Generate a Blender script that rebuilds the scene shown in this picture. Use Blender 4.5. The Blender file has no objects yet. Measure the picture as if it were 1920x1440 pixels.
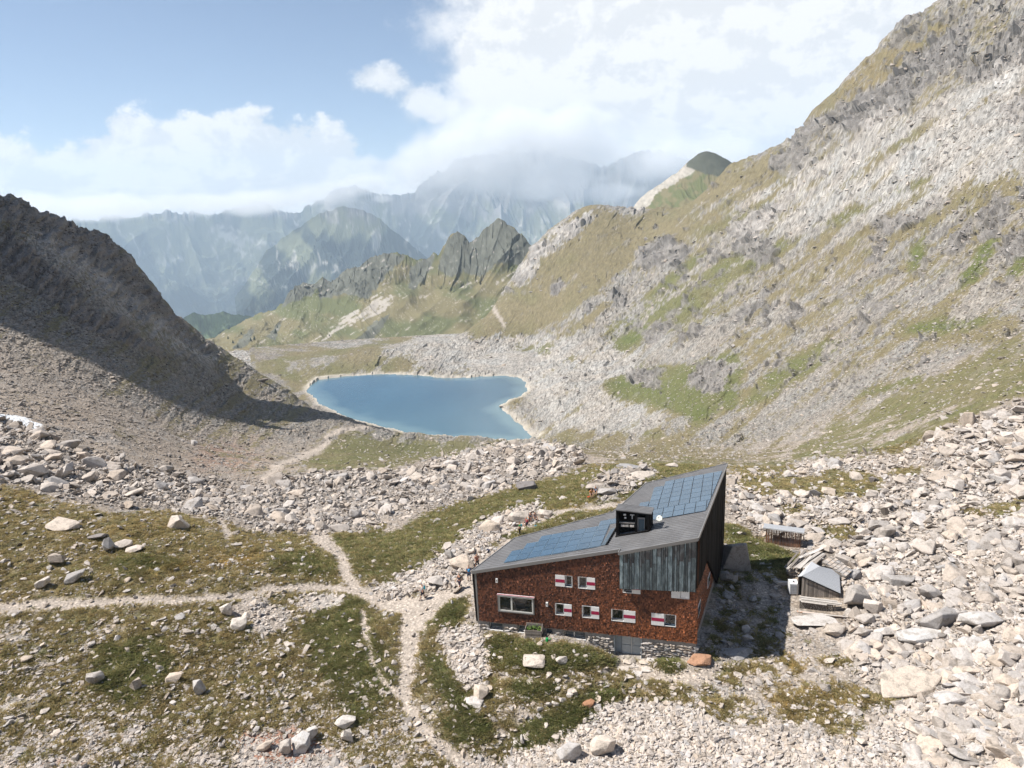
import bpy, bmesh, math, random
import numpy as np
from mathutils import Vector, Matrix

random.seed(7); RNG = np.random.default_rng(11)
SC = bpy.context.scene
COL = SC.collection

# ------------------------------------------------------------------ camera, world, sun, exposure
F_PX = 1350.0; PITCH = math.radians(13.0); ROLL = math.radians(2.0); CAM = np.array([0.0, 0.0, 36.0])
_F = np.array([0, math.cos(PITCH), -math.sin(PITCH)]); _U0 = np.array([0, math.sin(PITCH), math.cos(PITCH)]); _R0 = np.array([1.0, 0, 0])
_R = _R0*math.cos(ROLL)-_U0*math.sin(ROLL); _U = _U0*math.cos(ROLL)+_R0*math.sin(ROLL)
cam_d = bpy.data.cameras.new('camera'); cam = bpy.data.objects.new('camera', cam_d); COL.objects.link(cam)
cam_d.sensor_width = 36; cam_d.lens = F_PX/1920*36; cam_d.clip_start = 0.5; cam_d.clip_end = 60000
M3 = Matrix(((_R[0], _U[0], -_F[0]), (_R[1], _U[1], -_F[1]), (_R[2], _U[2], -_F[2])))
cam.matrix_world = Matrix.Translation(Vector(CAM)) @ M3.to_4x4()
SC.camera = cam

SUN_EL = math.radians(56)
sun_d = bpy.data.lights.new('sun', 'SUN'); sun = bpy.data.objects.new('sun', sun_d); COL.objects.link(sun)
sun_d.energy = 4.9; sun_d.angle = math.radians(0.55); sun_d.color = (1.0, 0.95, 0.88)
_sd = Vector((math.cos(SUN_EL)*math.cos(math.radians(2.2)), math.cos(SUN_EL)*math.sin(math.radians(2.2)), -math.sin(SUN_EL)))
sun.rotation_euler = _sd.to_track_quat('-Z', 'Y').to_euler()

def NN(nt, typ, **kw):
    n = nt.nodes.new(typ)
    for k, v in kw.items():
        if k == 'ins':
            for i, val in v.items():
                if hasattr(val, 'is_linked'): nt.links.new(val, n.inputs[i])
                else: n.inputs[i].default_value = val
        else: setattr(n, k, v)
    return n
def MATH(nt, op, a, b=0.0, c=0.0, clamp=False):
    n = NN(nt, 'ShaderNodeMath', operation=op, use_clamp=clamp, ins={0: a, 1: b, 2: c}); return n.outputs[0]
def VM(nt, op, a, b=None, s=None):
    n = nt.nodes.new('ShaderNodeVectorMath'); n.operation = op
    for i, v in ((0, a), (1, b)):
        if v is None: continue
        if hasattr(v, 'is_linked'): nt.links.new(v, n.inputs[i])
        else: n.inputs[i].default_value = v
    if s is not None:
        if hasattr(s, 'is_linked'): nt.links.new(s, n.inputs[3])
        else: n.inputs[3].default_value = s
    return n
def SSTEP(nt, x, lo, hi, tlo=0.0, thi=1.0):
    n = NN(nt, 'ShaderNodeMapRange', interpolation_type='SMOOTHSTEP', ins={0: x, 1: lo, 2: hi, 3: tlo, 4: thi}); return n.outputs[0]
def MIXC(nt, f, a, b):
    n = nt.nodes.new('ShaderNodeMix'); n.data_type = 'RGBA'
    for i, v in ((0, f), (6, a), (7, b)):
        if hasattr(v, 'is_linked'): nt.links.new(v, n.inputs[i])
        else: n.inputs[i].default_value = v if i == 0 or len(v) == 4 else (*v, 1)
    return n.outputs[2]

def px_dir(x, y):
    d = _R*((x-960)/F_PX)-_U*((y-720)/F_PX)+_F
    return d/np.linalg.norm(d)
def world_to_px(X, Y, Z):
    vx, vy, vz = X-CAM[0], Y-CAM[1], Z-CAM[2]
    a = vx*_R[0]+vy*_R[1]+vz*_R[2]; b = vx*_U[0]+vy*_U[1]+vz*_U[2]; c = vx*_F[0]+vy*_F[1]+vz*_F[2]
    c = np.where(c > 1e-3, c, 1e-3)
    return 960+F_PX*a/c, 720-F_PX*b/c

world = bpy.data.worlds.new('World'); SC.world = world; world.use_nodes = True
def build_world():
    nt = world.node_tree; nt.nodes.clear()
    sky = NN(nt, 'ShaderNodeTexSky'); sky.sky_type = 'NISHITA'; sky.sun_disc = False
    sky.sun_elevation = SUN_EL; sky.sun_rotation = math.radians(-90+2); sky.altitude = 2500; sky.air_density = 1.0; sky.dust_density = 1.2; sky.ozone_density = 1.5
    hs = NN(nt, 'ShaderNodeHueSaturation', ins={'Saturation': 0.95, 'Value': 1.0, 'Color': sky.outputs[0]})
    geo = NN(nt, 'ShaderNodeTexCoord')
    d = VM(nt, 'NORMALIZE', geo.outputs['Generated']).outputs[0]
    # fractal noise sampled on the direction sphere
    def noise(scale, detail, off=(0, 0, 0), rough=0.55, dist=0.0):
        v = VM(nt, 'ADD', d, off).outputs[0]
        v2 = VM(nt, 'MULTIPLY', v, (1, 1, 1.35)).outputs[0]
        n = NN(nt, 'ShaderNodeTexNoise', ins={'Vector': v2, 'Scale': scale, 'Detail': detail, 'Roughness': rough, 'Distortion': dist}); return n.outputs[0]
    nb = noise(5.0, 12, rough=0.60, dist=0.1); nf = noise(24.0, 8, (3, 1, 2), rough=0.62); nbig = noise(2.2, 3, (7, 2, 1))
    def blob(px, py, wx, wy, pw=1.0):
        c = px_dir(px, py); cr = np.cross(c, [0, 0, 1]); cr /= np.linalg.norm(cr); up = np.cross(cr, c)
        a = MATH(nt, 'DIVIDE', VM(nt, 'DOT_PRODUCT', d, tuple(cr)).outputs['Value'], wx/F_PX)
        b = MATH(nt, 'DIVIDE', VM(nt, 'DOT_PRODUCT', d, tuple(up)).outputs['Value'], wy/F_PX)
        s = MATH(nt, 'SQRT', MATH(nt, 'ADD', MATH(nt, 'MULTIPLY', a, a), MATH(nt, 'MULTIPLY', b, b)))
        f = VM(nt, 'DOT_PRODUCT', d, tuple(c)).outputs['Value']
        s = MATH(nt, 'ADD', s, MATH(nt, 'MULTIPLY', MATH(nt, 'LESS_THAN', f, 0.2), 9.0))
        return MATH(nt, 'SUBTRACT', 1.0, s)
    def smax(lst):
        o = lst[0]
        for x in lst[1:]: o = MATH(nt, 'SMOOTH_MAX', o, x, 0.35)
        return o
    bank = smax([blob(*b) for b in ((60, 395, 220, 110), (265, 300, 120, 105), (225, 360, 200, 110), (400, 310, 140, 105), (560, 330, 130, 95), (620, 300, 75, 75), (500, 390, 330, 100), (720, 370, 170, 90),
                                    (200, 460, 320, 150), (-160, 380, 260, 150))])
    big = smax([blob(*b) for b in ((1180, 130, 330, 200), (1420, 180, 460, 330), (985, 240, 170, 100), (930, 110, 80, 90), (1050, 320, 260, 120), (1250, 330, 300, 150), (1650, 90, 420, 340), (860, 330, 160, 90),
                                   (1000, 60, 110, 80), (1250, -80, 330, 200), (1960, 60, 500, 420), (1600, -250, 700, 320))])
    small = smax([blob(*b) for b in ((725, 150, 62, 34), (790, 190, 52, 46), (818, 215, 30, 26))])
    e1 = MATH(nt, 'MULTIPLY', MATH(nt, 'SUBTRACT', nb, 0.5), 1.7); e2 = MATH(nt, 'MULTIPLY', MATH(nt, 'SUBTRACT', nf, 0.5), 0.9)
    edge = MATH(nt, 'ADD', e1, e2)
    f1 = SSTEP(nt, MATH(nt, 'ADD', bank, edge), 0.06, 0.26)
    f2 = SSTEP(nt, MATH(nt, 'ADD', big, MATH(nt, 'MULTIPLY', edge, 0.34)), 0.02, 0.26)
    f3 = SSTEP(nt, MATH(nt, 'ADD', small, MATH(nt, 'ADD', MATH(nt, 'MULTIPLY', e1, 1.0), MATH(nt, 'MULTIPLY', e2, 1.6))), 0.12, 0.62, 0, 0.9)
    # wisps high up elsewhere in the sky
    sep = NN(nt, 'ShaderNodeSeparateXYZ', ins={0: d})
    hor = SSTEP(nt, sep.outputs[2], -0.02, 0.12, 1.0, 0.0)
    lowc = MATH(nt, 'MULTIPLY', hor, SSTEP(nt, nbig, 0.35, 0.6, 0.25, 0.75))
    cov = MATH(nt, 'MAXIMUM', MATH(nt, 'MAXIMUM', MATH(nt, 'MAXIMUM', f1, f2), f3), lowc, clamp=True)
    # cloud tone: bright sunlit billows with greyer folds
    # relief: the same noise a little towards the sun, so the side facing it is brighter
    def noise_s(scale, detail, rough, dist):
        v = VM(nt, 'MULTIPLY', VM(nt, 'ADD', d, (-0.010, 0, 0.014)).outputs[0], (1, 1, 1.35)).outputs[0]
        return NN(nt, 'ShaderNodeTexNoise', ins={'Vector': v, 'Scale': scale, 'Detail': detail, 'Roughness': rough, 'Distortion': dist}).outputs[0]
    rel = MATH(nt, 'SUBTRACT', nb, noise_s(5.0, 12, 0.60, 0.1))
    rel2 = MATH(nt, 'SUBTRACT', nf, noise_s(24.0, 8, 0.62, 0.0))
    reln = SSTEP(nt, MATH(nt, 'ADD', rel, MATH(nt, 'MULTIPLY', rel2, 0.35)), -0.055, 0.05, 0.0, 1.0)
    relmix = MATH(nt, 'ADD', MATH(nt, 'MULTIPLY', reln, 0.65), MATH(nt, 'MULTIPLY', nbig, 0.5))
    thick = SSTEP(nt, big, 0.25, 0.9, 0.0, 0.12)
    tone = MATH(nt, 'SUBTRACT', MATH(nt, 'ADD', MATH(nt, 'ADD', 0.24, MATH(nt, 'MULTIPLY', f2, 0.17)), MATH(nt, 'MULTIPLY', relmix, 0.85)), thick, clamp=True)
    ccol = MIXC(nt, tone, (0.63, 0.655, 0.69), (1.0, 0.985, 0.97))
    cb = NN(nt, 'ShaderNodeBackground', ins={'Color': ccol, 'Strength': 0.67})
    sb = NN(nt, 'ShaderNodeBackground', ins={'Color': hs.outputs[0], 'Strength': 0.075})
    mx = NN(nt, 'ShaderNodeMixShader', ins={0: cov, 1: sb.outputs[0], 2: cb.outputs[0]})
    out = NN(nt, 'ShaderNodeOutputWorld', ins={0: mx.outputs[0]})
build_world()
world.cycles.sampling_method = 'MANUAL'; world.cycles.sample_map_resolution = 512

SC.view_settings.view_transform = 'Standard'; SC.view_settings.look = 'None'; SC.view_settings.gamma = 1.0
SC.view_settings.use_curve_mapping = False; SC.view_settings.exposure = 0.67
SC.render.engine = 'CYCLES'
SC.cycles.use_denoising = True; SC.cycles.max_bounces = 6; SC.cycles.diffuse_bounces = 2; SC.cycles.glossy_bounces = 2; SC.cycles.transmission_bounces = 3
SC.cycles.volume_bounces = 3; SC.cycles.transparent_max_bounces = 8; SC.cycles.use_adaptive_sampling = True; SC.cycles.adaptive_threshold = 0.02
SC.cycles.caustics_reflective = False; SC.cycles.caustics_refractive = False

# ------------------------------------------------------------------ generic helpers
def link(o, parent=None):
    COL.objects.link(o)
    if parent is not None: o.parent = parent
    return o
def tag(o, label=None, cat=None, group=None, kind=None):
    for k, v in (('label', label), ('category', cat), ('group', group), ('kind', kind)):
        if v: o[k] = v
    return o
def empty(name, loc, label=None, cat=None, group=None):
    o = bpy.data.objects.new(name, None); COL.objects.link(o); o.location = loc; o.empty_display_size = 0.3
    return tag(o, label, cat, group)

# numpy noise
def _h(ix, iy, s):
    n = (ix.astype(np.int64)*374761393+iy.astype(np.int64)*668265263+s*1442695041) & 0xffffffff
    n = ((n ^ (n >> 13))*1274126177) & 0xffffffff
    return ((n ^ (n >> 16)) & 0xffff)/65535.0
def vnoise(x, y, s=0):
    xi = np.floor(x); yi = np.floor(y); fx = x-xi; fy = y-yi
    fx = fx*fx*fx*(fx*(fx*6-15)+10); fy = fy*fy*fy*(fy*(fy*6-15)+10)
    a = _h(xi, yi, s); b = _h(xi+1, yi, s); c = _h(xi, yi+1, s); d = _h(xi+1, yi+1, s)
    return (a+(b-a)*fx)*(1-fy)+(c+(d-c)*fx)*fy
def fbm(x, y, o=4, s=0, g=0.5):
    t = 0; a = 1; n = 0
    for i in range(o):
        t = t+a*vnoise(x*0.8+y*0.6, y*0.8-x*0.6, s+i*17); n += a; a *= g; x = x*2.03+3.1; y = y*2.03+1.7
    return t/n
def ridged(x, y, o=4, s=0, g=0.5):
    t = 0; a = 1; n = 0
    for i in range(o):
        v = 1-np.abs(vnoise(x*0.8+y*0.6, y*0.8-x*0.6, s+i*23)*2-1); t = t+a*v*v; n += a; a *= g; x = x*2.1+1.3; y = y*2.1+5.9
    return t/n
def blocks(x, y, s=0, tilt=1.0):
    """angular cell relief: every cell is a plane leaning its own way, with steps between neighbours"""
    xi = np.floor(x); yi = np.floor(y); best = np.full(np.shape(x), 9e9); out = np.zeros(np.shape(x))
    for dx in (-1, 0, 1):
        for dy in (-1, 0, 1):
            cx = xi+dx; cy = yi+dy; px_ = cx+_h(cx, cy, s); py_ = cy+_h(cx, cy, s+1); d = (x-px_)**2+(y-py_)**2
            h = _h(cx, cy, s+2)+((x-px_)*(_h(cx, cy, s+3)-.5)+(y-py_)*(_h(cx, cy, s+4)-.5))*tilt; m = d < best; best = np.where(m, d, best); out = np.where(m, h, out)
    return out
def sst(x, a, b):
    t = np.clip((x-a)/(b-a), 0, 1); return t*t*(3-2*t)
def np_mesh(name, V, Fq, smooth=False):
    me = bpy.data.meshes.new(name); me.vertices.add(len(V)); me.vertices.foreach_set('co', np.asarray(V, np.float32).ravel())
    k = Fq.shape[1]; me.loops.add(Fq.size); me.loops.foreach_set('vertex_index', Fq.astype(np.int32).ravel())
    me.polygons.add(len(Fq)); me.polygons.foreach_set('loop_start', np.arange(0, Fq.size, k, dtype=np.int32))
    try: me.polygons.foreach_set('loop_total', np.full(len(Fq), k, dtype=np.int32))
    except Exception: pass
    me.update(calc_edges=True)
    me.polygons.foreach_set('use_smooth', np.full(len(Fq), smooth)); return me
def set_col(me, name, rgb):
    a = me.color_attributes.new(name, 'FLOAT_COLOR', 'POINT'); c = np.ones((len(rgb), 4), np.float32); c[:, :3] = rgb; a.data.foreach_set('color', c.ravel())
def set_f(me, name, v):
    a = me.attributes.new(name, 'FLOAT', 'POINT'); a.data.foreach_set('value', np.asarray(v, np.float32).ravel())
# ------------------------------------------------------------------ terrain shape: control points read as (pixel x, pixel y, horizontal metres)
def ctrl(px, py, r):
    d = px_dir(px, py); h = math.hypot(d[0], d[1]); return math.atan2(d[0], d[1]), math.log(r), (36+d[2]/h*r)/r
def ctrl_z(px, py, z):
    d = px_dir(px, py); t = (z-36)/d[2]; r = math.hypot(d[0], d[1])*t; return math.atan2(d[0], d[1]), math.log(r), z/r
ZL = 36+500/math.hypot(*px_dir(1000, 826)[:2])*px_dir(1000, 826)[2]      # lake level, near shore about 500 m off
CZ = [(0,1440,-1),(300,1440,-2),(650,1440,-2.5),(960,1440,-2.2),(1300,1440,-1),(1600,1440,0),(1920,1440,1.5),(-400,1440,0),(2320,1440,3),
 (0,1250,.5),(350,1250,-.5),(650,1250,-1.2),(800,1250,-.9),(-400,1250,2),(1450,1330,-.3),(1700,1300,.6),(1920,1250,3),
 (900,1180,.7),(980,1189,.75),(1100,1204,.6),(1152,1233,-.4),(1205,1237,-.4),(1250,1234,-.1),(1308,1231,.3),(1324,1168,.3),(1000,1245,.5),(1000,1330,-.8),(850,1300,-.9),(1150,1290,-.6),
 (1380,1210,0),(1468,1229,0),(1480,1062,0),(1440,1120,0),(1385,1070,0),(1500,1120,0),(1570,1126,0),(1600,1200,.3),(1750,1180,1.3),(1920,1130,3.5),
 (880,1075,1.0),(790,1125,.2),(700,1120,-.6),(600,1150,-1),(400,1125,.5),(150,1130,1.5),(0,1137,2),(-300,1137,4),
 (1500,1020,0),(1440,1010,0),(1600,1060,.6),(1750,1000,1.5),(1920,1000,4.5),(1400,960,-.3),
 (1000,985,0),(900,1010,-.2),(700,1020,-2),(600,1010,-2),(1100,930,0),(1180,905,.5),(450,990,-.5),(250,985,2.5),(60,960,4),(0,915,5.5),(-300,900,8),(150,945,3.2),(330,965,1)]
# points under the hut and its neighbours (x, y, z)
CP = [(-.2,62.6,1.1),(5,63,1.0),(10,64.4,.9),(13.4,69.3,.6),(21.4,69.1,.5),(5,58,.9),(12,58,.4),(17,64,.4),(30,65,.3),(29,74,.1)]
CR = [(0,870,118),(0,800,150),(0,700,190),(0,600,240),(0,500,290),(0,430,310),(0,363,335),(-400,700,170),(-400,500,250),(-400,250,350),(-400,870,112),
 (200,920,112),(200,860,135),(200,780,175),(200,690,230),(200,600,290),(200,520,355),(200,442,420),
 (100,405,375),(100,560,280),(260,508,480),(300,560,510),(330,600,545),(400,655,600),(400,700,480),(400,760,340),(400,820,205),(400,880,150),(400,930,118),
 (490,718,640),(490,760,430),(500,800,300),(500,850,185),(500,920,122),(500,975,98),
 (560,745,560),(600,775,410),(620,830,215),(600,880,145),(620,940,112),(650,783,480),(690,800,470),(700,830,250),(750,815,490),(760,840,250),(800,860,180),(750,900,122),(800,950,102),
 (860,838,270),(900,832,350),(900,850,180),(900,880,135),(960,850,150),(1000,838,175),(1060,846,160),(1000,890,120),(1090,860,150),(1080,890,118),(1100,845,230),(1100,836,330),(1120,820,430),
 (1010,834,400),
 (1200,862,150),(1200,848,230),(1200,820,360),(1200,760,480),(1200,700,570),(1200,640,690),(1200,560,830),(1200,480,960),(1200,420,1060),
 (1100,760,520),(1050,720,600),(1000,705,700),(1100,700,640),(1100,640,760),(1100,560,880),(1100,480,1000),(1100,400,1110),(1000,650,860),(1000,600,920),(1000,540,1000),
 (1060,418,1110),(1120,388,1130),(1000,474,1080),(960,540,1040),(900,600,1000),
 (1300,880,125),(1300,850,200),(1300,820,290),(1300,740,410),(1300,640,560),(1300,560,680),(1300,480,800),(1300,400,920),(1320,360,1010),
 (1400,900,110),(1400,860,160),(1400,800,290),(1400,700,420),(1400,600,540),(1400,500,650),(1400,400,760),(1400,330,860),
 (1500,930,100),(1500,880,128),(1500,840,175),(1500,780,270),(1500,700,360),(1500,600,470),(1500,500,570),(1500,400,660),(1500,300,750),
 (1600,920,104),(1600,860,130),(1600,800,190),(1600,720,290),(1600,620,390),(1600,500,500),(1600,400,580),(1600,300,650),(1600,200,720),
 (1700,900,106),(1700,850,125),(1700,780,170),(1700,720,225),(1700,650,300),(1700,560,390),(1700,450,470),(1700,300,570),(1700,150,680),
 (1800,880,108),(1800,800,130),(1800,740,165),(1800,680,220),(1800,600,310),(1800,450,420),(1800,300,510),(1800,100,650),
 (1920,900,106),(1920,800,124),(1920,740,142),(1920,690,170),(1920,620,240),(1920,480,350),(1920,350,430),(1920,200,530),(1920,60,640),(1920,-60,740),
 (2320,900,98),(2320,700,130),(2320,500,230),(2320,200,420),(2320,-150,600)]
SKY1 = [(2320,-330,760),(2000,-160,790),(1850,-60,800),(1765,0,810),(1700,42,830),(1640,95,850),(1600,140,870),(1545,190,890),(1500,240,900),(1450,275,930),(1400,300,960),(1375,305,1000)]
SKY2 = [(480,690,850),(560,688,860),(640,672,880),(700,656,900),(760,648,920),(830,640,940)]
SKY3 = [(-400, 215, 335), (-150, 305, 335), (0, 361, 335), (60, 382, 355), (130, 410, 385), (200, 436, 420), (240, 470, 445), (262, 505, 480), (300, 560, 515), (335, 598, 545), (380, 632, 580), (430, 672, 612), (472, 702, 630)]
for x, y, r in SKY1+SKY2: CR.append((x, y, r))
C3 = [ctrl(*c) for c in CR]+[ctrl_z(*c) for c in CZ]+[(math.atan2(x, y), math.log(math.hypot(x, y)), z/math.hypot(x, y)) for x, y, z in CP]
# lake surroundings and the ground behind the crests (azimuth deg, radius, z)
shore_px = [(583,722),(600,712),(640,706),(690,702),(740,701),(790,704),(830,708),(880,709),(900,706),(950,704),(975,708),(988,720),(987,735),(975,745),(955,750),(942,757),
            (940,768),(955,780),(975,795),(995,812),(1005,821),(1000,826),(940,825),(860,824),(815,821),(770,812),(700,795),(640,778),(600,755),(578,735)]
def px_on_z(x, y, z):
    d = px_dir(x, y); t = (z-36)/d[2]; return CAM+d*t
SHORE = np.array([px_on_z(x, y, ZL)[:2] for x, y in shore_px])
for x, y in shore_px[:20]: C3.append(ctrl_z(x, y, ZL+0.5))
for x, y in ((700, 740), (800, 740), (900, 740), (850, 790), (930, 800), (720, 770)): C3.append(ctrl_z(x, y, ZL-2))
for a, r, z in ((-35, 480, -20), (-30, 580, -60), (-25, 720, -130), (-20, 740, -150), (-16, 670, -135), (-38, 700, -100), (-28, 700, -190), (-22, 800, -190), (-50, 600, 0),
                (-17, 1000, -190), (-10, 1080, -200), (-4, 1150, -190), (-14, 560, -125), (-11, 535, -123), (18, 1100, 60), (24, 1100, 80), (30, 1000, 100), (38, 950, 150)):
    C3.append((math.radians(a), math.log(r), z/r))
for a in (-75, -60): C3 += [(math.radians(a), math.log(30), 0.0), (math.radians(a), math.log(100), .08), (math.radians(a), math.log(400), .25)]
for a in (60, 75): C3 += [(math.radians(a), math.log(30), 0.0), (math.radians(a), math.log(100), .10), (math.radians(a), math.log(500), .3)]
for a in range(-75, 76, 25): C3 += [(math.radians(a), math.log(20), -.05), (math.radians(a), math.log(8), -.12)]
C3 = np.array(C3)
KAZ = 2.2
def rbf_fit():
    P = np.c_[C3[:, 0]*KAZ, C3[:, 1]]; n = len(P)
    D = np.hypot(P[:, None, 0]-P[None, :, 0], P[:, None, 1]-P[None, :, 1])
    K = np.where(D > 0, D*D*np.log(D+1e-9), 0)+np.eye(n)*2e-4
    A = np.zeros((n+3, n+3)); A[:n, :n] = K; A[:n, n] = 1; A[:n, n+1:] = P; A[n, :n] = 1; A[n+1:, :n] = P.T
    b = np.zeros(n+3); b[:n] = C3[:, 2]; return P, np.linalg.solve(A, b)
RP, RW = rbf_fit()
def rbf_eval(az, lr):
    out = np.zeros(az.size); a = az.ravel()*KAZ; l = lr.ravel(); n = len(RP)
    for i in range(0, a.size, 20000):
        D2 = (a[i:i+20000, None]-RP[None, :, 0])**2+(l[i:i+20000, None]-RP[None, :, 1])**2
        out[i:i+20000] = (0.5*D2*np.log(D2+1e-18))@RW[:n]+RW[n]+RW[n+1]*a[i:i+20000]+RW[n+2]*l[i:i+20000]
    return out.reshape(az.shape)

AZ = np.concatenate([np.radians(np.linspace(-180, -43, 20)), np.radians(np.linspace(-42, 42, 950)), np.radians(np.linspace(43, 180, 20))])
LR = np.log(np.concatenate([[1.5, 3, 5, 8, 11, 14, 17, 20, 23, 26, 29, 32], 1/np.linspace(1/34, 1/150, 370), np.exp(np.linspace(math.log(150.6), math.log(1400), 540))]))
NA, NR = len(AZ), len(LR)
# radial crest lines: silhouettes of the right ridge and of the rim behind the lake
def crest(lst):
    t = sorted([ctrl(*c) for c in lst]); t = np.array(t); return t
def build_height():
    azc = np.clip(np.linspace(-1.3, 1.3, 261), -1.3, 1.3)
    G = rbf_eval(*[m for m in np.meshgrid(azc, LR, indexing='ij')])
    aa = np.clip(AZ, -1.29, 1.29); k = (aa-azc[0])/(azc[1]-azc[0]); i = np.clip(k.astype(int), 0, 259); f = (k-i)[:, None]
    # Catmull-Rom along azimuth for a smooth sheet
    im = np.clip(i-1, 0, 260); ip = i+1; ipp = np.clip(i+2, 0, 260)
    q = 0.5*((2*G[i])+(-G[im]+G[ip])*f+(2*G[im]-5*G[i]+4*G[ip]-G[ipp])*f**2+(-G[im]+3*G[i]-3*G[ip]+G[ipp])*f**3)
    for lst in (SKY1, SKY2, SKY3):
        c = crest(lst); sel = (AZ >= c[0, 0]) & (AZ <= c[-1, 0])
        lrs = np.interp(AZ, c[:, 0], c[:, 1]); qs = np.interp(AZ, c[:, 0], c[:, 2])
        jitter = (fbm(AZ*60, AZ*0, 5, 5)-.5)*0.012*(1 if lst is not SKY2 else .35)
        for n in np.nonzero(sel)[0]:
            q0 = np.interp(lrs[n], LR, q[n]); dd = qs[n]-q0+jitter[n]
            q[n] += dd*np.exp(-((LR-lrs[n])/.10)**2)
            far = LR > lrs[n]; q[n][far] = np.minimum(q[n][far], (qs[n]+jitter[n])-(LR[far]-lrs[n])*0.55)
    # elsewhere the sheet ends in a fall to the valley
    q -= 0.9*np.clip(LR-math.log(1150), 0, None)[None, :]*((AZ < .2)[:, None])
    return q*np.exp(LR)[None, :]
Z0 = build_height()
RR = np.exp(LR)[None, :]; XX = np.sin(AZ)[:, None]*RR; YY = np.cos(AZ)[:, None]*RR
PX, PY = world_to_px(XX, YY, Z0)

# ------------------------------------------------------------------ ground cover zones, traced over the place
GS = 4; GX0, GY0, GW, GH = -400, -200, 680, 475
CH = {k: np.zeros((GH, GW), np.float32) for k in ('grass', 'green', 'stone', 'big', 'rock', 'path', 'red', 'ochre', 'dark', 'pale', 'snow', 'fine', 'mid')}
gx = (np.arange(GW)+.5)*GS+GX0; gy = (np.arange(GH)+.5)*GS+GY0
def _blur(m, r):
    for _ in range(2):
        for ax in (0, 1):
            c = np.cumsum(np.insert(m, 0, 0, axis=ax), axis=ax); n = m.shape[ax]
            lo = np.clip(np.arange(n)-r, 0, n); hi = np.clip(np.arange(n)+r+1, 0, n)
            m = (np.take(c, hi, ax)-np.take(c, lo, ax))/(2*r+1)
    return m
def paint(ch, poly, val=1.0, feather=12, add=False):
    m = np.zeros((GH, GW), np.float32); P = np.array(poly, float); n = len(P)
    inside = np.zeros((GH, GW), bool)
    for i in range(n):
        x1, y1 = P[i]; x2, y2 = P[(i+1) % n]
        if y1 == y2: continue
        c = ((gy > min(y1, y2)) & (gy <= max(y1, y2))); xi = x1+(gy-y1)*(x2-x1)/(y2-y1)
        inside ^= (c[:, None] & (gx[None, :] < xi[:, None]))
    m[inside] = 1
    r = max(1, int(round(feather/GS/1.5))); m = _blur(m, r)
    for c in ch.split():
        CH[c] = CH[c]*(1-m)+val*m
def stroke(ch, pts, w, val=1.0, feather=3):
    P = np.array(pts, float); d = np.full((GH, GW), 1e9)
    wv = np.array(w if isinstance(w, (list, tuple)) else [w]*len(P), float); best = np.full((GH, GW), 1e9)
    X, Y = np.meshgrid(gx, gy)
    for i in range(len(P)-1):
        a, b = P[i], P[i+1]; L2 = ((b-a)**2).sum(); t = np.clip(((X-a[0])*(b[0]-a[0])+(Y-a[1])*(b[1]-a[1]))/L2, 0, 1)
        dd = np.hypot(X-a[0]-t*(b[0]-a[0]), Y-a[1]-t*(b[1]-a[1]))-(wv[i]+(wv[i+1]-wv[i])*t)
        best = np.minimum(best, dd)
    m = 1-np.clip(best/feather, 0, 1); CH[ch] = CH[ch]*(1-m)+val*m
def box(x0, y0, x1, y1): return [(x0, y0), (x1, y0), (x1, y1), (x0, y1)]
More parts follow.
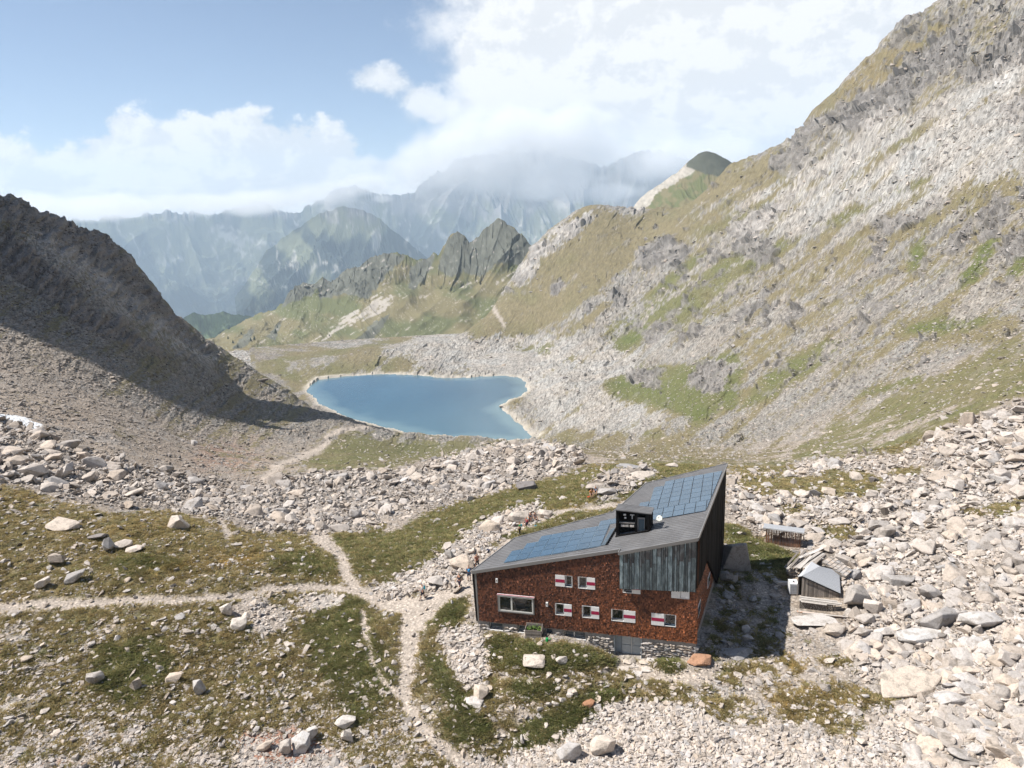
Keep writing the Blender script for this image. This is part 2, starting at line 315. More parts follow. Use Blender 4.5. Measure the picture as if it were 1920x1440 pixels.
def zones():
    # base: right mountainside of scree with grass strips
    paint('stone', box(-400, -200, 2320, 1700), .55); paint('fine', box(-400, -200, 2320, 1700), .8); paint('grass', box(-400, -200, 2320, 1700), .34)
    # left slope: brown-grey scree, with cloud shade and a sunlit band painted in
    LS = [(-400, 200), (0, 350), (200, 430), (490, 700), (820, 822), (700, 800), (600, 790), (640, 850), (560, 880), (480, 925), (330, 900), (200, 860), (0, 800), (-400, 760)]
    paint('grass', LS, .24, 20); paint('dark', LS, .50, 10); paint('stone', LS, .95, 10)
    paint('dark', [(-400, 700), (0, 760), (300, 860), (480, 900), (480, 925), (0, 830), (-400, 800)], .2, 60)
    paint('dark', [(-400, 250), (0, 380), (200, 440), (490, 712), (560, 745), (800, 820), (560, 790), (430, 760), (250, 680), (0, 590), (-400, 450)], .95, 10)  # cloud shade painted into the stone colour, down to the shadow's lower edge
    paint('grass', [(0, 545), (150, 610), (330, 690), (300, 700), (120, 640), (0, 575)], .45, 16)
    paint('pale', [(60, 430), (150, 470), (260, 560), (330, 620), (420, 690), (330, 660), (240, 600), (150, 520), (60, 455)], 1, 12); paint('dark', [(20, 410), (150, 460), (260, 550), (330, 610), (440, 695), (330, 665), (240, 610), (150, 530), (50, 460)], 0, 12)  # sunlit band between the cliffs, put in as paler stone
    paint('grass', [(280, 760), (420, 790), (640, 790), (620, 850), (540, 880), (380, 880), (300, 830)], .42, 50)
    paint('red', [(380, 835), (470, 840), (500, 860), (430, 875), (360, 870)], .7, 30)
    paint('green', [(380, 560), (440, 650), (480, 700), (400, 690), (330, 640)], .25, 30)
    paint('grass', [(370, 610), (430, 660), (500, 716), (420, 690), (340, 630)], .5, 16)
    paint('rock', [(0, 365), (60, 385), (130, 410), (190, 436), (230, 470), (262, 510), (300, 560), (330, 590), (380, 640), (440, 685), (350, 650), (262, 600), (200, 555), (150, 500), (80, 460), (0, 400)], .95, 8)
    paint('rock', [(0, 415), (60, 460), (120, 520), (180, 580), (240, 615), (300, 650), (370, 690), (280, 660), (180, 620), (90, 560), (0, 500)], .9, 10)
    paint('rock', [(180, 560), (250, 590), (330, 640), (300, 650), (220, 610)], .5, 10)
    paint('pale', [(0, 395), (60, 430), (150, 500), (250, 580), (310, 640), (240, 600), (120, 520), (40, 450), (0, 415)], .4, 10)
    # snow patch
    paint('snow', [(-40, 778), (0, 780), (45, 786), (80, 800), (70, 808), (30, 800), (0, 794), (-40, 796)], 1, 4)
    # valley floor towards the lake
    paint('grass', [(470, 690), (560, 690), (640, 672), (720, 655), (790, 690), (740, 700), (640, 702), (585, 720), (560, 740), (510, 720)], .80, 8)
    paint('green', [(470, 690), (640, 672), (790, 690), (740, 700), (585, 720), (510, 720)], .25, 8)
    paint('grass', [(700, 655), (900, 625), (1000, 620), (1100, 640), (1200, 640), (1180, 720), (1250, 800), (1180, 815), (1020, 800), (990, 720), (900, 705), (790, 700)], .05, 12)
    paint('pale fine', [(700, 655), (900, 625), (1000, 620), (1100, 640), (1200, 640), (1180, 720), (1250, 800), (1180, 815), (1020, 800), (990, 720), (900, 705), (790, 700)], .7, 16)
    paint('dark', [(790, 685), (850, 682), (860, 700), (800, 704)], .5, 10)
    for p in ([(960, 650), (1040, 645), (1030, 665), (980, 665)], [(1050, 665), (1080, 662), (1075, 676)], [(1190, 812), (1240, 805), (1250, 818), (1200, 822)]): paint('grass', p, .75, 8); paint('green', p, .6, 8)
    paint('grass', [(700, 675), (790, 680), (780, 698), (700, 700)], .6, 10)
    # right mountainside: dry grass flank under the far peaks
    paint('grass', [(840, 640), (900, 590), (960, 545), (1000, 474), (1060, 420), (1120, 385), (1180, 405), (1260, 350), (1320, 300), (1400, 300), (1330, 400), (1180, 500), (1060, 600), (990, 625), (900, 625)], .92, 12)
    paint('grass', [(1400, 300), (1500, 240), (1560, 190), (1480, 320), (1380, 400), (1250, 480), (1200, 480), (1300, 400)], .7, 16)
    for p in ([(990, 470), (1040, 425), (1085, 405), (1100, 395), (1120, 400), (1080, 440), (1040, 470), (1000, 500)], [(960, 520), (1000, 480), (1020, 470), (1010, 500), (975, 545)],
              [(1180, 395), (1200, 368), (1260, 330), (1300, 300), (1320, 300), (1290, 345), (1230, 380), (1190, 402)], [(925, 555), (955, 530), (965, 540), (935, 562)]):
        paint('grass', p, .12, 5); paint('rock', p, .75, 5); paint('pale', p, .9, 5)
    paint('dark', [(1290, 300), (1320, 283), (1370, 302), (1345, 325), (1310, 320)], 1, 4); paint('rock', [(1290, 300), (1320, 283), (1370, 302), (1345, 325), (1310, 320)], .6, 4)
    # mixed middle of the slope: diagonal strips of grass and scree
    def strip(x0, y0, x1, y1, w, g, gr=.4, ft=6):
        dx, dy = x1-x0, y1-y0; L = math.hypot(dx, dy); nx, ny = -dy/L*w, dx/L*w
        paint('grass', [(x0, y0), (x0+dx*.3+nx, y0+dy*.3+ny), (x0+dx*.7+nx*.8, y0+dy*.7+ny*.8), (x1, y1), (x0+dx*.7-nx, y0+dy*.7-ny), (x0+dx*.3-nx*.8, y0+dy*.3-ny*.8)], g, ft)
        paint('green', [(x0, y0), (x0+dx*.3+nx, y0+dy*.3+ny), (x0+dx*.7+nx*.8, y0+dy*.7+ny*.8), (x1, y1), (x0+dx*.7-nx, y0+dy*.7-ny), (x0+dx*.3-nx*.8, y0+dy*.3-ny*.8)], gr, ft)
    paint('grass', [(1300, 420), (1500, 300), (1560, 270), (1440, 380), (1350, 440), (1280, 470)], .25, 14)
    paint('grass', [(1440, 380), (1560, 300), (1750, 190), (1920, 120), (1920, 330), (1800, 380), (1700, 400), (1560, 420), (1440, 450)], .10, 14)
    paint('pale fine', [(1300, 440), (1560, 270), (1750, 190), (1920, 120), (1920, 330), (1800, 380), (1700, 400), (1560, 420), (1440, 450)], .75, 20)
    strip(1500, 400, 1770, 210, 8, .75, .2)
    strip(1640, 380, 1760, 320, 6, .9, .7); strip(1560, 430, 1680, 360, 6, .8, .5); strip(1480, 460, 1620, 380, 9, .7, .5)
    paint('grass', [(1560, 170), (1640, 100), (1760, 20), (1850, 0), (1700, 130), (1600, 230), (1530, 260)], .72, 10); paint('ochre', [(1560, 170), (1640, 100), (1760, 20), (1800, 20), (1700, 110), (1600, 210)], .12, 10)
    paint('grass', [(1150, 560), (1300, 500), (1500, 440), (1640, 430), (1700, 470), (1560, 540), (1420, 600), (1300, 640), (1180, 650), (1120, 620)], .52, 16)
    paint('green', [(1120, 620), (1200, 560), (1330, 500), (1420, 440), (1460, 450), (1400, 540), (1260, 640), (1150, 660)], .5, 20)
    strip(1140, 660, 1220, 610, 14, .97, .95); strip(1210, 560, 1330, 470, 12, .9, .7); strip(1370, 520, 1500, 440, 10, .85, .6)
    paint('grass', [(1180, 690), (1260, 640), (1400, 560), (1440, 560), (1380, 640), (1260, 700)], .12, 10)
    paint('grass', [(1130, 720), (1200, 690), (1290, 680), (1380, 660), (1400, 700), (1380, 760), (1300, 790), (1250, 770), (1150, 745)], .86, 8)
    paint('green', [(1130, 720), (1200, 690), (1290, 680), (1380, 660), (1400, 700), (1380, 760), (1300, 790), (1250, 770), (1150, 745)], .7, 8)
    strip(1380, 770, 1560, 640, 22, .8, .6); strip(1440, 740, 1620, 620, 14, .85, .5)
    paint('grass', [(1560, 560), (1700, 480), (1860, 430), (1920, 420), (1920, 600), (1800, 590), (1680, 600), (1560, 640)], .30, 14)
    paint('grass', [(1600, 440), (1740, 350), (1920, 330), (1920, 500), (1780, 540), (1650, 500)], .52, 14)
    strip(1790, 550, 1880, 440, 18, .97, .9); strip(1700, 520, 1740, 430, 14, .9, .8); strip(1880, 530, 1930, 470, 16, .95, .9); strip(1300, 440, 1480, 370, 10, .7, .4)
    paint('grass', [(1680, 620), (1800, 590), (1920, 590), (1920, 640), (1800, 640), (1700, 640)], .85, 6); paint('green', [(1680, 620), (1780, 594), (1880, 592), (1760, 630)], .8, 6)
    strip(1590, 740, 1760, 708, 9, .95, .8); paint('grass', [(1520, 660), (1600, 600), (1700, 620), (1640, 660), (1540, 700)], .5, 10)
    strip(1700, 690, 1900, 640, 6, .1)
    # near shoulder of dry grass on the right
    SH = [(1480, 850), (1560, 790), (1680, 740), (1780, 700), (1860, 650), (1920, 615), (2320, 480), (2320, 700), (1920, 745), (1800, 790), (1700, 840), (1600, 860), (1500, 870)]
    paint('grass', SH, .72, 8); paint('green', SH, .35, 8)
    strip(1600, 850, 1860, 740, 10, .35); strip(1560, 830, 1700, 770, 8, .4)
    # boulder slope and the boulder field on the right
    BF = [(1370, 900), (1500, 870), (1700, 850), (1800, 800), (1920, 755), (2320, 700), (2320, 1700), (1500, 1700), (1560, 1420), (1620, 1400), (1690, 1310), (1600, 1230), (1590, 1130), (1520, 1040), (1420, 1000), (1370, 960)]
    paint('grass', BF, .03, 6); paint('big', BF, 1, 6); paint('stone', BF, 1, 8); paint('pale', BF, .75, 10)
    for p in ([(1360, 875), (1480, 860), (1500, 880), (1400, 895)], [(1370, 905), (1440, 890), (1500, 895), (1530, 925), (1450, 930), (1380, 920)], [(1480, 905), (1560, 885), (1640, 890), (1670, 910), (1620, 935), (1520, 930)],
              [(1450, 945), (1510, 950), (1520, 970), (1470, 960)], [(1520, 985), (1600, 990), (1620, 1010), (1560, 1025), (1530, 1005)], [(1780, 965), (1860, 940), (1920, 935), (1920, 960), (1850, 965)], [(1640, 880), (1700, 875), (1760, 885), (1690, 900)]):
        paint('grass', p, .88, 6); paint('big', p, .05, 6); paint('stone', p, .35, 6); paint('green', p, .25, 6)
    paint('grass', [(1300, 850), (1480, 845), (1380, 880), (1300, 875)], .7, 10)
    paint('grass', [(1180, 815), (1280, 830), (1340, 850), (1300, 870), (1200, 880), (1110, 850), (1010, 830), (1000, 800)], .68, 8)
    # the foreground meadow on the left
    M = [(-400, 860), (0, 905), (90, 935), (200, 965), (330, 960), (430, 985), (560, 1000), (620, 1010), (660, 1120), (720, 1180), (760, 1300), (860, 1440), (900, 1700), (-400, 1700)]
    paint('grass', M, .73, 6); paint('stone', M, .60, 6); paint('mid', M, .05, 6); paint('big', M, .0, 4); paint('pale', M, .4, 6); paint('ochre', M, .16, 6); paint('green', M, .18, 6)
    for p in ([(180, 1050), (250, 1035), (340, 1045), (360, 1062), (290, 1072), (220, 1070)], [(500, 1050), (560, 1040), (640, 1050), (620, 1090), (560, 1085), (520, 1075)], [(600, 1130), (680, 1110), (720, 1200), (740, 1300), (690, 1370), (640, 1330), (590, 1260), (560, 1180)],
              [(180, 1210), (300, 1190), (330, 1260), (250, 1330), (170, 1290)]):
        paint('green', p, .75, 14); paint('grass', p, .98, 10); paint('stone', p, .25, 10)
    paint('ochre', [(270, 1062), (360, 1050), (470, 1030), (520, 1040), (480, 1062), (380, 1070), (300, 1075)], .8, 10); paint('ochre', [(-400, 900), (0, 915), (120, 945), (100, 965), (-400, 960)], .35, 14)
    paint('ochre', [(60, 970), (300, 960), (500, 1000), (400, 1030), (120, 1010)], .3, 30)
    paint('grass', [(-400, 1150), (0, 1160), (140, 1230), (200, 1330), (340, 1370), (600, 1330), (660, 1440), (600, 1700), (-400, 1700)], .60, 30)
    paint('stone', [(-400, 1150), (0, 1160), (140, 1230), (200, 1330), (340, 1370), (600, 1330), (660, 1440), (600, 1700), (-400, 1700)], .75, 30)
    paint('red', [(420, 1380), (520, 1360), (620, 1370), (660, 1430), (640, 1600), (420, 1600)], .95, 22); paint('red', [(60, 1400), (200, 1370), (340, 1400), (400, 1600), (60, 1600)], .35, 30)
    paint('grass', [(430, 1385), (600, 1375), (650, 1430), (640, 1600), (430, 1600)], .12, 22)
    # boulder belt
    BB = [(-400, 740), (0, 790), (150, 840), (330, 890), (480, 912), (600, 888), (700, 882), (780, 880), (840, 865), (880, 845), (950, 826), (1010, 828), (1090, 850), (1100, 868), (1060, 885), (960, 915), (860, 945), (760, 962), (700, 985), (640, 990), (560, 1000), (490, 992), (430, 972), (300, 955), (200, 945), (90, 925), (0, 900), (-400, 850)]
    paint('grass', BB, .0, 6); paint('big', BB, 1, 4); paint('stone', BB, 1, 6); paint('pale', BB, .55, 6)
    # grass towards the lake
    G2 = [(560, 870), (600, 840), (640, 815), (700, 805), (800, 826), (1000, 830), (900, 838), (860, 858), (780, 872), (700, 876), (600, 882)]
    paint('grass', G2, .9, 6); paint('stone', G2, .3, 6); paint('green', G2, .35, 6); paint('dark', G2, 0, 6)
    paint('grass', [(650, 800), (800, 822), (800, 832), (660, 812)], .15, 4)
    # meadow band behind the hut
    G3 = [(600, 1005), (700, 985), (860, 945), (1000, 905), (1080, 880), (1180, 870), (1300, 865), (1340, 880), (1200, 930), (1150, 980), (1000, 1010), (920, 1060), (760, 1100), (680, 1080), (640, 1040)]
    paint('grass', G3, .85, 6); paint('stone', G3, .35, 6); paint('green', G3, .55, 8); paint('big', G3, 0, 3)
    paint('ochre', [(940, 960), (1100, 920), (1180, 930), (1120, 975), (980, 1000)], .35, 16)
    paint('grass', [(1080, 925), (1180, 915), (1190, 945), (1100, 975), (1000, 985)], .6, 10)
    S2 = [(700, 1090), (790, 1060), (850, 1020), (900, 985), (960, 955), (1010, 945), (1020, 975), (960, 1000), (920, 1030), (880, 1070), (860, 1100), (780, 1110), (700, 1120)]
    paint('grass', S2, .18, 8); paint('stone', S2, .95, 8); paint('big', S2, .12, 8); paint('mid', S2, .75, 8); paint('pale', S2, .8, 8)
    paint('big stone', [(1100, 905), (1150, 885), (1210, 880), (1240, 890), (1180, 920), (1120, 930)], .7, 8); paint('grass', [(1100, 905), (1150, 885), (1210, 880), (1240, 890), (1180, 920), (1120, 930)], .2, 8)
    # mound and yard before the hut
    Y = [(690, 1180), (780, 1120), (885, 1110), (885, 1180), (1150, 1235), (1320, 1240), (1470, 1230), (1600, 1230), (1690, 1310), (1600, 1400), (1300, 1350), (1060, 1400), (960, 1600), (900, 1600), (860, 1440), (770, 1330), (740, 1240)]
    paint('grass', Y, .56, 6); paint('stone', Y, .26, 6); paint('big', Y, 0, 6); paint('mid', Y, .03, 6); paint('pale', Y, .55, 6); paint('green', Y, .2, 6)
    for p in ([(880, 1225), (930, 1190), (1030, 1205), (1140, 1235), (1150, 1250), (1080, 1265), (1010, 1262), (950, 1250)], [(960, 1390), (990, 1360), (1050, 1330), (1110, 1300), (1160, 1300), (1140, 1330), (1080, 1360), (1060, 1395), (990, 1410)],
              [(785, 1235), (815, 1230), (850, 1290), (870, 1310), (900, 1345), (870, 1350), (810, 1290)], [(1225, 1240), (1262, 1232), (1280, 1250), (1250, 1270)], [(960, 1275), (1040, 1280), (1030, 1310), (960, 1310)], [(800, 1180), (850, 1130), (880, 1130), (850, 1180)],
              [(830, 1350), (900, 1345), (930, 1380), (860, 1400)]):
        paint('grass', p, .98, 8); paint('green', p, .85, 8); paint('stone', p, .15, 8)
    paint('ochre', [(880, 1200), (980, 1215), (1000, 1260), (900, 1290)], .4, 20)
    paint('grass', [(1310, 1250), (1600, 1240), (1680, 1310), (1600, 1390), (1340, 1345)], .54, 16); paint('stone', [(1310, 1250), (1600, 1240), (1680, 1310), (1600, 1390), (1340, 1345)], .30, 16); paint('ochre', [(1480, 1200), (1600, 1250), (1640, 1330), (1500, 1390), (1380, 1340)], .55, 30)
    paint('big', [(1600, 1260), (1640, 1240), (1700, 1290), (1680, 1310)], .6, 6)
    W1 = [(1060, 1400), (1110, 1345), (1180, 1325), (1280, 1330), (1400, 1375), (1600, 1405), (1680, 1340), (1710, 1400), (1640, 1700), (900, 1700), (960, 1420)]
    paint('stone', W1, 1, 6); paint('big', W1, 0, 6); paint('mid', W1, 1, 8); paint('grass', W1, .03, 6); paint('pale', W1, 1, 6)
    paint('stone pale', [(820, 1185), (890, 1175), (920, 1220), (900, 1290), (850, 1280)], 1, 8); paint('grass', [(820, 1185), (890, 1175), (920, 1220), (900, 1290), (850, 1280)], .08, 8); paint('mid', [(820, 1185), (890, 1175), (920, 1220), (900, 1290), (850, 1280)], .8, 8)
    # yard to the right of the hut
    Y2 = [(1362, 985), (1430, 1015), (1500, 1040), (1480, 1075), (1500, 1150), (1590, 1160), (1600, 1230), (1320, 1240), (1325, 1120), (1362, 1060)]
    paint('big', Y2, 0, 4); paint('grass', Y2, .44, 6); paint('green', Y2, .5, 6); paint('stone', Y2, .5, 6); paint('grass green', [(1362, 985), (1430, 1015), (1500, 1042), (1478, 1075), (1400, 1060), (1362, 1020)], .85, 6)
    paint('grass', [(1490, 1150), (1600, 1165), (1600, 1230), (1480, 1230), (1470, 1180)], .3, 8)
    stroke('path', [(1395, 1060), (1420, 1075), (1435, 1110), (1430, 1150), (1400, 1190), (1390, 1220)], [5, 8, 12, 12, 10, 8], .9)
    stroke('path', [(1480, 1165), (1540, 1190), (1600, 1215)], 7, .8)
    # trails
    for pts, w in (([(0, 1139), (100, 1133), (250, 1125), (350, 1128), (430, 1120), (500, 1106), (560, 1100), (640, 1103), (700, 1120), (740, 1122)], [8, 7, 6, 6, 6, 5, 4, 5, 12, 14]),
                   ([(600, 1008), (625, 1030), (645, 1050), (640, 1070), (660, 1092), (675, 1108), (720, 1128), (780, 1140)], [16, 10, 9, 7, 7, 9, 16, 18]),
                   ([(885, 1092), (840, 1115), (800, 1135), (775, 1170), (765, 1210), (762, 1250), (758, 1290), (765, 1330), (785, 1365), (815, 1395), (870, 1432), (900, 1470)], [16, 14, 20, 22, 18, 14, 13, 12, 11, 13, 16, 18]),
                   ([(680, 1150), (685, 1200), (695, 1240), (715, 1280), (745, 1310)], [8, 8, 6, 6, 8]),
                   ([(410, 968), (425, 1005)], [3, 6]), ([(488, 905), (505, 885), (530, 868), (570, 852), (600, 842), (615, 828), (612, 818), (640, 806), (690, 800)], [4, 3.5, 3, 2.5, 2.5, 2.5, 2, 1.5, 1.2]),
                   ([(885, 1062), (900, 1050), (930, 1035), (950, 1018)], [8, 10, 8, 6]), ([(900, 1010), (960, 990), (1060, 960), (1180, 940)], [3, 3, 3, 4]),
                   ([(1160, 1250), (1200, 1262), (1260, 1275), (1330, 1260)], [14, 12, 8, 8])):
        stroke('path', pts, w, 1.0, 5)
    stroke('path', [(925, 575), (932, 590), (940, 598), (945, 612)], 1.2, .8, 3)
    # rocky outcrops on the right mountainside
    for p in ([(1450, 300), (1500, 240), (1560, 200), (1600, 175), (1580, 220), (1500, 275), (1460, 320)], [(1590, 190), (1650, 160), (1720, 90), (1790, 50), (1830, 30), (1810, 110), (1740, 150), (1700, 210), (1620, 245), (1560, 250)],
              [(1790, 130), (1860, 80), (1920, 20), (2000, 0), (2000, 90), (1900, 130), (1830, 160)], [(1440, 300), (1480, 285), (1530, 265), (1500, 310), (1450, 320)], [(1870, 200), (1920, 170), (1960, 160), (1960, 230), (1890, 230)],
              [(1190, 470), (1240, 440), (1280, 450), (1300, 470), (1270, 500), (1200, 500)], [(1360, 430), (1400, 400), (1470, 380), (1480, 400), (1420, 440), (1370, 450)], [(1135, 575), (1150, 540), (1180, 540), (1175, 575)], [(1200, 630), (1230, 600), (1250, 610), (1240, 640), (1210, 645)],
              [(1090, 585), (1115, 560), (1120, 570), (1100, 590)], [(1620, 490), (1650, 440), (1670, 450), (1650, 490)], [(1760, 480), (1800, 420), (1830, 400), (1820, 440), (1790, 480)], [(1830, 400), (1870, 350), (1900, 380), (1880, 440), (1840, 470)],
              [(1870, 480), (1900, 430), (1920, 440), (1930, 470), (1890, 500)], [(1620, 420), (1700, 400), (1760, 370), (1800, 370), (1740, 410), (1660, 440)], [(1460, 620), (1490, 575), (1530, 580), (1480, 610)], [(1290, 700), (1340, 680), (1380, 690), (1350, 730), (1300, 730)],
              [(1170, 700), (1200, 690), (1240, 700), (1230, 725), (1180, 720)], [(1410, 420), (1470, 470), (1440, 500), (1370, 470)], [(1030, 545), (1050, 520), (1060, 535), (1045, 555)], [(1265, 640), (1300, 620), (1330, 610), (1310, 640)]):
        paint('rock', p, .95, 5); paint('grass', p, .15, 5)
    paint('pale', [(1610, 240), (1640, 200), (1680, 180), (1690, 215), (1640, 250)], 1, 5); paint('pale', [(1840, 150), (1880, 120), (1920, 100), (1920, 140), (1860, 170)], 1, 6)
    # outcrops in the meadow
    for p in ([(420, 1150), (450, 1125), (480, 1130), (550, 1150), (540, 1180), (490, 1195), (450, 1165)], [(545, 1130), (600, 1110), (650, 1115), (650, 1135), (600, 1150), (560, 1145)], [(1160, 885), (1215, 870), (1225, 890), (1180, 905)],
              [(1490, 1170), (1560, 1160), (1600, 1180), (1590, 1195), (1530, 1190)], [(1670, 1280), (1720, 1260), (1750, 1290), (1730, 1320), (1690, 1310)], [(700, 1000), (760, 960), (790, 975)]):
        paint('rock', p, .5, 5); paint('grass', p, .1, 5); paint('pale', p, .9, 5)
zones()
def samp(ch, px, py):
    x = np.clip((px-GX0)/GS-.5, 0, GW-1.01); y = np.clip((py-GY0)/GS-.5, 0, GH-1.01)
    x = np.nan_to_num(x); y = np.nan_to_num(y); xi = x.astype(int); yi = y.astype(int); fx = x-xi; fy = y-yi; m = CH[ch]
    return (m[yi, xi]*(1-fx)+m[yi, xi+1]*fx)*(1-fy)+(m[yi+1, xi]*(1-fx)+m[yi+1, xi+1]*fx)*fy

def seg_dist(X, Y, poly):
    best = np.full(X.shape, 1e9); ins = np.zeros(X.shape, bool); n = len(poly)
    for i in range(n):
        a = poly[i]; b = poly[(i+1) % n]; L2 = ((b-a)**2).sum(); t = np.clip(((X-a[0])*(b[0]-a[0])+(Y-a[1])*(b[1]-a[1]))/L2, 0, 1)
        best = np.minimum(best, np.hypot(X-a[0]-t*(b[0]-a[0]), Y-a[1]-t*(b[1]-a[1])))
        c = ((a[1] > Y) != (b[1] > Y)); 
        with np.errstate(divide='ignore', invalid='ignore'): xi = (b[0]-a[0])*(Y-a[1])/(b[1]-a[1])+a[0]
        ins ^= c & (X < xi)
    return np.where(ins, -best, best)

HUT_A = np.array([-3.85, 57.18]); HE = np.array([.9685, -.2490]); HN = np.array([-.2490, -.9685])
HUT_PLAN = np.array([(-3.85, 57.18), (14.39, 52.49), (21.35, 69.0), (13.5, 69.0), (10.3, 64.2), (9.2, 62.9), (-.1, 62.4)])
FIELDS = {}
def build_terrain():
    global Z0
    fr = (PX > -380) & (PX < 2300) & (PY > -190) & (PY < 1690) & (np.cos(AZ)[:, None] > .5)
    jx = (fbm(XX/9, YY/9, 3, 41)-.5)*26+(fbm(XX/2.0, YY/2.0, 3, 43)-.5)*14; jy = (fbm(XX/9, YY/9, 3, 42)-.5)*16+(fbm(XX/2.0, YY/2.0, 3, 44)-.5)*9
    sc = np.clip(260/RR, .35, 1)*np.ones_like(XX)
    qx = PX+jx*sc; qy = PY+jy*sc
    f = {k: np.where(fr, samp(k, qx if k != 'path' else PX+jx*.25, qy if k != 'path' else PY+jy*.25), 0.4 if k in ('grass', 'stone') else 0) for k in CH}
    # streaks of the mountainside run down the fall line
    ang = math.radians(-38); U_ = (PX*math.cos(ang)+PY*math.sin(ang)); V_ = (-PX*math.sin(ang)+PY*math.cos(ang))
    far = sst(RR, 150, 260)*np.ones_like(XX)
    streak = fbm(U_/110, V_/13, 4, 9); patch = fbm(XX/7, YY/7, 4, 12)*(1-far)+far*fbm(PX/30, PY/22, 4, 19)
    grain = fbm(XX/1.1, YY/1.1, 3, 13)*(1-far)+far*fbm(PX/5, PY/4, 3, 29)
    rn_ = fbm(PX/16, PY/11, 4, 63); auto = sst(ridged(U_/95+fbm(PX/70, PY/70, 2, 64)*1.5, V_/30, 4, 65)+(rn_-.5)*.5, .66, .77)*far*sst(PX, 1080, 1250)*sst(PY, 800, 700)*(1-f['pale']*.85)*.9
    right_ = sst(PX, 900, 1000)
    f['rock'] = np.clip(np.maximum(np.where(far > .5, sst(f['rock']+(rn_-.5)*(1.3*right_+.5), .38, .62), f['rock']), auto), 0, 1)
    n = (patch-.5)*.8*(1-far)+(grain-.5)*.8+(streak-.5)*2.0*far+(patch-.5)*.5*far
    rnd = np.random.default_rng(4).random(XX.shape)-.5
    g = sst(f['grass']+(n+rnd*.5*far)*(1-np.abs(f['grass']*2-1)*.45)+.03*far, .36, .60)
    g = g*(1-.85*f['rock']); g = g*(1-f['path'])*(1-f['snow'])
    # heights: outcrops, hummocks, rubble
    z = Z0
    amp = f['rock']*np.clip(RR*(.0040+.0032*sst(AZ, .0, .15))[:, None], .25, 6.5)
    strata = (.7*ridged(U_/75+fbm(XX/40, YY/40, 2, 3)*1.6, V_/30, 3, 7, .5)+.3*ridged(U_/16, V_/9, 3, 17, .5))*far+ridged(XX/2.5, YY/2.5, 4, 8)*(1-far)
    crag = (.6*blocks(U_/34+fbm(PX/40, PY/40, 2, 91), V_/17, 5, 1.6)+.4*blocks(U_/13, V_/7.5, 15, 1.2))*far+(.6*blocks(XX/1.5, YY/1.1, 25)+.4*blocks(XX/.6, YY/.5, 35))*(1-far)
    disp = amp*(.55*(strata-.45)+1.1*(crag-.5))*1.6
    z = z+disp*(1-far)*.8
    disp = disp*far+far*(1-f['path'])*(blocks(U_/26, V_/12, 45, 1.5)-.5)*np.clip(RR*.0026, .3, 1.8)*(.35+.65*sst(fbm(PX/60, PY/45, 3, 47), .42, .62))
    disp = disp+far*(blocks(PX/7, PY/5, 55, 1.0)-.5)*np.clip(RR*.0016, .2, 1.2)*(1-g*.75)
    # crags stand out square to the slope
    P3 = np.stack([XX, YY, Z0], -1); gu = np.zeros_like(P3); gv = np.zeros_like(P3); gu[2:-2] = P3[4:]-P3[:-4]; gv[:, 2:-2] = P3[:, 4:]-P3[:, :-4]; nr = np.cross(gv, gu); nr[nr[..., 2] < 0] *= -1; nr /= np.linalg.norm(nr, axis=-1)[..., None]+1e-9
    nr[:3] = nr[-3:] = nr[:, :3] = nr[:, -3:] = (0, 0, 1); DX = nr[..., 0]*disp; DY = nr[..., 1]*disp; z = z+nr[..., 2]*disp
    z = z+(fbm(XX/34, YY/34, 4, 21)-.5)*np.clip((RR-110)*.02, 0, 4.5)*(1-f['path'])
    hut = np.clip(seg_dist(XX, YY, HUT_PLAN)/2.0, 0, 1) if True else 1
    near = np.clip((RR-36)/10, 0, 1)
    z = z+((fbm(XX/6, YY/6, 3, 22)-.5)*.9+(fbm(XX/1.3, YY/1.3, 3, 23)-.5)*.35*(1-f['path']*.8))*(1-far*.7)*np.clip(hut, 0, 1)
    z = z+(vnoise(XX/.28, YY/.28, 24)-.5)*.10*g*(1-far)*hut
    rough = (1-g)*(1-f['path'])*(f['fine']*.7+.3)
    z = z+rough*far*(np.random.default_rng(5).random(XX.shape)-.5)*np.clip(RR*.0010, .1, .8)
    z = z+f['big']*(1-far)*(fbm(XX/3.5, YY/3.5, 3, 25)-.45)*1.1
    z = z-f['path']*.10*(1-far)
    # the lake bed and its shore
    ld = seg_dist(XX, YY, SHORE)+(fbm(XX/14, YY/14, 3, 31)-.5)*7
    rim = ZL+.25+np.clip(ld, 0, 60)*.05
    lakeside = (RR > 440) & (RR < 1000)
    wet = (ld < 0) & (RR > 380)
    z = np.where(wet, np.minimum(z, ZL-.4+ld*.15), z)
    z = np.where(lakeside & ~wet & (AZ[:, None] > -.6) & (AZ[:, None] < .3), np.maximum(z, rim), z)
    Z0 = z
    # ground colours; on the left slope also its painted shade and sunlit band
    R_ = np.random.default_rng(3).random(XX.shape)
    def C(r, g_, b): return np.array([r, g_, b])[None, None, :]
    def mix(a, b, t): return a*(1-t[..., None])+b*t[..., None]
    stone = mix(C(.40, .355, .31), C(.54, .485, .435), f['pale'])
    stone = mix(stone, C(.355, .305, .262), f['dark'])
    mott = fbm(XX/3, YY/3, 3, 51)*(1-far)+far*fbm(PX/9, PY/7, 3, 52)
    speck = np.where(R_ > .88, 1.45, np.where(R_ < .25, .50, .80+R_*.35))
    stone = stone*(.80+.42*mott)[..., None]*(1+(speck-1)*(.45+.4*far))[..., None]
    hue = fbm(XX/15, YY/15, 2, 55)[..., None]; stone = stone*(1+(hue-.5)*np.array([.10, 0, -.10]))
    rockc = mix(C(.275, .255, .235), C(.47, .435, .40), f['pale']); rockc = mix(rockc, C(.27, .235, .21), f['dark'])
    rockc = rockc*(.55+.85*ridged(U_/20, V_/7, 4, 61))[..., None]
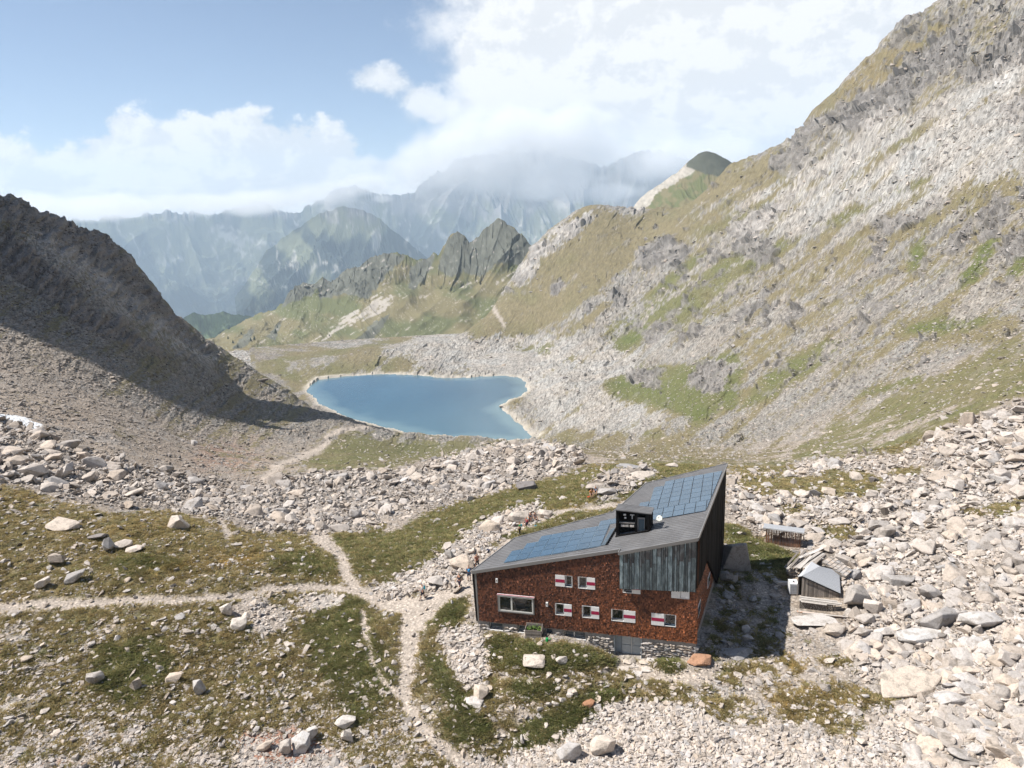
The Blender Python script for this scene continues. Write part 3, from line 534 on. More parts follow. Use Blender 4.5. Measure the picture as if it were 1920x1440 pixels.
    stone = stone*(1-.27*far*(1-.2*f['pale']))[..., None]*(1+far[..., None]*np.array([-.035, .005, .02])); rockc = rockc*(1-.12*far)[..., None]
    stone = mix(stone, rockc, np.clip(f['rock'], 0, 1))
    soil = C(.27, .215, .165)*(.75+.5*mott)[..., None]
    stone = mix(stone, soil, np.clip((1-far)*(1-f['big']*.3)*.55, 0, 1)*(mott > .40))
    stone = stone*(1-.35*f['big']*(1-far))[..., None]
    gd = C(.172, .145, .084); gg = C(.102, .115, .042); go = C(.30, .175, .035)
    gm = np.clip(f['green']*1.1+(fbm(XX/5, YY/5, 3, 71)-.5)*.9*(1-far)+(fbm(PX/40, PY/30, 3, 72)-.5)*.7*far, 0, 1)
    gc = mix(gd, gg, gm); gc = mix(gc, go, np.clip(f['ochre']*sst(fbm(XX/1.5, YY/1.5, 3, 73), .35, .65), 0, 1))
    gc = gc*(.62+.75*fbm(XX/.6, YY/.6, 2, 74))[..., None]
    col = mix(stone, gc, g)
    pathc = C(.46, .395, .335)*(.86+.28*mott)[..., None]
    col = mix(col, pathc, f['path'])
    redc = C(.36, .175, .115)*(.8+.4*mott)[..., None]; col = mix(col, redc, np.clip(f['red']*sst(mott+f['red']*.25-g*.5, .30, .60), 0, 1)*.85)
    col = mix(col, C(.80, .82, .84)*np.ones_like(col), sst(f['snow'], .4, .6))
    # pale strand line round the lake, darker shallows
    sh = np.exp(-(np.clip(ld, 0, 99)/4.5)**2)*lakeside; col = mix(col, C(.52, .47, .40)*np.ones_like(col), np.clip(sh, 0, 1)*.9)
    V = np.stack([XX+DX, YY+DY, Z0], -1).reshape(-1, 3)
    idx = np.arange(NA*NR).reshape(NA, NR)
    Fq = np.stack([idx[:-1, :-1], idx[1:, :-1], idx[1:, 1:], idx[:-1, 1:]], -1).reshape(-1, 4)
    # drop the faces nobody can ever see: far behind the crests, low below the valley
    me = np_mesh('ground', V, Fq, smooth=False); set_col(me, 'gcol', np.clip(col, 0, 1).reshape(-1, 3)); set_f(me, 'grassy', g.ravel()); set_f(me, 'farness', far.ravel())
    o = bpy.data.objects.new('ground', me); link(o); tag(o, kind='structure')
    FIELDS.update(f); FIELDS['g'] = g; FIELDS['ld'] = ld
    return o
ground = build_terrain()
def ground_z(x, y):
    x = np.asarray(x, float); y = np.asarray(y, float); a = np.arctan2(x, y); l = np.log(np.hypot(x, y))
    i = np.clip(np.searchsorted(AZ, a)-1, 0, NA-2); j = np.clip(np.searchsorted(LR, l)-1, 0, NR-2)
    fa = np.clip((a-AZ[i])/(AZ[i+1]-AZ[i]), 0, 1); fl = np.clip((l-LR[j])/(LR[j+1]-LR[j]), 0, 1)
    return (Z0[i, j]*(1-fa)+Z0[i+1, j]*fa)*(1-fl)+(Z0[i, j+1]*(1-fa)+Z0[i+1, j+1]*fa)*fl
def field_at(name, x, y):
    a = np.arctan2(x, y); l = np.log(np.hypot(x, y)); i = np.clip(np.searchsorted(AZ, a)-1, 0, NA-2); j = np.clip(np.searchsorted(LR, l)-1, 0, NR-2); return FIELDS[name][i, j]
def px_ground(px, py):
    """where the line of sight through a photo pixel first meets the ground"""
    d = px_dir(px, py); h = math.hypot(d[0], d[1]); r = np.exp(np.linspace(math.log(34), math.log(1300), 2500))
    x = d[0]/h*r; y = d[1]/h*r; z = ground_z(x, y); zl = 36+d[2]/h*r; k = np.argmax(zl < z)
    return Vector((x[k], y[k], z[k]))

def ground_material():
    m = bpy.data.materials.new('alpine_ground'); m.use_nodes = True; nt = m.node_tree; b = nt.nodes['Principled BSDF']
    at = NN(nt, 'ShaderNodeAttribute', attribute_name='gcol'); ga = NN(nt, 'ShaderNodeAttribute', attribute_name='grassy'); fa = NN(nt, 'ShaderNodeAttribute', attribute_name='farness')
    geo = NN(nt, 'ShaderNodeNewGeometry')
    n1 = NN(nt, 'ShaderNodeTexNoise', ins={'Vector': geo.outputs['Position'], 'Scale': 5.0, 'Detail': 6.0, 'Roughness': .72})
    n2 = NN(nt, 'ShaderNodeTexVoronoi', ins={'Vector': geo.outputs['Position'], 'Scale': 2.6})
    k = SSTEP(nt, n1.outputs[0], .3, .7, .62, 1.42)
    vor = SSTEP(nt, n2.outputs['Distance'], .05, .5, 1.25, .8)
    vk = MATH(nt, 'ADD', MATH(nt, 'MULTIPLY', MATH(nt, 'SUBTRACT', vor, 1.0), MATH(nt, 'SUBTRACT', 1.0, ga.outputs['Fac'])), 1.0)
    kk = MATH(nt, 'MULTIPLY', k, vk); c = VM(nt, 'SCALE', at.outputs['Color'], s=kk).outputs[0]
    nt.links.new(c, b.inputs['Base Color']); b.inputs['Roughness'].default_value = .95; b.inputs['Specular IOR Level'].default_value = .15
    h = MATH(nt, 'ADD', MATH(nt, 'MULTIPLY', n1.outputs[0], .25), MATH(nt, 'MULTIPLY', n2.outputs['Distance'], -.22))
    bm = NN(nt, 'ShaderNodeBump', ins={'Strength': .8, 'Distance': .6, 'Height': h}); nt.links.new(bm.outputs[0], b.inputs['Normal'])
    return m
ground.data.materials.append(ground_material())

# ------------------------------------------------------------------ lake
def build_lake():
    P = np.array([px_on_z(x, y, ZL)[:2] for x, y in ((500, 690), (1080, 690), (1080, 835), (640, 835), (480, 770))]); x0, y0 = P.min(0); x1, y1 = P.max(0)
    gx_, gy_ = np.meshgrid(np.linspace(x0, x1, 150), np.linspace(y0, y1, 120), indexing='ij'); V = np.stack([gx_, gy_, np.full(gx_.shape, ZL)], -1).reshape(-1, 3); idx = np.arange(150*120).reshape(150, 120)
    Fq = np.stack([idx[:-1, :-1], idx[1:, :-1], idx[1:, 1:], idx[:-1, 1:]], -1).reshape(-1, 4); sd_ = seg_dist(gx_, gy_, SHORE); keepf = (sd_.reshape(-1)[Fq] < 25).any(1)
    me = np_mesh('lake', V, Fq[keepf]); sh = np.clip(1+sd_/(4+22*fbm(gx_/22, gy_/22, 3, 3)), 0, 1); near_ = sst(gy_, y0+(y1-y0)*.55, y0+(y1-y0)*.12); set_f(me, 'shallow', np.clip(sh+.38*near_, 0, 1).ravel())
    o = link(bpy.data.objects.new('lake', me)); tag(o, kind='structure')
    m = bpy.data.materials.new('lake_water'); m.use_nodes = True; nt = m.node_tree; b = nt.nodes['Principled BSDF']
    geo = NN(nt, 'ShaderNodeNewGeometry')
    nz = NN(nt, 'ShaderNodeTexNoise', ins={'Vector': VM(nt, 'MULTIPLY', geo.outputs['Position'], (1, .35, 1)).outputs[0], 'Scale': .02, 'Detail': 4.0})
    c = MIXC(nt, SSTEP(nt, nz.outputs[0], .35, .65), (.026, .080, .130), (.034, .095, .148))
    c = MIXC(nt, NN(nt, 'ShaderNodeAttribute', attribute_name='shallow').outputs['Fac'], c, (.11, .185, .215))
    nt.links.new(c, b.inputs['Base Color']); b.inputs['Roughness'].default_value = .12; b.inputs['IOR'].default_value = 1.33; b.inputs['Specular IOR Level'].default_value = .5
    rp = NN(nt, 'ShaderNodeTexNoise', ins={'Vector': geo.outputs['Position'], 'Scale': .8, 'Detail': 3.0}); bm_ = NN(nt, 'ShaderNodeBump', ins={'Strength': .5, 'Distance': .3, 'Height': rp.outputs[0]}); nt.links.new(bm_.outputs[0], b.inputs['Normal'])
    me.materials.append(m)
build_lake()

# ------------------------------------------------------------------ farther mountains
def range_material(name, rough=.95):
    m = bpy.data.materials.new(name); m.use_nodes = True; nt = m.node_tree; b = nt.nodes['Principled BSDF']
    at = NN(nt, 'ShaderNodeAttribute', attribute_name='gcol'); nt.links.new(at.outputs['Color'], b.inputs['Base Color']); b.inputs['Roughness'].default_value = rough; b.inputs['Specular IOR Level'].default_value = .1
    return m
RM = range_material('mountain_rock_and_turf')
def build_range(name, sky, bottom_y, rt, rb, colfn, gully=(14, .05, 4), nu=520, nv=130, jag=6, seed=0, xr=None, gamma=.7, back=.12, ampf=None):
    """a mountain flank from its skyline down to its foot, with its back side; gullies cut along the fall line"""
    x0, x1 = xr or (sky[0][0], sky[-1][0]); xs = np.linspace(x0, x1, nu); S = np.array(sky, float)
    sy = np.interp(xs, S[:, 0], S[:, 1]); sr = np.interp(xs, S[:, 0], S[:, 2]) if S.shape[1] > 2 else np.full(nu, rt)
    sy = sy+(fbm(xs/9, xs*0, 5, seed+1, .6)-.5)*jag-(ridged(xs/34, xs*0, 4, seed+9, .55)-.45)*jag*1.1
    t = np.linspace(-.10, 1, nv); tt = np.clip(t, 0, 1)
    top = _R[None]*((xs-960)/F_PX)[:, None]-_U[None]*((sy-720)/F_PX)[:, None]+_F[None]; bot = _R[None]*((xs-960)/F_PX)[:, None]-_U[None]*((bottom_y-720)/F_PX)+_F[None]
    ht = np.hypot(top[:, 0], top[:, 1]); hb = np.hypot(bot[:, 0], bot[:, 1]); et = top[:, 2]/ht; eb = bot[:, 2]/hb
    r = sr[:, None]+(rb-sr[:, None])*tt[None]+np.where(t < 0, sr[:, None]*back*(-t/.10)[None], 0)
    ax = top[:, 0]/ht; ay = top[:, 1]/ht; X = ax[:, None]*r; Y = ay[:, None]*r
    lam = gully[0]; amp = gully[1]*rt
    wx = (fbm(X/lam/2.5, Y/lam/2.5, 3, seed+5)-.5)*2.2; wy = (fbm(X/lam/2.5, Y/lam/2.5, 3, seed+6)-.5)*2.2
    rel = ridged(X/lam+wx, Y/lam/gully[2]+wy, 7, seed+2, .52); rel2 = ridged(X/lam/3.1+wy*.5, Y/lam/4.5+wx*.5, 3, seed+8, .5)
    prof = tt**gamma
    def box1(v, k): c = np.convolve(np.pad(v, k, mode='edge'), np.ones(2*k+1)/(2*k+1), 'valid'); return c
    ets = box1(et, 16)
    z = (36+ets*sr)[:, None]*(1-prof)+(36+eb*rb)[:, None]*prof
    if ampf is not None: qx_, qy_ = world_to_px(X, Y, z); am, crg = ampf(qx_, qy_); z = z+crg*(blocks(X/26, Y/60, 7, 1.5)*.6+blocks(X/10, Y/22, 9, 1.3)*.4-.5)
    else: am = 1.0
    z = z+am*amp*((rel-.5)*1.0+(rel2-.5)*1.5)*np.clip(tt*6, .12, 1)[None]
    z -= np.where(t < 0, rt*.10*(-t/.10), 0)[None]
    def box1(v, k): c = np.convolve(np.pad(v, k, mode='edge'), np.ones(2*k+1)/(2*k+1), 'valid'); return c
    for k_, w_ in ((26, .7), (26, .4), (12, .10), (3, .035), (0, .016), (0, .016)):
        el = (z-36)/r; d = et-el.max(1); d = box1(d, k_) if k_ else d; z = z+(d[:, None]*r)*np.exp(-(tt/w_)**2)[None]
    V = np.stack([X, Y, z], -1); PXs, PYs = world_to_px(X, Y, z); T = rel
    idx = np.arange(nu*nv).reshape(nu, nv); Fq = np.stack([idx[:-1, :-1], idx[:-1, 1:], idx[1:, 1:], idx[1:, :-1]], -1).reshape(-1, 4)
    me = np_mesh(name, V.reshape(-1, 3), Fq, smooth=False); set_col(me, 'gcol', np.clip(colfn(PXs, PYs, T), 0, 1).reshape(-1, 3)); me.materials.append(RM)
    o = link(bpy.data.objects.new(name, me)); tag(o, kind='structure'); return V, PXs, PYs
def c3(*c): return np.array(c)[None, None, :]
def mixc(a, b, t): return a*(1-t[..., None])+b*t[..., None]
def paint_local(P, poly, X, Y, soft=6.0): return np.clip(-seg_dist(X, Y, np.array(poly, float))/soft+.5, 0, 1)
def col_mid(X, Y, T):
    n = fbm(X/25, Y/14, 5, 81); ang = math.radians(-32); U = X*math.cos(ang)+Y*math.sin(ang); W = -X*math.sin(ang)+Y*math.cos(ang)
    g = mixc(c3(.175, .152, .085), c3(.118, .125, .062), sst(fbm(X/60, Y/30, 3, 82), .35, .65)); g = g*(.8+.4*n)[..., None]
    rk = c3(.135, .138, .115)*(.65+.6*ridged(X/8, Y/14, 4, 83))[..., None]
    m = np.zeros_like(X)
    for p in ([(845, 520), (820, 505), (835, 455), (858, 430), (880, 450), (905, 425), (940, 405), (975, 435), (1005, 468), (985, 500), (940, 490), (900, 520), (870, 510)],
              [(690, 560), (650, 550), (600, 560), (590, 530), (650, 500), (720, 470), (760, 480), (720, 520)], [(530, 575), (540, 545), (570, 525), (600, 530), (590, 550)], [(765, 540), (770, 500), (800, 480), (815, 475), (800, 520), (775, 545)]):
        m = np.maximum(m, paint_local(0, p, X, Y, 8))
    m = sst(m+(fbm(X/9, Y/12, 4, 84)-.5)*1.1, .35, .6)
    for p in ([(660, 645), (700, 605), (730, 590), (720, 610), (690, 650)], [(430, 660), (460, 625), (480, 610), (470, 640), (440, 665)], [(500, 630), (530, 600), (515, 640)]):
        m = np.maximum(m, sst(paint_local(0, p, X, Y, 6)+(fbm(X/6, Y/6, 3, 85)-.5), .4, .6)*.9)
    sc = np.zeros_like(X)
    for p in ([(480, 695), (560, 660), (640, 600), (700, 560), (740, 545), (725, 580), (660, 610), (610, 640), (560, 690)], [(560, 690), (610, 650), (640, 635), (600, 670), (570, 695)]):
        sc = np.maximum(sc, paint_local(0, p, X, Y, 14))
    sc = sst(sc*.62+(fbm(U/26, W/4, 4, 86)-.5)*1.5+(fbm(X/5, Y/4, 3, 87)-.5)*.6, .36, .60)*.8; speck = (np.random.default_rng(1).random(X.shape) > .965)*.5
    sc = np.maximum(sc, speck*(fbm(X/30, Y/20, 2, 88) > .5)*(1-m))
    return mixc(mixc(g, rk, m), c3(.43, .39, .35)*np.ones_like(g), np.clip(sc, 0, 1))
def amp_mid(X, Y):
    m = np.zeros_like(X)
    for p in ([(845, 530), (815, 515), (835, 450), (858, 430), (880, 450), (905, 425), (940, 400), (975, 435), (1005, 468), (985, 505), (940, 500), (900, 520), (870, 520)], [(690, 560), (650, 550), (600, 560), (540, 570), (535, 540), (590, 520), (650, 500), (720, 465), (800, 475), (800, 520), (720, 520)]):
        m = np.maximum(m, paint_local(0, p, X, Y, 16))
    return .32+.30*m, 12*m
MID_SKY = [(370, 640), (405, 628), (440, 612), (480, 590), (520, 575), (532, 570), (540, 548), (556, 540), (570, 530), (590, 532), (605, 520), (620, 528), (650, 505), (680, 492), (700, 480), (720, 476), (740, 472), (760, 478), (775, 485), (800, 488), (812, 470), (822, 478),
           (835, 455), (845, 440), (858, 434), (868, 440), (880, 453), (890, 448), (905, 430), (920, 418), (935, 409), (945, 412), (960, 425), (975, 440), (990, 455), (1000, 465), (1030, 480), (1080, 500)]
def col_summit(X, Y, T):
    n = fbm(X/12, Y/9, 4, 96); g = mixc(c3(.17, .15, .085), c3(.12, .13, .062), sst(n, .4, .6)); pale = sst(paint_local(0, [(1165, 410), (1195, 365), (1240, 330), (1290, 298), (1312, 292), (1300, 325), (1262, 345), (1230, 365), (1205, 400)], X, Y, 8)+(fbm(X/7, Y/7, 4, 97)-.5)*1.3, .4, .62)
    dk = sst(paint_local(0, [(1285, 312), (1300, 280), (1322, 275), (1350, 282), (1400, 320), (1360, 335), (1318, 325)], X, Y, 8)+(n-.5)*.6, .4, .6)
    c = mixc(g, c3(.42, .385, .345)*(.6+.8*fbm(X/4, Y/4, 3, 98))[..., None], pale*.8); return mixc(c, c3(.085, .090, .070)*(.8+.4*n)[..., None], dk)
build_range('mountain_summit', [(1100, 470), (1150, 425), (1180, 398), (1200, 371), (1240, 342), (1270, 322), (1295, 300), (1310, 288), (1322, 284), (1340, 287), (1360, 297), (1385, 312), (1420, 335), (1480, 370)], 520, 1600, 1250, col_summit, gully=(120, .012, 1.5), jag=3, seed=50, nu=260, nv=110, gamma=.9)
RIDGE = build_range('mountain_ridge', [(x, y, 1900-(x-370)*.75) for x, y in MID_SKY], 730, 1700, 1150, col_mid, gully=(150, .045, 1.1), jag=9, seed=10, nu=640, nv=190, gamma=.8, ampf=amp_mid)
def col_forest(X, Y, T):
    r = np.random.default_rng(2).random(X.shape); return (c3(.030, .045, .022)*(.5+1.1*r)[..., None])+c3(.05, .06, .03)*sst(fbm(X/14, Y/10, 3, 90), .6, .75)[..., None]
build_range('forested_hill', [(320, 612), (345, 596), (365, 586), (385, 590), (400, 589), (420, 584), (440, 590), (470, 593), (500, 604), (540, 625), (600, 650)], 720, 3300, 2500, col_forest, gully=(260, .02, 1.5), jag=4, seed=20, nu=300, nv=60)
def col_far(X, Y, T):
    n = fbm(X/50, Y/40, 4, 91); up = sst(Y, 470, 350); g = mixc(c3(.14, .15, .095), c3(.030, .040, .036), sst(fbm(X/40, Y/60, 4, 92)+(Y-480)/500, .42, .6))
    rk = c3(.21, .20, .19)*(.55+.8*T)[..., None]; g = mixc(g, rk, sst(up*.8+(fbm(X/22, Y/30, 4, 93)-.5)*.9, .35, .7))
    scree = sst(ridged(X/38+Y/60+fbm(X/40, Y/40, 3, 4)*2.5, Y/55-X/90, 5, 94), .60, .85)*sst(Y, 330, 380)*sst(Y, 580, 500)
    return mixc(g, c3(.42, .40, .36)*np.ones_like(g), scree*.7)
build_range('mountain_spur', [(440, 560), (500, 470), (560, 425), (600, 400), (640, 388), (680, 392), (720, 415), (760, 452), (800, 482), (850, 512), (900, 545), (960, 600)], 720, 6200, 4300, col_far, gully=(620, .045, 1.8), jag=6, seed=30, nu=400, nv=110)
FAR_SKY = [(-100, 400), (180, 410), (240, 406), (300, 398), (400, 400), (440, 392), (455, 382), (475, 369), (490, 382), (520, 398), (560, 396), (600, 378), (630, 352), (645, 349), (665, 346), (690, 358), (720, 364), (755, 366), (775, 358), (795, 338), (812, 324), (820, 322), (835, 318), (860, 296), (900, 285), (960, 282), (1000, 284),
           (1022, 280), (1040, 288), (1060, 296), (1070, 292), (1085, 300), (1110, 308), (1130, 314), (1150, 306), (1165, 298), (1200, 282), (1260, 290), (1330, 310), (1420, 330)]
build_range('far_mountains', FAR_SKY, 720, 9500, 6500, col_far, gully=(900, .060, 1.5), jag=13, seed=40, nu=760, nv=200)
# ------------------------------------------------------------------ air
def build_haze():
    bm = bmesh.new(); bmesh.ops.create_cube(bm, size=1.0)
    for v in bm.verts: v.co = Vector((v.co.x*22000, 5200+v.co.y*15000, -850+v.co.z*3900))
    me = bpy.data.meshes.new('haze'); bm.to_mesh(me); bm.free(); o = link(bpy.data.objects.new('haze', me)); tag(o, kind='stuff')
    m = bpy.data.materials.new('air'); m.use_nodes = True; nt = m.node_tree; nt.nodes.clear()
    v = NN(nt, 'ShaderNodeVolumePrincipled', ins={'Color': (.68, .84, 1.0, 1), 'Density': 0.78e-4, 'Anisotropy': .1})
    out = NN(nt, 'ShaderNodeOutputMaterial'); nt.links.new(v.outputs[0], out.inputs['Volume']); me.materials.append(m)
build_haze()

def build_cloud(name, label, lobes, dens, seed, grp=None):
    """cloud drifting in front of the far range: overlapping puffs, real volume, r in metres"""
    C0 = []
    for (x, y, r, w, h) in lobes:
        d = px_dir(x, y); hh = math.hypot(d[0], d[1]); p = CAM+d/hh*r; C0.append((Vector(p), w/F_PX*r, h/F_PX*r))
    cen = sum((c[0] for c in C0), Vector())/len(C0)
    bm = bmesh.new()
    for p, w, h in C0:
        b2 = bmesh.ops.create_icosphere(bm, subdivisions=3, radius=1.0)
        for v in b2['verts']:
            v.co = Vector((v.co.x*w*1.25, v.co.y*w*.7, v.co.z*h*1.25))+p-cen
    me = bpy.data.meshes.new(name); bm.to_mesh(me); bm.free()
    o = link(bpy.data.objects.new(name, me)); o.location = cen; tag(o, label, 'cloud', grp)
    rm = o.modifiers.new('m', 'REMESH'); rm.mode = 'VOXEL'; rm.voxel_size = 60
    m = bpy.data.materials.new(name+'_vapour'); m.use_nodes = True; nt = m.node_tree; nt.nodes.clear()
    tc = NN(nt, 'ShaderNodeTexCoord'); P = tc.outputs['Object']; best = None
    for p, w, h in C0:
        q = VM(nt, 'DIVIDE', VM(nt, 'SUBTRACT', P, tuple(p-cen)).outputs[0], (w, w*.6, h)).outputs[0]
        l = MATH(nt, 'SUBTRACT', 1.0, VM(nt, 'LENGTH', q).outputs['Value']); best = l if best is None else MATH(nt, 'SMOOTH_MAX', best, l, .25)
    n = NN(nt, 'ShaderNodeTexNoise', ins={'Vector': VM(nt, 'ADD', P, (seed*977., 0, 0)).outputs[0], 'Scale': 1/620., 'Detail': 4.0, 'Roughness': .62})
    e = MATH(nt, 'ADD', best, MATH(nt, 'MULTIPLY', MATH(nt, 'SUBTRACT', n.outputs[0], .5), 2.2))
    den = MATH(nt, 'MULTIPLY', SSTEP(nt, e, .12, .6), dens)
    v = NN(nt, 'ShaderNodeVolumePrincipled', ins={'Color': (1, 1, 1, 1), 'Density': den, 'Anisotropy': .0})
    out = NN(nt, 'ShaderNodeOutputMaterial'); nt.links.new(v.outputs[0], out.inputs['Volume']); me.materials.append(m)
    m.cycles.homogeneous_volume = False
    return o
build_cloud('cloud', 'pale cloud veiling the hazy peaks in the middle of the valley', [(840, 290, 5600, 110, 70), (930, 320, 5500, 130, 60), (1040, 345, 5500, 130, 35), (1130, 360, 5600, 110, 28), (1200, 300, 5700, 90, 60), (780, 300, 5600, 80, 60), (960, 250, 5700, 180, 60), (1110, 285, 5800, 110, 50), (1270, 292, 5900, 100, 48), (1360, 290, 6000, 90, 50)], .0042, 1)
build_cloud('cloud', 'long bank of bright cumulus resting on the far mountains on the left', [(60, 392, 5600, 150, 26), (220, 388, 5500, 150, 26), (360, 380, 5500, 140, 24), (480, 378, 5500, 120, 24), (590, 362, 5600, 90, 30), (670, 345, 5700, 70, 24), (-110, 392, 5600, 150, 26)], .0042, 3)
build_cloud('cloud', 'small scrap of cloud hanging below the ridge between the two banks', [(715, 372, 5200, 30, 12)], .006, 5)

def shadow_cloud():
    """a real puff over the left mountainside, outside the picture, between the sun and the scree"""
    U_ = [(0, 470), (100, 535), (180, 590), (250, 632), (350, 682), (470, 722), (585, 763)]; L_ = [(0, 596), (110, 628), (200, 660), (270, 688), (360, 728), (450, 766), (570, 790)]
    bm = bmesh.new(); T = 430.0; g = np.random.default_rng(4); C0 = []
    for i in range(len(U_)-1):
        for k in (0, .33, .66):
            u = [U_[i][q]*(1-k)+U_[i+1][q]*k for q in (0, 1)]; l = [L_[i][q]*(1-k)+L_[i+1][q]*k for q in (0, 1)]
            a, b = px_ground(*u), px_ground(*l); r = (a-b).length*.36+3; c = a*.36+b*.64-_sd*T; C0.append(c)
            bmesh.ops.create_icosphere(bm, subdivisions=3, radius=1.0, matrix=Matrix.Translation(c) @ Matrix.Diagonal((r*g.uniform(.9, 1.12), r*g.uniform(.9, 1.12), r*.55, 1)))
    me = bpy.data.meshes.new('cloud'); bm.to_mesh(me); bm.free(); o = link(bpy.data.objects.new('cloud', me)); tag(o, 'white cloud floating above the left mountainside and shading its scree', 'cloud')
    rm = o.modifiers.new('m', 'REMESH'); rm.mode = 'VOXEL'; rm.voxel_size = 5
    tx = bpy.data.textures.new('puffs', 'CLOUDS'); tx.noise_scale = 22; tx.noise_depth = 3; d = o.modifiers.new('d', 'DISPLACE'); d.texture = tx; d.strength = 16; d.mid_level = .5
    m = pm = bpy.data.materials.new('cloud_white'); m.use_nodes = True; b = m.node_tree.nodes['Principled BSDF']; b.inputs['Base Color'].default_value = (.9, .9, .9, 1); b.inputs['Roughness'].default_value = 1; b.inputs['Specular IOR Level'].default_value = 0
    me.materials.append(m)
shadow_cloud()
# ------------------------------------------------------------------ stones
def stone_material(name, base=(.485, .440, .395), inst=True, vary=.2):
    m = bpy.data.materials.new(name); m.use_nodes = True; nt = m.node_tree; b = nt.nodes['Principled BSDF']
    oi = NN(nt, 'ShaderNodeObjectInfo'); geo = NN(nt, 'ShaderNodeNewGeometry')
    n = NN(nt, 'ShaderNodeTexNoise', ins={'Vector': geo.outputs['Position'], 'Scale': 1.7, 'Detail': 6.0, 'Roughness': .7})
    n2 = NN(nt, 'ShaderNodeTexNoise', ins={'Vector': geo.outputs['Position'], 'Scale': 9.0, 'Detail': 3.0, 'Roughness': .6})
    if inst:
        tone = NN(nt, 'ShaderNodeAttribute', attribute_type='INSTANCER', attribute_name='tone').outputs['Fac']; hue = NN(nt, 'ShaderNodeAttribute', attribute_type='INSTANCER', attribute_name='hue').outputs['Fac']
    else:
        tone = SSTEP(nt, oi.outputs['Random'], 0, 1, 1-vary, 1+vary*.5); hue = MATH(nt, 'FRACT', MATH(nt, 'MULTIPLY', oi.outputs['Random'], 7.3))
    c = MIXC(nt, hue, (base[0]*.94, base[1]*.98, base[2]*1.05), (base[0]*1.06, base[1]*.97, base[2]*.88))
    c = MIXC(nt, SSTEP(nt, n.outputs[0], .46, .68, 0, .8), c, (base[0]*.52, base[1]*.50, base[2]*.47))
    c = MIXC(nt, SSTEP(nt, n2.outputs[0], .60, .75, 0, .35), c, (.25, .23, .16))
    c = VM(nt, 'SCALE', c, s=MATH(nt, 'MULTIPLY', tone, SSTEP(nt, n2.outputs[0], .3, .7, .86, 1.12))).outputs[0]
    nt.links.new(c, b.inputs['Base Color']); b.inputs['Roughness'].default_value = .9; b.inputs['Specular IOR Level'].default_value = .2
    bp = NN(nt, 'ShaderNodeBump', ins={'Strength': .5, 'Distance': .12, 'Height': n2.outputs[0]}); nt.links.new(bp.outputs[0], b.inputs['Normal'])
    return m
ST_I = stone_material('granite_rubble'); ST_O = stone_material('granite_block', inst=False)
ST_DARK = stone_material('dark_gneiss', (.24, .21, .19), False); ST_WHITE = stone_material('pale_granite', (.56, .515, .465), False, .12); ST_RED = stone_material('rusty_stone', (.42, .24, .15), False); ST_GREY = stone_material('grey_gneiss', (.36, .345, .33), False, .2)
def hull_mesh(name, rng, n=12, flat=1.0, boxy=.55, crisp=0.0):
    """angular block: hull of points thrown on a rounded box, a few corners knocked off"""
    P = rng.normal(size=(n, 3)); P /= np.abs(P).max(1)[:, None]**boxy*np.linalg.norm(P, axis=1)[:, None]**(1-boxy); P *= rng.uniform(.82, 1.0, (n, 1))
    P[:, 2] *= flat; sh = rng.uniform(-.3, .3, 2); P[:, 0] += P[:, 2]*sh[0]; P[:, 1] += P[:, 2]*sh[1]
    bm = bmesh.new(); vs = [bm.verts.new(p*.5) for p in P]
    r = bmesh.ops.convex_hull(bm, input=vs); bmesh.ops.delete(bm, geom=[g for g in set(r['geom_interior']+r['geom_unused']) if isinstance(g, bmesh.types.BMVert)], context='VERTS')
    bmesh.ops.dissolve_limit(bm, angle_limit=math.radians(14), verts=bm.verts, edges=bm.edges)
    if crisp: bmesh.ops.bevel(bm, geom=list(bm.edges), offset=crisp, segments=1, affect='EDGES', clamp_overlap=True)
    bmesh.ops.triangulate(bm, faces=bm.faces); bmesh.ops.recalc_face_normals(bm, faces=bm.faces)
    me = bpy.data.meshes.new(name); bm.to_mesh(me); bm.free(); return me
rk = np.random.default_rng(21)
ROCKS = [hull_mesh('stone_shape', rk, int(rk.integers(9, 16)), float(rk.uniform(.42, .95)), float(rk.uniform(.3, .9))) for _ in range(26)]
for m_ in ROCKS: m_.materials.append(ST_I)
BIGROCKS = [hull_mesh('boulder_shape', rk, int(rk.integers(14, 24)), float(rk.uniform(.5, .95)), float(rk.uniform(.4, 1.0)), .03) for _ in range(22)]
for m_ in BIGROCKS: m_.materials.append(ST_O)

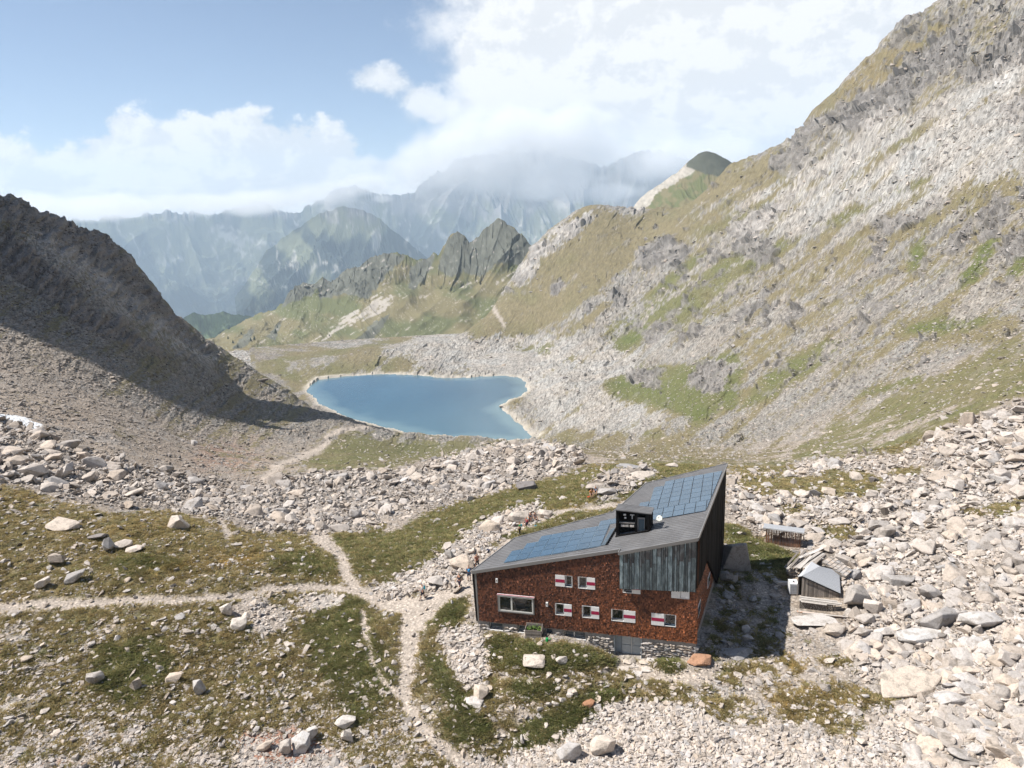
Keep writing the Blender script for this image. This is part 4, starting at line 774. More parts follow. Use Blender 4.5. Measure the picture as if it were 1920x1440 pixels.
def scatter():
    g = np.random.default_rng(77)
    X, Y, Z = XX, YY, Z0; px, py = world_to_px(X, Y, Z)
    a = px[1:, 1:]-px[:-1, :-1]; b = py[1:, 1:]-py[:-1, :-1]; c = px[:-1, 1:]-px[1:, :-1]; d = py[:-1, 1:]-py[1:, :-1]
    area = np.abs(a*d-b*c)*.5
    cx = px[:-1, :-1]; cy = py[:-1, :-1]; R2 = (RR*np.ones_like(X))[:-1, :-1]
    ok = (np.cos(AZ)[:-1, None] > .6) & (cx > -260) & (cx < 2240) & (cy > -120) & (cy < 1520) & (R2 > 33) & (R2 < 1200)
    area = np.where(ok, np.maximum(area, .05*1350**2*36/R2**2*.02), 0)
    sub = lambda k: FIELDS[k][:-1, :-1]
    hutd = seg_dist(X[:-1, :-1], Y[:-1, :-1], HUT_PLAN)
    free = (hutd > .25) & (sub('ld') > 1.5)
    for ax0, ay0, ax1, ay1 in ((25.6, 58.2, 30.8, 66.5), (27, 71.2, 31.8, 74.5), (26.5, 64.5, 33, 70)): free &= ~((X[:-1, :-1] > ax0) & (X[:-1, :-1] < ax1) & (Y[:-1, :-1] > ay0) & (Y[:-1, :-1] < ay1))
    big = sub('big'); st = sub('stone'); gr = sub('g'); pa = sub('path'); sn = sub('snow')
    far = sst(R2, 150, 260)
    out = []
    def layer(dens, smin, smax, expo, mcap, seat, kind):
        w = area*dens*free*(1-sn); tot = w.sum(); n = int(tot); cum = np.cumsum(w.ravel()); u = g.random(n)*cum[-1]; k = np.searchsorted(cum, u); i, j = np.unravel_index(k, w.shape)
        az = AZ[i]+(AZ[i+1]-AZ[i])*g.random(n); lr = LR[j]+(LR[j+1]-LR[j])*g.random(n); r = np.exp(lr); x = np.sin(az)*r; y = np.cos(az)*r; z = ground_z(x, y)
        D = np.sqrt(x*x+y*y+(z-36)**2); s = smin*(1-g.random(n)*(1-(smax/smin)**(-expo)))**(-1/expo); m = np.minimum(s*D/F_PX, mcap*(1+.2*g.normal(size=n)))
        out.append(np.c_[x, y, z, m, m*F_PX/D, i, j, np.full(n, seat), np.full(n, kind)])
    patchy = .35+1.3*sst(fbm(X[:-1, :-1]/2.6, Y[:-1, :-1]/2.6, 3, 95), .35, .68)*(1-far)+far*.8
    layer(.0095*big, 7, 40, 1.6, 2.7, .10, 1)                                # blocks
    layer(.085*big, 3.2, 11, 1.6, 1.3, .12, 1)                                # between the blocks
    layer(.028*sub('mid'), 4.2, 14, 1.5, 1.0, .12, 1)
    layer(.052*np.clip(st-.1, 0, 1)*patchy*(1-.5*gr*(1-far))*(1-.93*pa)*(1-.8*big), 2.6, 12, 1.85, 1.0, .2, 0)
    layer(.034*np.clip(st-.2, 0, 1)*patchy*(1-far)*(1-.4*gr)*(1-.85*pa)*(1-big*.9), 2.0, 5, 1.5, .4, .2, 0)
    layer(.0035*(.15+sub('rock'))*(1-far)*(1-pa), 6, 22, 1.5, 2.0, .25, 0)
    layer(.010*sub('dark')*(R2 > 105)*(R2 < 420)*(1-sub('rock')), 2.4, 9, 1.8, 2.2, .2, 0)
    layer(.0014*far*(1-gr*.8)*(1-.6*sub('dark')), 5, 11, 1.6, 5.5, .2, 0)
    return np.concatenate(out)
S_ALL = scatter()

# boulders the photograph singles out: (px, py of the base, width px, height px, material, yaw, flatness, label)
SPECIAL = [
 (1386, 1071, 60, 58, 'g', 20, .95, 'huge grey boulder as tall as a storey, in the shade of the dark gable'),
 (1364, 1094, 26, 24, 'g', 50, .9, 'squat grey boulder at the foot of the huge shaded one beside the hut'),
 (1379, 1094, 13, 15, 'g', 10, .9, 'small upright grey stone between the shaded boulders and the yard path'),
 (332, 992, 40, 28, 'o', 30, .8, 'rounded grey boulder alone on the grassy crest below the boulder belt'),
 (987, 918, 38, 19, 'd', 15, .6, 'dark-faced boulder at the grassy lower edge of the boulder belt'),
 (1000, 1255, 46, 18, 'w', 5, .35, 'long white slab lying in the grass of the mound before the hut'),
 (1053, 1247, 22, 15, 'w', 40, .6, 'white boulder on the mound to the right of the long white slab'),
 (903, 1314, 30, 28, 'w', 35, .8, 'angular white boulder beside the trail, leaning over a flat white slab'),
 (889, 1324, 32, 13, 'w', 12, .35, 'flat white slab at the foot of an angular white boulder near the trail'),
 (1312, 1250, 48, 20, 'r', 155, .5, 'tilted brown slab at the stone corner of the hut'),
 (1389, 1236, 48, 16, 'g', 8, .5, 'long rounded grey stone on the edge of the hut shadow'),
 (1405, 1206, 18, 16, 'w', 60, .5, 'pale bent stone lying in the shadow right of the hut'),
 (1400, 1186, 14, 14, 'w', 120, .6, 'smaller pale stone in the hut shadow above the bent one'),
 (1712, 1306, 96, 36, 'w', 28, .35, 'widest pale slab of the boulder field, lying at the edge of the yard'),
 (1532, 1176, 84, 12, 'w', 2, .2, 'broad flat slab in front of the timber poles by the small shed'),
 (1570, 1192, 44, 18, 'w', 20, .4, 'pale block at the right end of the flat slab below the woodpile'),
 (1606, 1142, 44, 40, 'g', 60, .8, 'wedge-shaped grey boulder right of the small plank shed'),
 (1604, 1086, 30, 16, 'g', 60, .5, 'dark grey boulder behind the small shed beside the slab-roofed hut'),
 (1768, 1180, 62, 34, 'o', 10, .7, 'broad brownish boulder in the middle of the right boulder field'),
 (1692, 1098, 52, 28, 'o', 20, .6, 'boulder with a brown overhanging face up right of the slab-roofed hut'),
 (1640, 1155, 32, 26, 'w', 70, .8, 'leaning pale block below the wedge-shaped grey boulder'),
 (1628, 1172, 34, 20, 'o', 0, .6, 'blunt beige boulder below the leaning pale block'),
 (1730, 1205, 58, 20, 'w', 8, .4, 'pale slab just below the broad brownish boulder'),
 (1660, 1195, 40, 20, 'w', 40, .5, 'rounded pink-white boulder left of the pale slab in the right field'),
 (1850, 1180, 60, 26, 'w', 15, .4, 'large flat pink slab near the right edge of the boulder field'),
 (562, 1412, 36, 32, 'w', 10, .85, 'round white boulder on the red soil at the bottom of the meadow'),
 (583, 1390, 24, 24, 'w', 60, .7, 'square pale block resting above the round white boulder on red soil'),
 (535, 1416, 22, 26, 'o', 80, .8, 'narrow grey block left of the round white boulder on red soil'),
 (496, 1410, 26, 18, 'o', 30, .6, 'beige wedge-shaped stone on the left edge of the red soil'),
 (372, 1303, 20, 28, 'w', 85, 1.0, 'upright pale block standing in the grass of the left meadow'),
 (324, 1279, 26, 15, 'o', 15, .6, 'striped grey boulder left of the upright pale block'),
 (253, 1296, 18, 22, 'o', 70, .9, 'dark-sided stone in the hollow of the left meadow'),
 (175, 1281, 28, 20, 'o', 20, .7, 'blocky stone in the pebbly part of the left meadow'),
 (446, 1182, 30, 20, 'w', 25, .45, 'whitish slab below the outcrop and the level trail'),
 (423, 1155, 22, 24, 'w', 70, .8, 'pale pointed block at the left end of the trailside outcrop'),
 (138, 1094, 30, 22, 'o', 30, .7, 'dark boulder with a shaded side in the stony clump above the trail'),
 (104, 1062, 30, 22, 'o', 60, .7, 'white-topped boulder crowning the stony clump above the trail'),
 (78, 1104, 24, 20, 'w', 10, .7, 'pale stone at the lower left of the stony clump above the trail'),
 (113, 994, 46, 15, 'o', 165, .35, 'long slanting slab high on the left meadow'),
 (178, 1012, 32, 10, 'd', 5, .4, 'dark flat rock beside the white upright stone of the meadow'),
 (203, 1036, 15, 26, 'w', 80, 1.0, 'white upright stone in the grass right of the dark flat rock'),
 (228, 1030, 28, 16, 'o', 15, .6, 'grey boulder right of the white upright stone'),
 (249, 1036, 30, 12, 'o', 0, .5, 'low grey block at the right end of the group around the upright stone'),
 (645, 1366, 32, 20, 'w', 20, .6, 'rounded pale boulder at the bottom beside the grass and red soil'),
 (651, 1396, 18, 26, 'w', 80, .8, 'tall white splinter of rock below the rounded pale boulder'),
 (973, 980, 40, 26, 'w', 35, .6, 'great slanted white slab uphill of the standing hiker in green'),
 (1022, 972, 30, 19, 'w', 5, .7, 'pale square boulder right of the resting hikers'),
 (843, 1049, 16, 17, 'g', 40, .8, 'block with a dark flank in the rubble behind the left end of the hut'),
 (1103, 1329, 20, 15, 'r', 40, .7, 'rust-red stone in the lush grass below the hut'),
 (1132, 1420, 42, 34, 'w', 30, .7, 'big white block in the quarried rubble at the bottom'),
 (1066, 1432, 44, 34, 'o', 60, .5, 'beige upright slab in the white rubble at the bottom'),
 (984, 1402, 14, 20, 'w', 80, .7, 'white pointed stone at the foot of the lush grass strip'),
 (1118, 918, 36, 13, 'o', 165, .4, 'upper slab of the broken outcrop behind the hut roof'),
 (1140, 928, 38, 15, 'o', 160, .4, 'middle slab of the broken outcrop behind the hut roof'),
 (1204, 896, 46, 18, 'w', 170, .35, 'smooth pink slab behind the roof, left of its highest corner'),
 (1181, 878, 40, 12, 'g', 5, .4, 'grey flat outcrop farthest up behind the hut roof'),
 (1640, 905, 18, 12, 'd', 10, .7, 'dark boulder standing out on the green patch far right of the roof'),
 (1638, 930, 20, 13, 'w', 60, .6, 'white boulder on the lower rim of the green patch right of the roof'),
 (1440, 912, 22, 9, 'w', 0, .5, 'white flat boulder on the dry grass behind the woodshed'),
 (1500, 975, 24, 14, 'o', 25, .6, 'beige boulder just above the woodshed roof'),
 (1575, 985, 34, 14, 'o', 165, .5, 'long boulder with a dark end up right of the woodshed'),
 (361, 835, 16, 11, 'w', 0, .8, 'pale boulder on the grassy scree left of the red earth'),
 (790, 1128, 5, 5, 'w', 0, .8, 'tiny white stone at the trail junction'),
 (940, 765, 9, 7, 'd', 0, .8, 'dark rock at the edge of the lake by its right bay'),
 (1060, 710, 10, 5, 'd', 0, .6, 'dark boulder alone on the pale rubble right of the lake'),
 (490, 716, 22, 9, 'd', 0, .5, 'dark overhanging rock at the tip of the left mountain spur')]
for k, (x, y) in enumerate(((1014, 1337), (1030, 1330), (1043, 1326), (1056, 1319), (1069, 1312), (1079, 1306))): SPECIAL.append((x, y, 13, 11, 'w', 20+k*15, .8, None))
BIG_PX = []
def build_boulders():
    g = np.random.default_rng(5); mats = {'g': ST_GREY, 'o': ST_O, 'w': ST_WHITE, 'd': ST_DARK, 'r': ST_RED}
    ordn = ['lowest', 'second lowest', 'third lowest', 'third highest', 'second highest', 'topmost']; q = 0
    for (x, y, w, h, mk, yaw, fl, lab) in SPECIAL:
        p = px_ground(x, y); D = (p-Vector(CAM)).length; wm = w*D/F_PX; hm = h*D/F_PX*1.05
        me = hull_mesh('boulder', g, 30 if w == 60 else 20 if w > 18 else 12, 1.0, 1.0 if w == 60 else .75, .025 if w > 18 else 0); me.materials.append(mats[mk])
        o = link(bpy.data.objects.new('boulder', me)); dep = max(wm*.75, hm*.6) if w < 60 else wm*.5
        vfore = dep*.5; hz = max(hm-vfore*.45, hm*.45)
        o.scale = (wm*1.08, dep, hz*1.25); o.rotation_euler = (g.uniform(-.1, .1), g.uniform(-.15, .15), math.radians(g.uniform(-15, 15)))
        o.location = (p.x, p.y+dep*.3, float(ground_z(p.x, p.y+dep*.3))+hz*.38)
        if lab is None: lab = f'{ordn[q]} of the six white edging stones set in a row along the lush grass'; q += 1; grp = 'white edging stones in a row'
        else: grp = 'boulders lying about the hut and the valley'
        tag(o, lab, 'boulder', grp); BIG_PX.append((x, y, w))
build_boulders()

ZONES = [('pale granite boulder of the field that fills the right of the yard', 'boulders of the right field', lambda x, y: x > 1560 and y > 1040),
         ('weathered granite block between the woodshed and the far grass patches', 'blocks above the woodshed', lambda x, y: x > 1340 and y > 860 and y <= 1040),
         ('tumbled slab of the boulder slope climbing to the right edge', 'slabs of the right slope', lambda x, y: x > 1340 and y <= 860),
         ('angular boulder of the long belt between the meadow and the lake flats', 'boulders of the long belt', lambda x, y: x > 420 and y < 1000 and x <= 1340),
         ('grey block at the left end of the boulder belt under the scree slope', 'blocks under the left scree', lambda x, y: x <= 420 and y < 960),
         ('white quarried stone of the rubble spread before the hut yard', 'stones of the white rubble', lambda x, y: x > 880 and y >= 1240),
         ('loose stone on the slope between the trail and the back of the hut', 'stones behind the hut', lambda x, y: x > 640 and y < 1240),
         ('stone scattered on the meadow left of the main trail', 'stones of the left meadow', lambda x, y: True)]
def rocks_out():
    g = np.random.default_rng(9); px, py = world_to_px(S_ALL[:, 0], S_ALL[:, 1], S_ALL[:, 2])
    vis = (px > 5) & (px < 1915) & (py > 5) & (py < 1435)
    # is it on the visible side? compare with the first surface met on its line of sight, coarsely
    keep = np.ones(len(S_ALL), bool); order = np.argsort(-np.where(vis, S_ALL[:, 4], 0)); top = []
    SP = np.array(BIG_PX)
    for k in order:
        if len(top) >= 234: break
        if (np.hypot(SP[:, 0]-px[k], (SP[:, 1]-8)-py[k]) < SP[:, 2]*.55+S_ALL[k, 4]*.25).any(): keep[k] = False; continue
        i, j = int(S_ALL[k, 5]), int(S_ALL[k, 6]); prof = (Z0[i, :j]-36)/np.exp(LR[:j])
        if len(prof) and prof.max() > (S_ALL[k, 2]-36+.6)/math.hypot(S_ALL[k, 0], S_ALL[k, 1]): continue
        top.append(k); keep[k] = False
    near = np.zeros(len(S_ALL), bool)
    for sx, sy, sw in SP[SP[:, 2] > 24]: near |= (np.abs(px-sx) < sw*.42) & (np.abs(py-(sy-sw*.15)) < sw*.22)
    keep &= ~near
    # one object each for the largest; each label is found from the nearest landmark and the side it lies on
    LM = [(1600, 1140, 'the wedge-shaped grey boulder'), (1768, 1165, 'the broad brownish boulder'), (1712, 1290, 'the widest pale slab'), (1692, 1085, 'the boulder with the brown face'), (1850, 1170, 'the large flat pink slab'), (1540, 1100, 'the plank shed'),
          (1470, 1005, 'the woodshed'), (1575, 1065, 'the slab-roofed hut'), (1640, 898, 'the dark boulder on the green patch'), (1440, 908, 'the white flat boulder'), (1920, 760, 'the boulder slope top at the right edge'), (1900, 960, 'the ochre patch at the right edge'), (1900, 1420, 'the bottom right corner'), (1790, 1380, 'the bottom of the right field'), (1640, 1420, 'the bottom tip of the yard gravel'), (1830, 1280, 'the field right of the widest pale slab'),
          (1900, 1050, 'the middle of the right edge'), (1700, 980, 'the grassless field above the sheds'), (1760, 860, 'the lower rim of the right grass shoulder'), (332, 980, 'the lone rounded boulder on the crest'), (987, 911, 'the dark-faced boulder'), (1362, 940, 'the high corner of the hut'), (20, 790, 'the snow patch'), (150, 880, 'the left end of the belt'),
          (560, 930, 'the trail crossing the belt'), (740, 920, 'the middle of the belt'), (950, 850, 'the crown of the belt'), (490, 1000, 'the little side path'), (973, 965, 'the great slanted slab'), (1150, 920, 'the broken outcrop'), (800, 1050, 'the rubble left of the roof'), (640, 1080, 'the trail junction'), (100, 1080, 'the stony clump'),
          (200, 1020, 'the white upright stone'), (372, 1290, 'the upright pale block'), (562, 1400, 'the round white boulder'), (645, 1360, 'the rounded pale boulder'), (903, 1300, 'the angular white boulder'), (1000, 1250, 'the long white slab'), (1132, 1405, 'the big white block'), (1312, 1240, 'the tilted brown slab'), (1500, 1400, 'the lower edge of the yard'), (60, 1300, 'the left edge of the meadow')]
    labels = {}; bins = {}
    for k in top:
        dd = [math.hypot(px[k]-l[0], (py[k]-l[1])*1.4) for l in LM]; q = int(np.argmin(dd)); dx, dy = px[k]-LM[q][0], (py[k]-LM[q][1])*1.2
        side = ('right of' if dx > 0 else 'left of') if abs(dx) > abs(dy) else ('below' if dy > 0 else 'above'); bins.setdefault((q, side), []).append((dd[q], k))
    for (q, side), lst in list(bins.items()):
        for n_, (_, k) in enumerate(sorted(lst)):
            lead = 'boulder nearest' if n_ == 0 else f"{['', 'second', 'third', 'fourth', 'fifth', 'sixth', 'seventh', 'eighth', 'ninth', 'tenth', 'eleventh', 'twelfth', 'thirteenth', 'fourteenth', 'fifteenth', 'sixteenth', 'seventeenth', 'eighteenth', 'nineteenth', 'twentieth'][min(n_, 19)]} nearest boulder" if n_ < 20 else 'boulder among those'
            labels[k] = f"angular {lead} {'on the side ' if n_ == 0 else ''}{side} {LM[q][2]}"
    for k in top:
        x, y, z, m = S_ALL[k, :4]; me = BIGROCKS[int(g.integers(len(BIGROCKS)))]
        o = link(bpy.data.objects.new('boulder', me)); s = m*1.05; o.scale = (s*g.uniform(.9, 1.25), s*g.uniform(.75, 1.1), s*g.uniform(.5, .85))
        o.rotation_euler = (g.normal()*.28, g.normal()*.28, g.uniform(0, 6.28)); o.location = (x, y, z+s*.16)
        grp = next(zz for zz in ZONES if zz[2](px[k], py[k]))[1]; mk_ = labels[k]; lab = mk_; tag(o, lab, 'boulder', grp)
    R = S_ALL[keep]; n = len(R)
    me = bpy.data.meshes.new('rubble'); me.vertices.add(n); i = R[:, 5].astype(int); j = R[:, 6].astype(int)
    flat = g.uniform(.38, .9, n); sc = np.c_[g.uniform(.8, 1.35, n), g.uniform(.7, 1.1, n), flat]*R[:, 3:4]
    co = R[:, :3].copy(); co[:, 2] += R[:, 3]*(.22-R[:, 7]*.6)*flat+(R[:, 8] == 1)*R[:, 3]*.12
    me.vertices.foreach_set('co', co.astype(np.float32).ravel())
    def vec(nm, v): a = me.attributes.new(nm, 'FLOAT_VECTOR', 'POINT'); a.data.foreach_set('vector', v.astype(np.float32).ravel())
    tilt = np.where(R[:, 8] == 1, .45, .22); vec('rot', np.c_[g.normal(size=n)*tilt, g.normal(size=n)*tilt, g.uniform(0, 6.28, n)]); vec('siz', sc)
    dk = FIELDS['dark'][i, j]; pl = FIELDS['pale'][i, j]
    tone = (.80+.26*pl-.42*dk)*(1+g.normal(size=n)*.13)*np.where(g.random(n) < .05, .68, 1)
    set_f(me, 'tone', np.clip(tone, .2, 1.25)); set_f(me, 'hue', np.clip(g.normal(.5, .25, n)+.25*dk, 0, 1))
    a = me.attributes.new('pick', 'INT', 'POINT'); a.data.foreach_set('value', g.integers(0, len(ROCKS), n).astype(np.int32))
    o = link(bpy.data.objects.new('rubble', me)); tag(o, kind='stuff')
    lib = bpy.data.collections.new('stone_shapes')
    for q, r in enumerate(ROCKS): lib.objects.link(bpy.data.objects.new(f'stone_shape_{q:02d}', r))
    instancer(o, lib); print('rubble', n, 'top', len(top))
def instancer(o, lib):
    ng = bpy.data.node_groups.new('place_'+o.name, 'GeometryNodeTree'); ng.interface.new_socket('Geometry', in_out='INPUT', socket_type='NodeSocketGeometry'); ng.interface.new_socket('Geometry', in_out='OUTPUT', socket_type='NodeSocketGeometry')
    gi = ng.nodes.new('NodeGroupInput'); go = ng.nodes.new('NodeGroupOutput'); iop = ng.nodes.new('GeometryNodeInstanceOnPoints'); ci = ng.nodes.new('GeometryNodeCollectionInfo')
    ci.inputs[0].default_value = lib; ci.inputs['Separate Children'].default_value = True; ci.inputs['Reset Children'].default_value = True
    def attr(nm, t): a = ng.nodes.new('GeometryNodeInputNamedAttribute'); a.data_type = t; a.inputs[0].default_value = nm; return a.outputs[0]
    mp = ng.nodes.new('GeometryNodeMeshToPoints'); ng.links.new(gi.outputs[0], mp.inputs[0])
    ng.links.new(mp.outputs[0], iop.inputs['Points']); ng.links.new(ci.outputs[0], iop.inputs['Instance']); iop.inputs['Pick Instance'].default_value = True
    ng.links.new(attr('pick', 'INT'), iop.inputs['Instance Index']); ng.links.new(attr('siz', 'FLOAT_VECTOR'), iop.inputs['Scale'])
    er = ng.nodes.new('FunctionNodeEulerToRotation'); ng.links.new(attr('rot', 'FLOAT_VECTOR'), er.inputs[0]); ng.links.new(er.outputs[0], iop.inputs['Rotation'])
    ng.links.new(iop.outputs[0], go.inputs[0]); md = o.modifiers.new('place', 'NODES'); md.node_group = ng
rocks_out()
# ------------------------------------------------------------------ building kit
def pmat(name, col, rough=.7, spec=.3, metal=0.0, vary=0.0, noise=0.0, nscale=4.0, stretch=(1, 1, 1), col2=None, bump=0.0, attr=None):
    m = bpy.data.materials.new(name); m.use_nodes = True; nt = m.node_tree; b = nt.nodes['Principled BSDF']
    b.inputs['Roughness'].default_value = rough; b.inputs['Specular IOR Level'].default_value = spec; b.inputs['Metallic'].default_value = metal
    if attr: c = NN(nt, 'ShaderNodeAttribute', attribute_name=attr).outputs['Color']
    else:
        rgb = NN(nt, 'ShaderNodeRGB'); rgb.outputs[0].default_value = (*col, 1); c = rgb.outputs[0]
    if noise or col2 or bump:
        tc = NN(nt, 'ShaderNodeNewGeometry'); v = VM(nt, 'MULTIPLY', tc.outputs['Position'], stretch).outputs[0]
        n = NN(nt, 'ShaderNodeTexNoise', ins={'Vector': v, 'Scale': nscale, 'Detail': 5.0, 'Roughness': .65})
        if col2: c = MIXC(nt, SSTEP(nt, n.outputs[0], .40, .62), c, col2)
        if noise: c = VM(nt, 'SCALE', c, s=SSTEP(nt, n.outputs[0], .25, .75, 1-noise, 1+noise)).outputs[0]
        if bump: nt.links.new(NN(nt, 'ShaderNodeBump', ins={'Strength': bump, 'Distance': .03, 'Height': n.outputs[0]}).outputs[0], b.inputs['Normal'])
    if vary:
        oi = NN(nt, 'ShaderNodeObjectInfo'); c = VM(nt, 'SCALE', c, s=SSTEP(nt, oi.outputs['Random'], 0, 1, 1-vary, 1+vary)).outputs[0]
    nt.links.new(c, b.inputs['Base Color']); return m
MT = dict(
 white=pmat('white_paint', (.78, .78, .77), .5, noise=.05), crimson=pmat('crimson_paint', (.34, .02, .07), .5), frame=pmat('pale_frame', (.62, .62, .58), .5),
 black=pmat('black_cladding', (.012, .011, .011), .85, .1, noise=.3, nscale=1.2, stretch=(6, 6, .5)), board=pmat('charred_board', (.018, .016, .015), .9, .1, vary=.55, noise=.35, nscale=2, stretch=(5, 5, .4)),
 roof=pmat('grey_roof_metal', (.115, .113, .115), .42, .5, noise=.15, nscale=.6, col2=(.145, .143, .145)), seam=pmat('roof_seam', (.225, .22, .22), .4, .5), trim=pmat('roof_trim', (.20, .195, .19), .45, .5),
 solar=pmat('solar_cell', (.045, .085, .13), .18, .8, vary=.10), grout=pmat('panel_joint', (.22, .30, .37), .4), soffit=pmat('soffit', (.05, .05, .05), .8),
 copper=pmat('patinated_copper', (.15, .20, .215), .5, .4, vary=.35, nscale=2.2, stretch=(2, 2, .5), col2=(.27, .34, .36), noise=.3), copperb=pmat('brown_copper', (.115, .115, .12), .45, .4, vary=.35, nscale=2.0, stretch=(2, 2, .6), col2=(.19, .215, .225), noise=.3),
 coprib=pmat('copper_rib', (.030, .042, .048), .5, .4), shingle=pmat('larch_shingle', (0, 0, 0), .55, .35, attr='scol'), shback=pmat('shingle_backing', (.06, .028, .016), .9),
 glass=pmat('window_glass', (.012, .016, .02), .03, .8), glassb=pmat('basement_glass', (.03, .055, .08), .06, .8), concrete=pmat('grey_render', (.28, .265, .25), .9, noise=.25, nscale=2.2, bump=.6),
 mortar=pmat('mortar', (.22, .205, .19), .95, noise=.3, nscale=5), door=pmat('grey_door', (.29, .33, .36), .5, noise=.06), doorp=pmat('pale_door_panel', (.44, .47, .48), .45, noise=.1), oldwood=pmat('weathered_plank', (.27, .235, .205), .85, vary=.35, noise=.28, nscale=2.5, stretch=(6, 6, .8)),
 palewood=pmat('bleached_plank', (.50, .46, .42), .85, vary=.25, noise=.2, nscale=2.5, stretch=(3, 3, 3)), redwood=pmat('reddish_plank', (.20, .105, .06), .8, vary=.4, noise=.3, nscale=2.5, stretch=(6, 6, .6)), orange=pmat('fresh_wood', (.50, .33, .24), .8, vary=.2),
 sheet=pmat('grey_sheet_roof', (.36, .37, .39), .5, .4, noise=.05), sheetd=pmat('pale_sheet_roof', (.55, .56, .58), .5, .4), plastic=pmat('white_plastic_tank', (.80, .81, .82), .4), steel=pmat('galvanised_bar', (.42, .43, .44), .4, .5, .5), darkthing=pmat('dark_cap', (.03, .03, .03), .6),
 leaf=pmat('planter_leaf', (.10, .17, .035), .8, noise=.4, nscale=9), soil=pmat('planter_soil', (.05, .035, .025), .95), dish=pmat('dish_enamel', (.66, .66, .58), .4), green=pmat('green_plastic', (.02, .30, .08), .4), logend=pmat('log_end', (.34, .31, .28), .9, vary=.4), bark=pmat('bark', (.14, .12, .10), .9, vary=.3))
class MB:
    def __init__(s): s.v = []; s.f = []
    def add(s, vs, fs):
        k = len(s.v); s.v += [tuple(v) for v in vs]; s.f += [tuple(i+k for i in f) for f in fs]; return s
    def box(s, o, a, b, c):
        o, a, b, c = (Vector(q) for q in (o, a, b, c)); vs = [o, o+a, o+a+b, o+b, o+c, o+a+c, o+a+b+c, o+b+c]
        fs = [(0, 3, 2, 1), (4, 5, 6, 7), (0, 1, 5, 4), (1, 2, 6, 5), (2, 3, 7, 6), (3, 0, 4, 7)]
        if a.cross(b).dot(c) < 0: fs = [tuple(reversed(f)) for f in fs]
        return s.add(vs, fs)
    def prism(s, poly, ext):
        poly = [Vector(p) for p in poly]; ext = Vector(ext); n = len(poly); nrm = sum(((poly[i]).cross(poly[(i+1) % n]) for i in range(n)), Vector())
        vs = poly+[p+ext for p in poly]; fs = [tuple(range(n))[::-1], tuple(range(n, 2*n))]+[(i, (i+1) % n, n+(i+1) % n, n+i) for i in range(n)]
        if nrm.dot(ext) < 0: fs = [tuple(reversed(f)) for f in fs]
        return s.add(vs, fs)
    def tube(s, p, q, r0, r1=None, n=7):
        p, q = Vector(p), Vector(q); r1 = r0 if r1 is None else r1; d = (q-p).normalized(); a = d.orthogonal().normalized(); b = d.cross(a)
        vs = [p+(a*math.cos(t)+b*math.sin(t))*r0 for t in [2*math.pi*i/n for i in range(n)]]+[q+(a*math.cos(t)+b*math.sin(t))*r1 for t in [2*math.pi*i/n for i in range(n)]]
        return s.add(vs, [tuple(range(n))[::-1], tuple(range(n, 2*n))]+[(i, (i+1) % n, n+(i+1) % n, n+i) for i in range(n)])
    def build(s, name, mat, parent=None, smooth=False, origin=None):
        me = bpy.data.meshes.new(name); org = Vector(origin) if origin is not None else Vector((0, 0, 0))
        me.from_pydata([tuple(Vector(v)-org) for v in s.v], [], s.f); me.materials.append(mat)
        if smooth: me.polygons.foreach_set('use_smooth', [True]*len(me.polygons))
        o = bpy.data.objects.new(name, me); COL.objects.link(o); o.location = org
        if parent is not None:
            root = parent; off = Vector((0, 0, 0))
            while root is not None: off += root.location; root = root.parent
            o.location = org-off; o.parent = parent
        return o

# ------------------------------------------------------------------ the mountain hut
LP = Vector((-3.89, 57.2, 6.35)); QP_ = Vector((14.15, 52.56, 10.9)); PP_ = Vector((21.35, 69.0, 10.9))
RN = (QP_-LP).cross(PP_-QP_).normalized()
def roof_z(x, y): return LP.z-(RN.x*(x-LP.x)+RN.y*(y-LP.y))/RN.z
WE = Vector((.9685, -.2490, 0)); WN = Vector((-.2490, -.9685, 0)); W0 = Vector((-3.85, 57.18, 0))
def W(s, d, z): return W0+WE*s+WN*d+Vector((0, 0, z))
def wall_top(s): q = W(s, 0, 0); return roof_z(q.x, q.y)-.16
hut = empty('mountain_hut', (5, 56, 0), 'mountain hut clad in rust-brown shingles with a sloping solar roof and black gable', 'building')
WINS = [dict(r=(7.15, 8.6, 5.60, 6.66), sp=7.97, side='L'), dict(r=(9.08, 10.52, 5.58, 6.66), sp=9.8, side='R'), dict(r=(7.08, 8.52, 2.90, 4.0), sp=7.83, side='R'), dict(r=(9.38, 10.84, 2.90, 4.02), sp=10.14, side='R'),
        dict(r=(11.84, 13.84, 2.88, 3.98), sp=12.85, side='R'), dict(r=(15.13, 17.12, 2.88, 3.98), sp=16.17, side='L'), dict(r=(12.80, 14.24, 5.56, 6.62), sp=13.53, side='R'), dict(r=(16.70, 18.14, 5.50, 6.56), sp=17.43, side='W')]
BIGW = (2.06, 5.28, 2.74, 4.34)
def strips(s0, s1, holes, z0f, z1f, d, mat, name, parent, step=1.0, thick=.2):
    """wall sheet with rectangular openings, sloped along its top"""
    ss = sorted(set([s0, s1]+[h[k] for h in holes for k in (0, 1) if s0 < h[k] < s1])); mb = MB()
    for a, b in zip(ss[:-1], ss[1:]):
        hs = sorted([(h[2], h[3]) for h in holes if h[0] < (a+b)/2 < h[1]]); zz = [None]+[z for h in hs for z in h]+[None]
        segs = []; lo = 'base'
        for h in hs: segs.append((lo, h[0])); lo = h[1]
        segs.append((lo, 'top'))
        for lo, hi in segs:
            la, lb = (z0f(a), z0f(b)) if lo == 'base' else (lo, lo); ha, hb = (z1f(a), z1f(b)) if hi == 'top' else (hi, hi)
            mb.prism([W(a, d, la), W(b, d, lb), W(b, d, hb), W(a, d, ha)], WN*-thick)
    return mb.build(name, mat, parent)
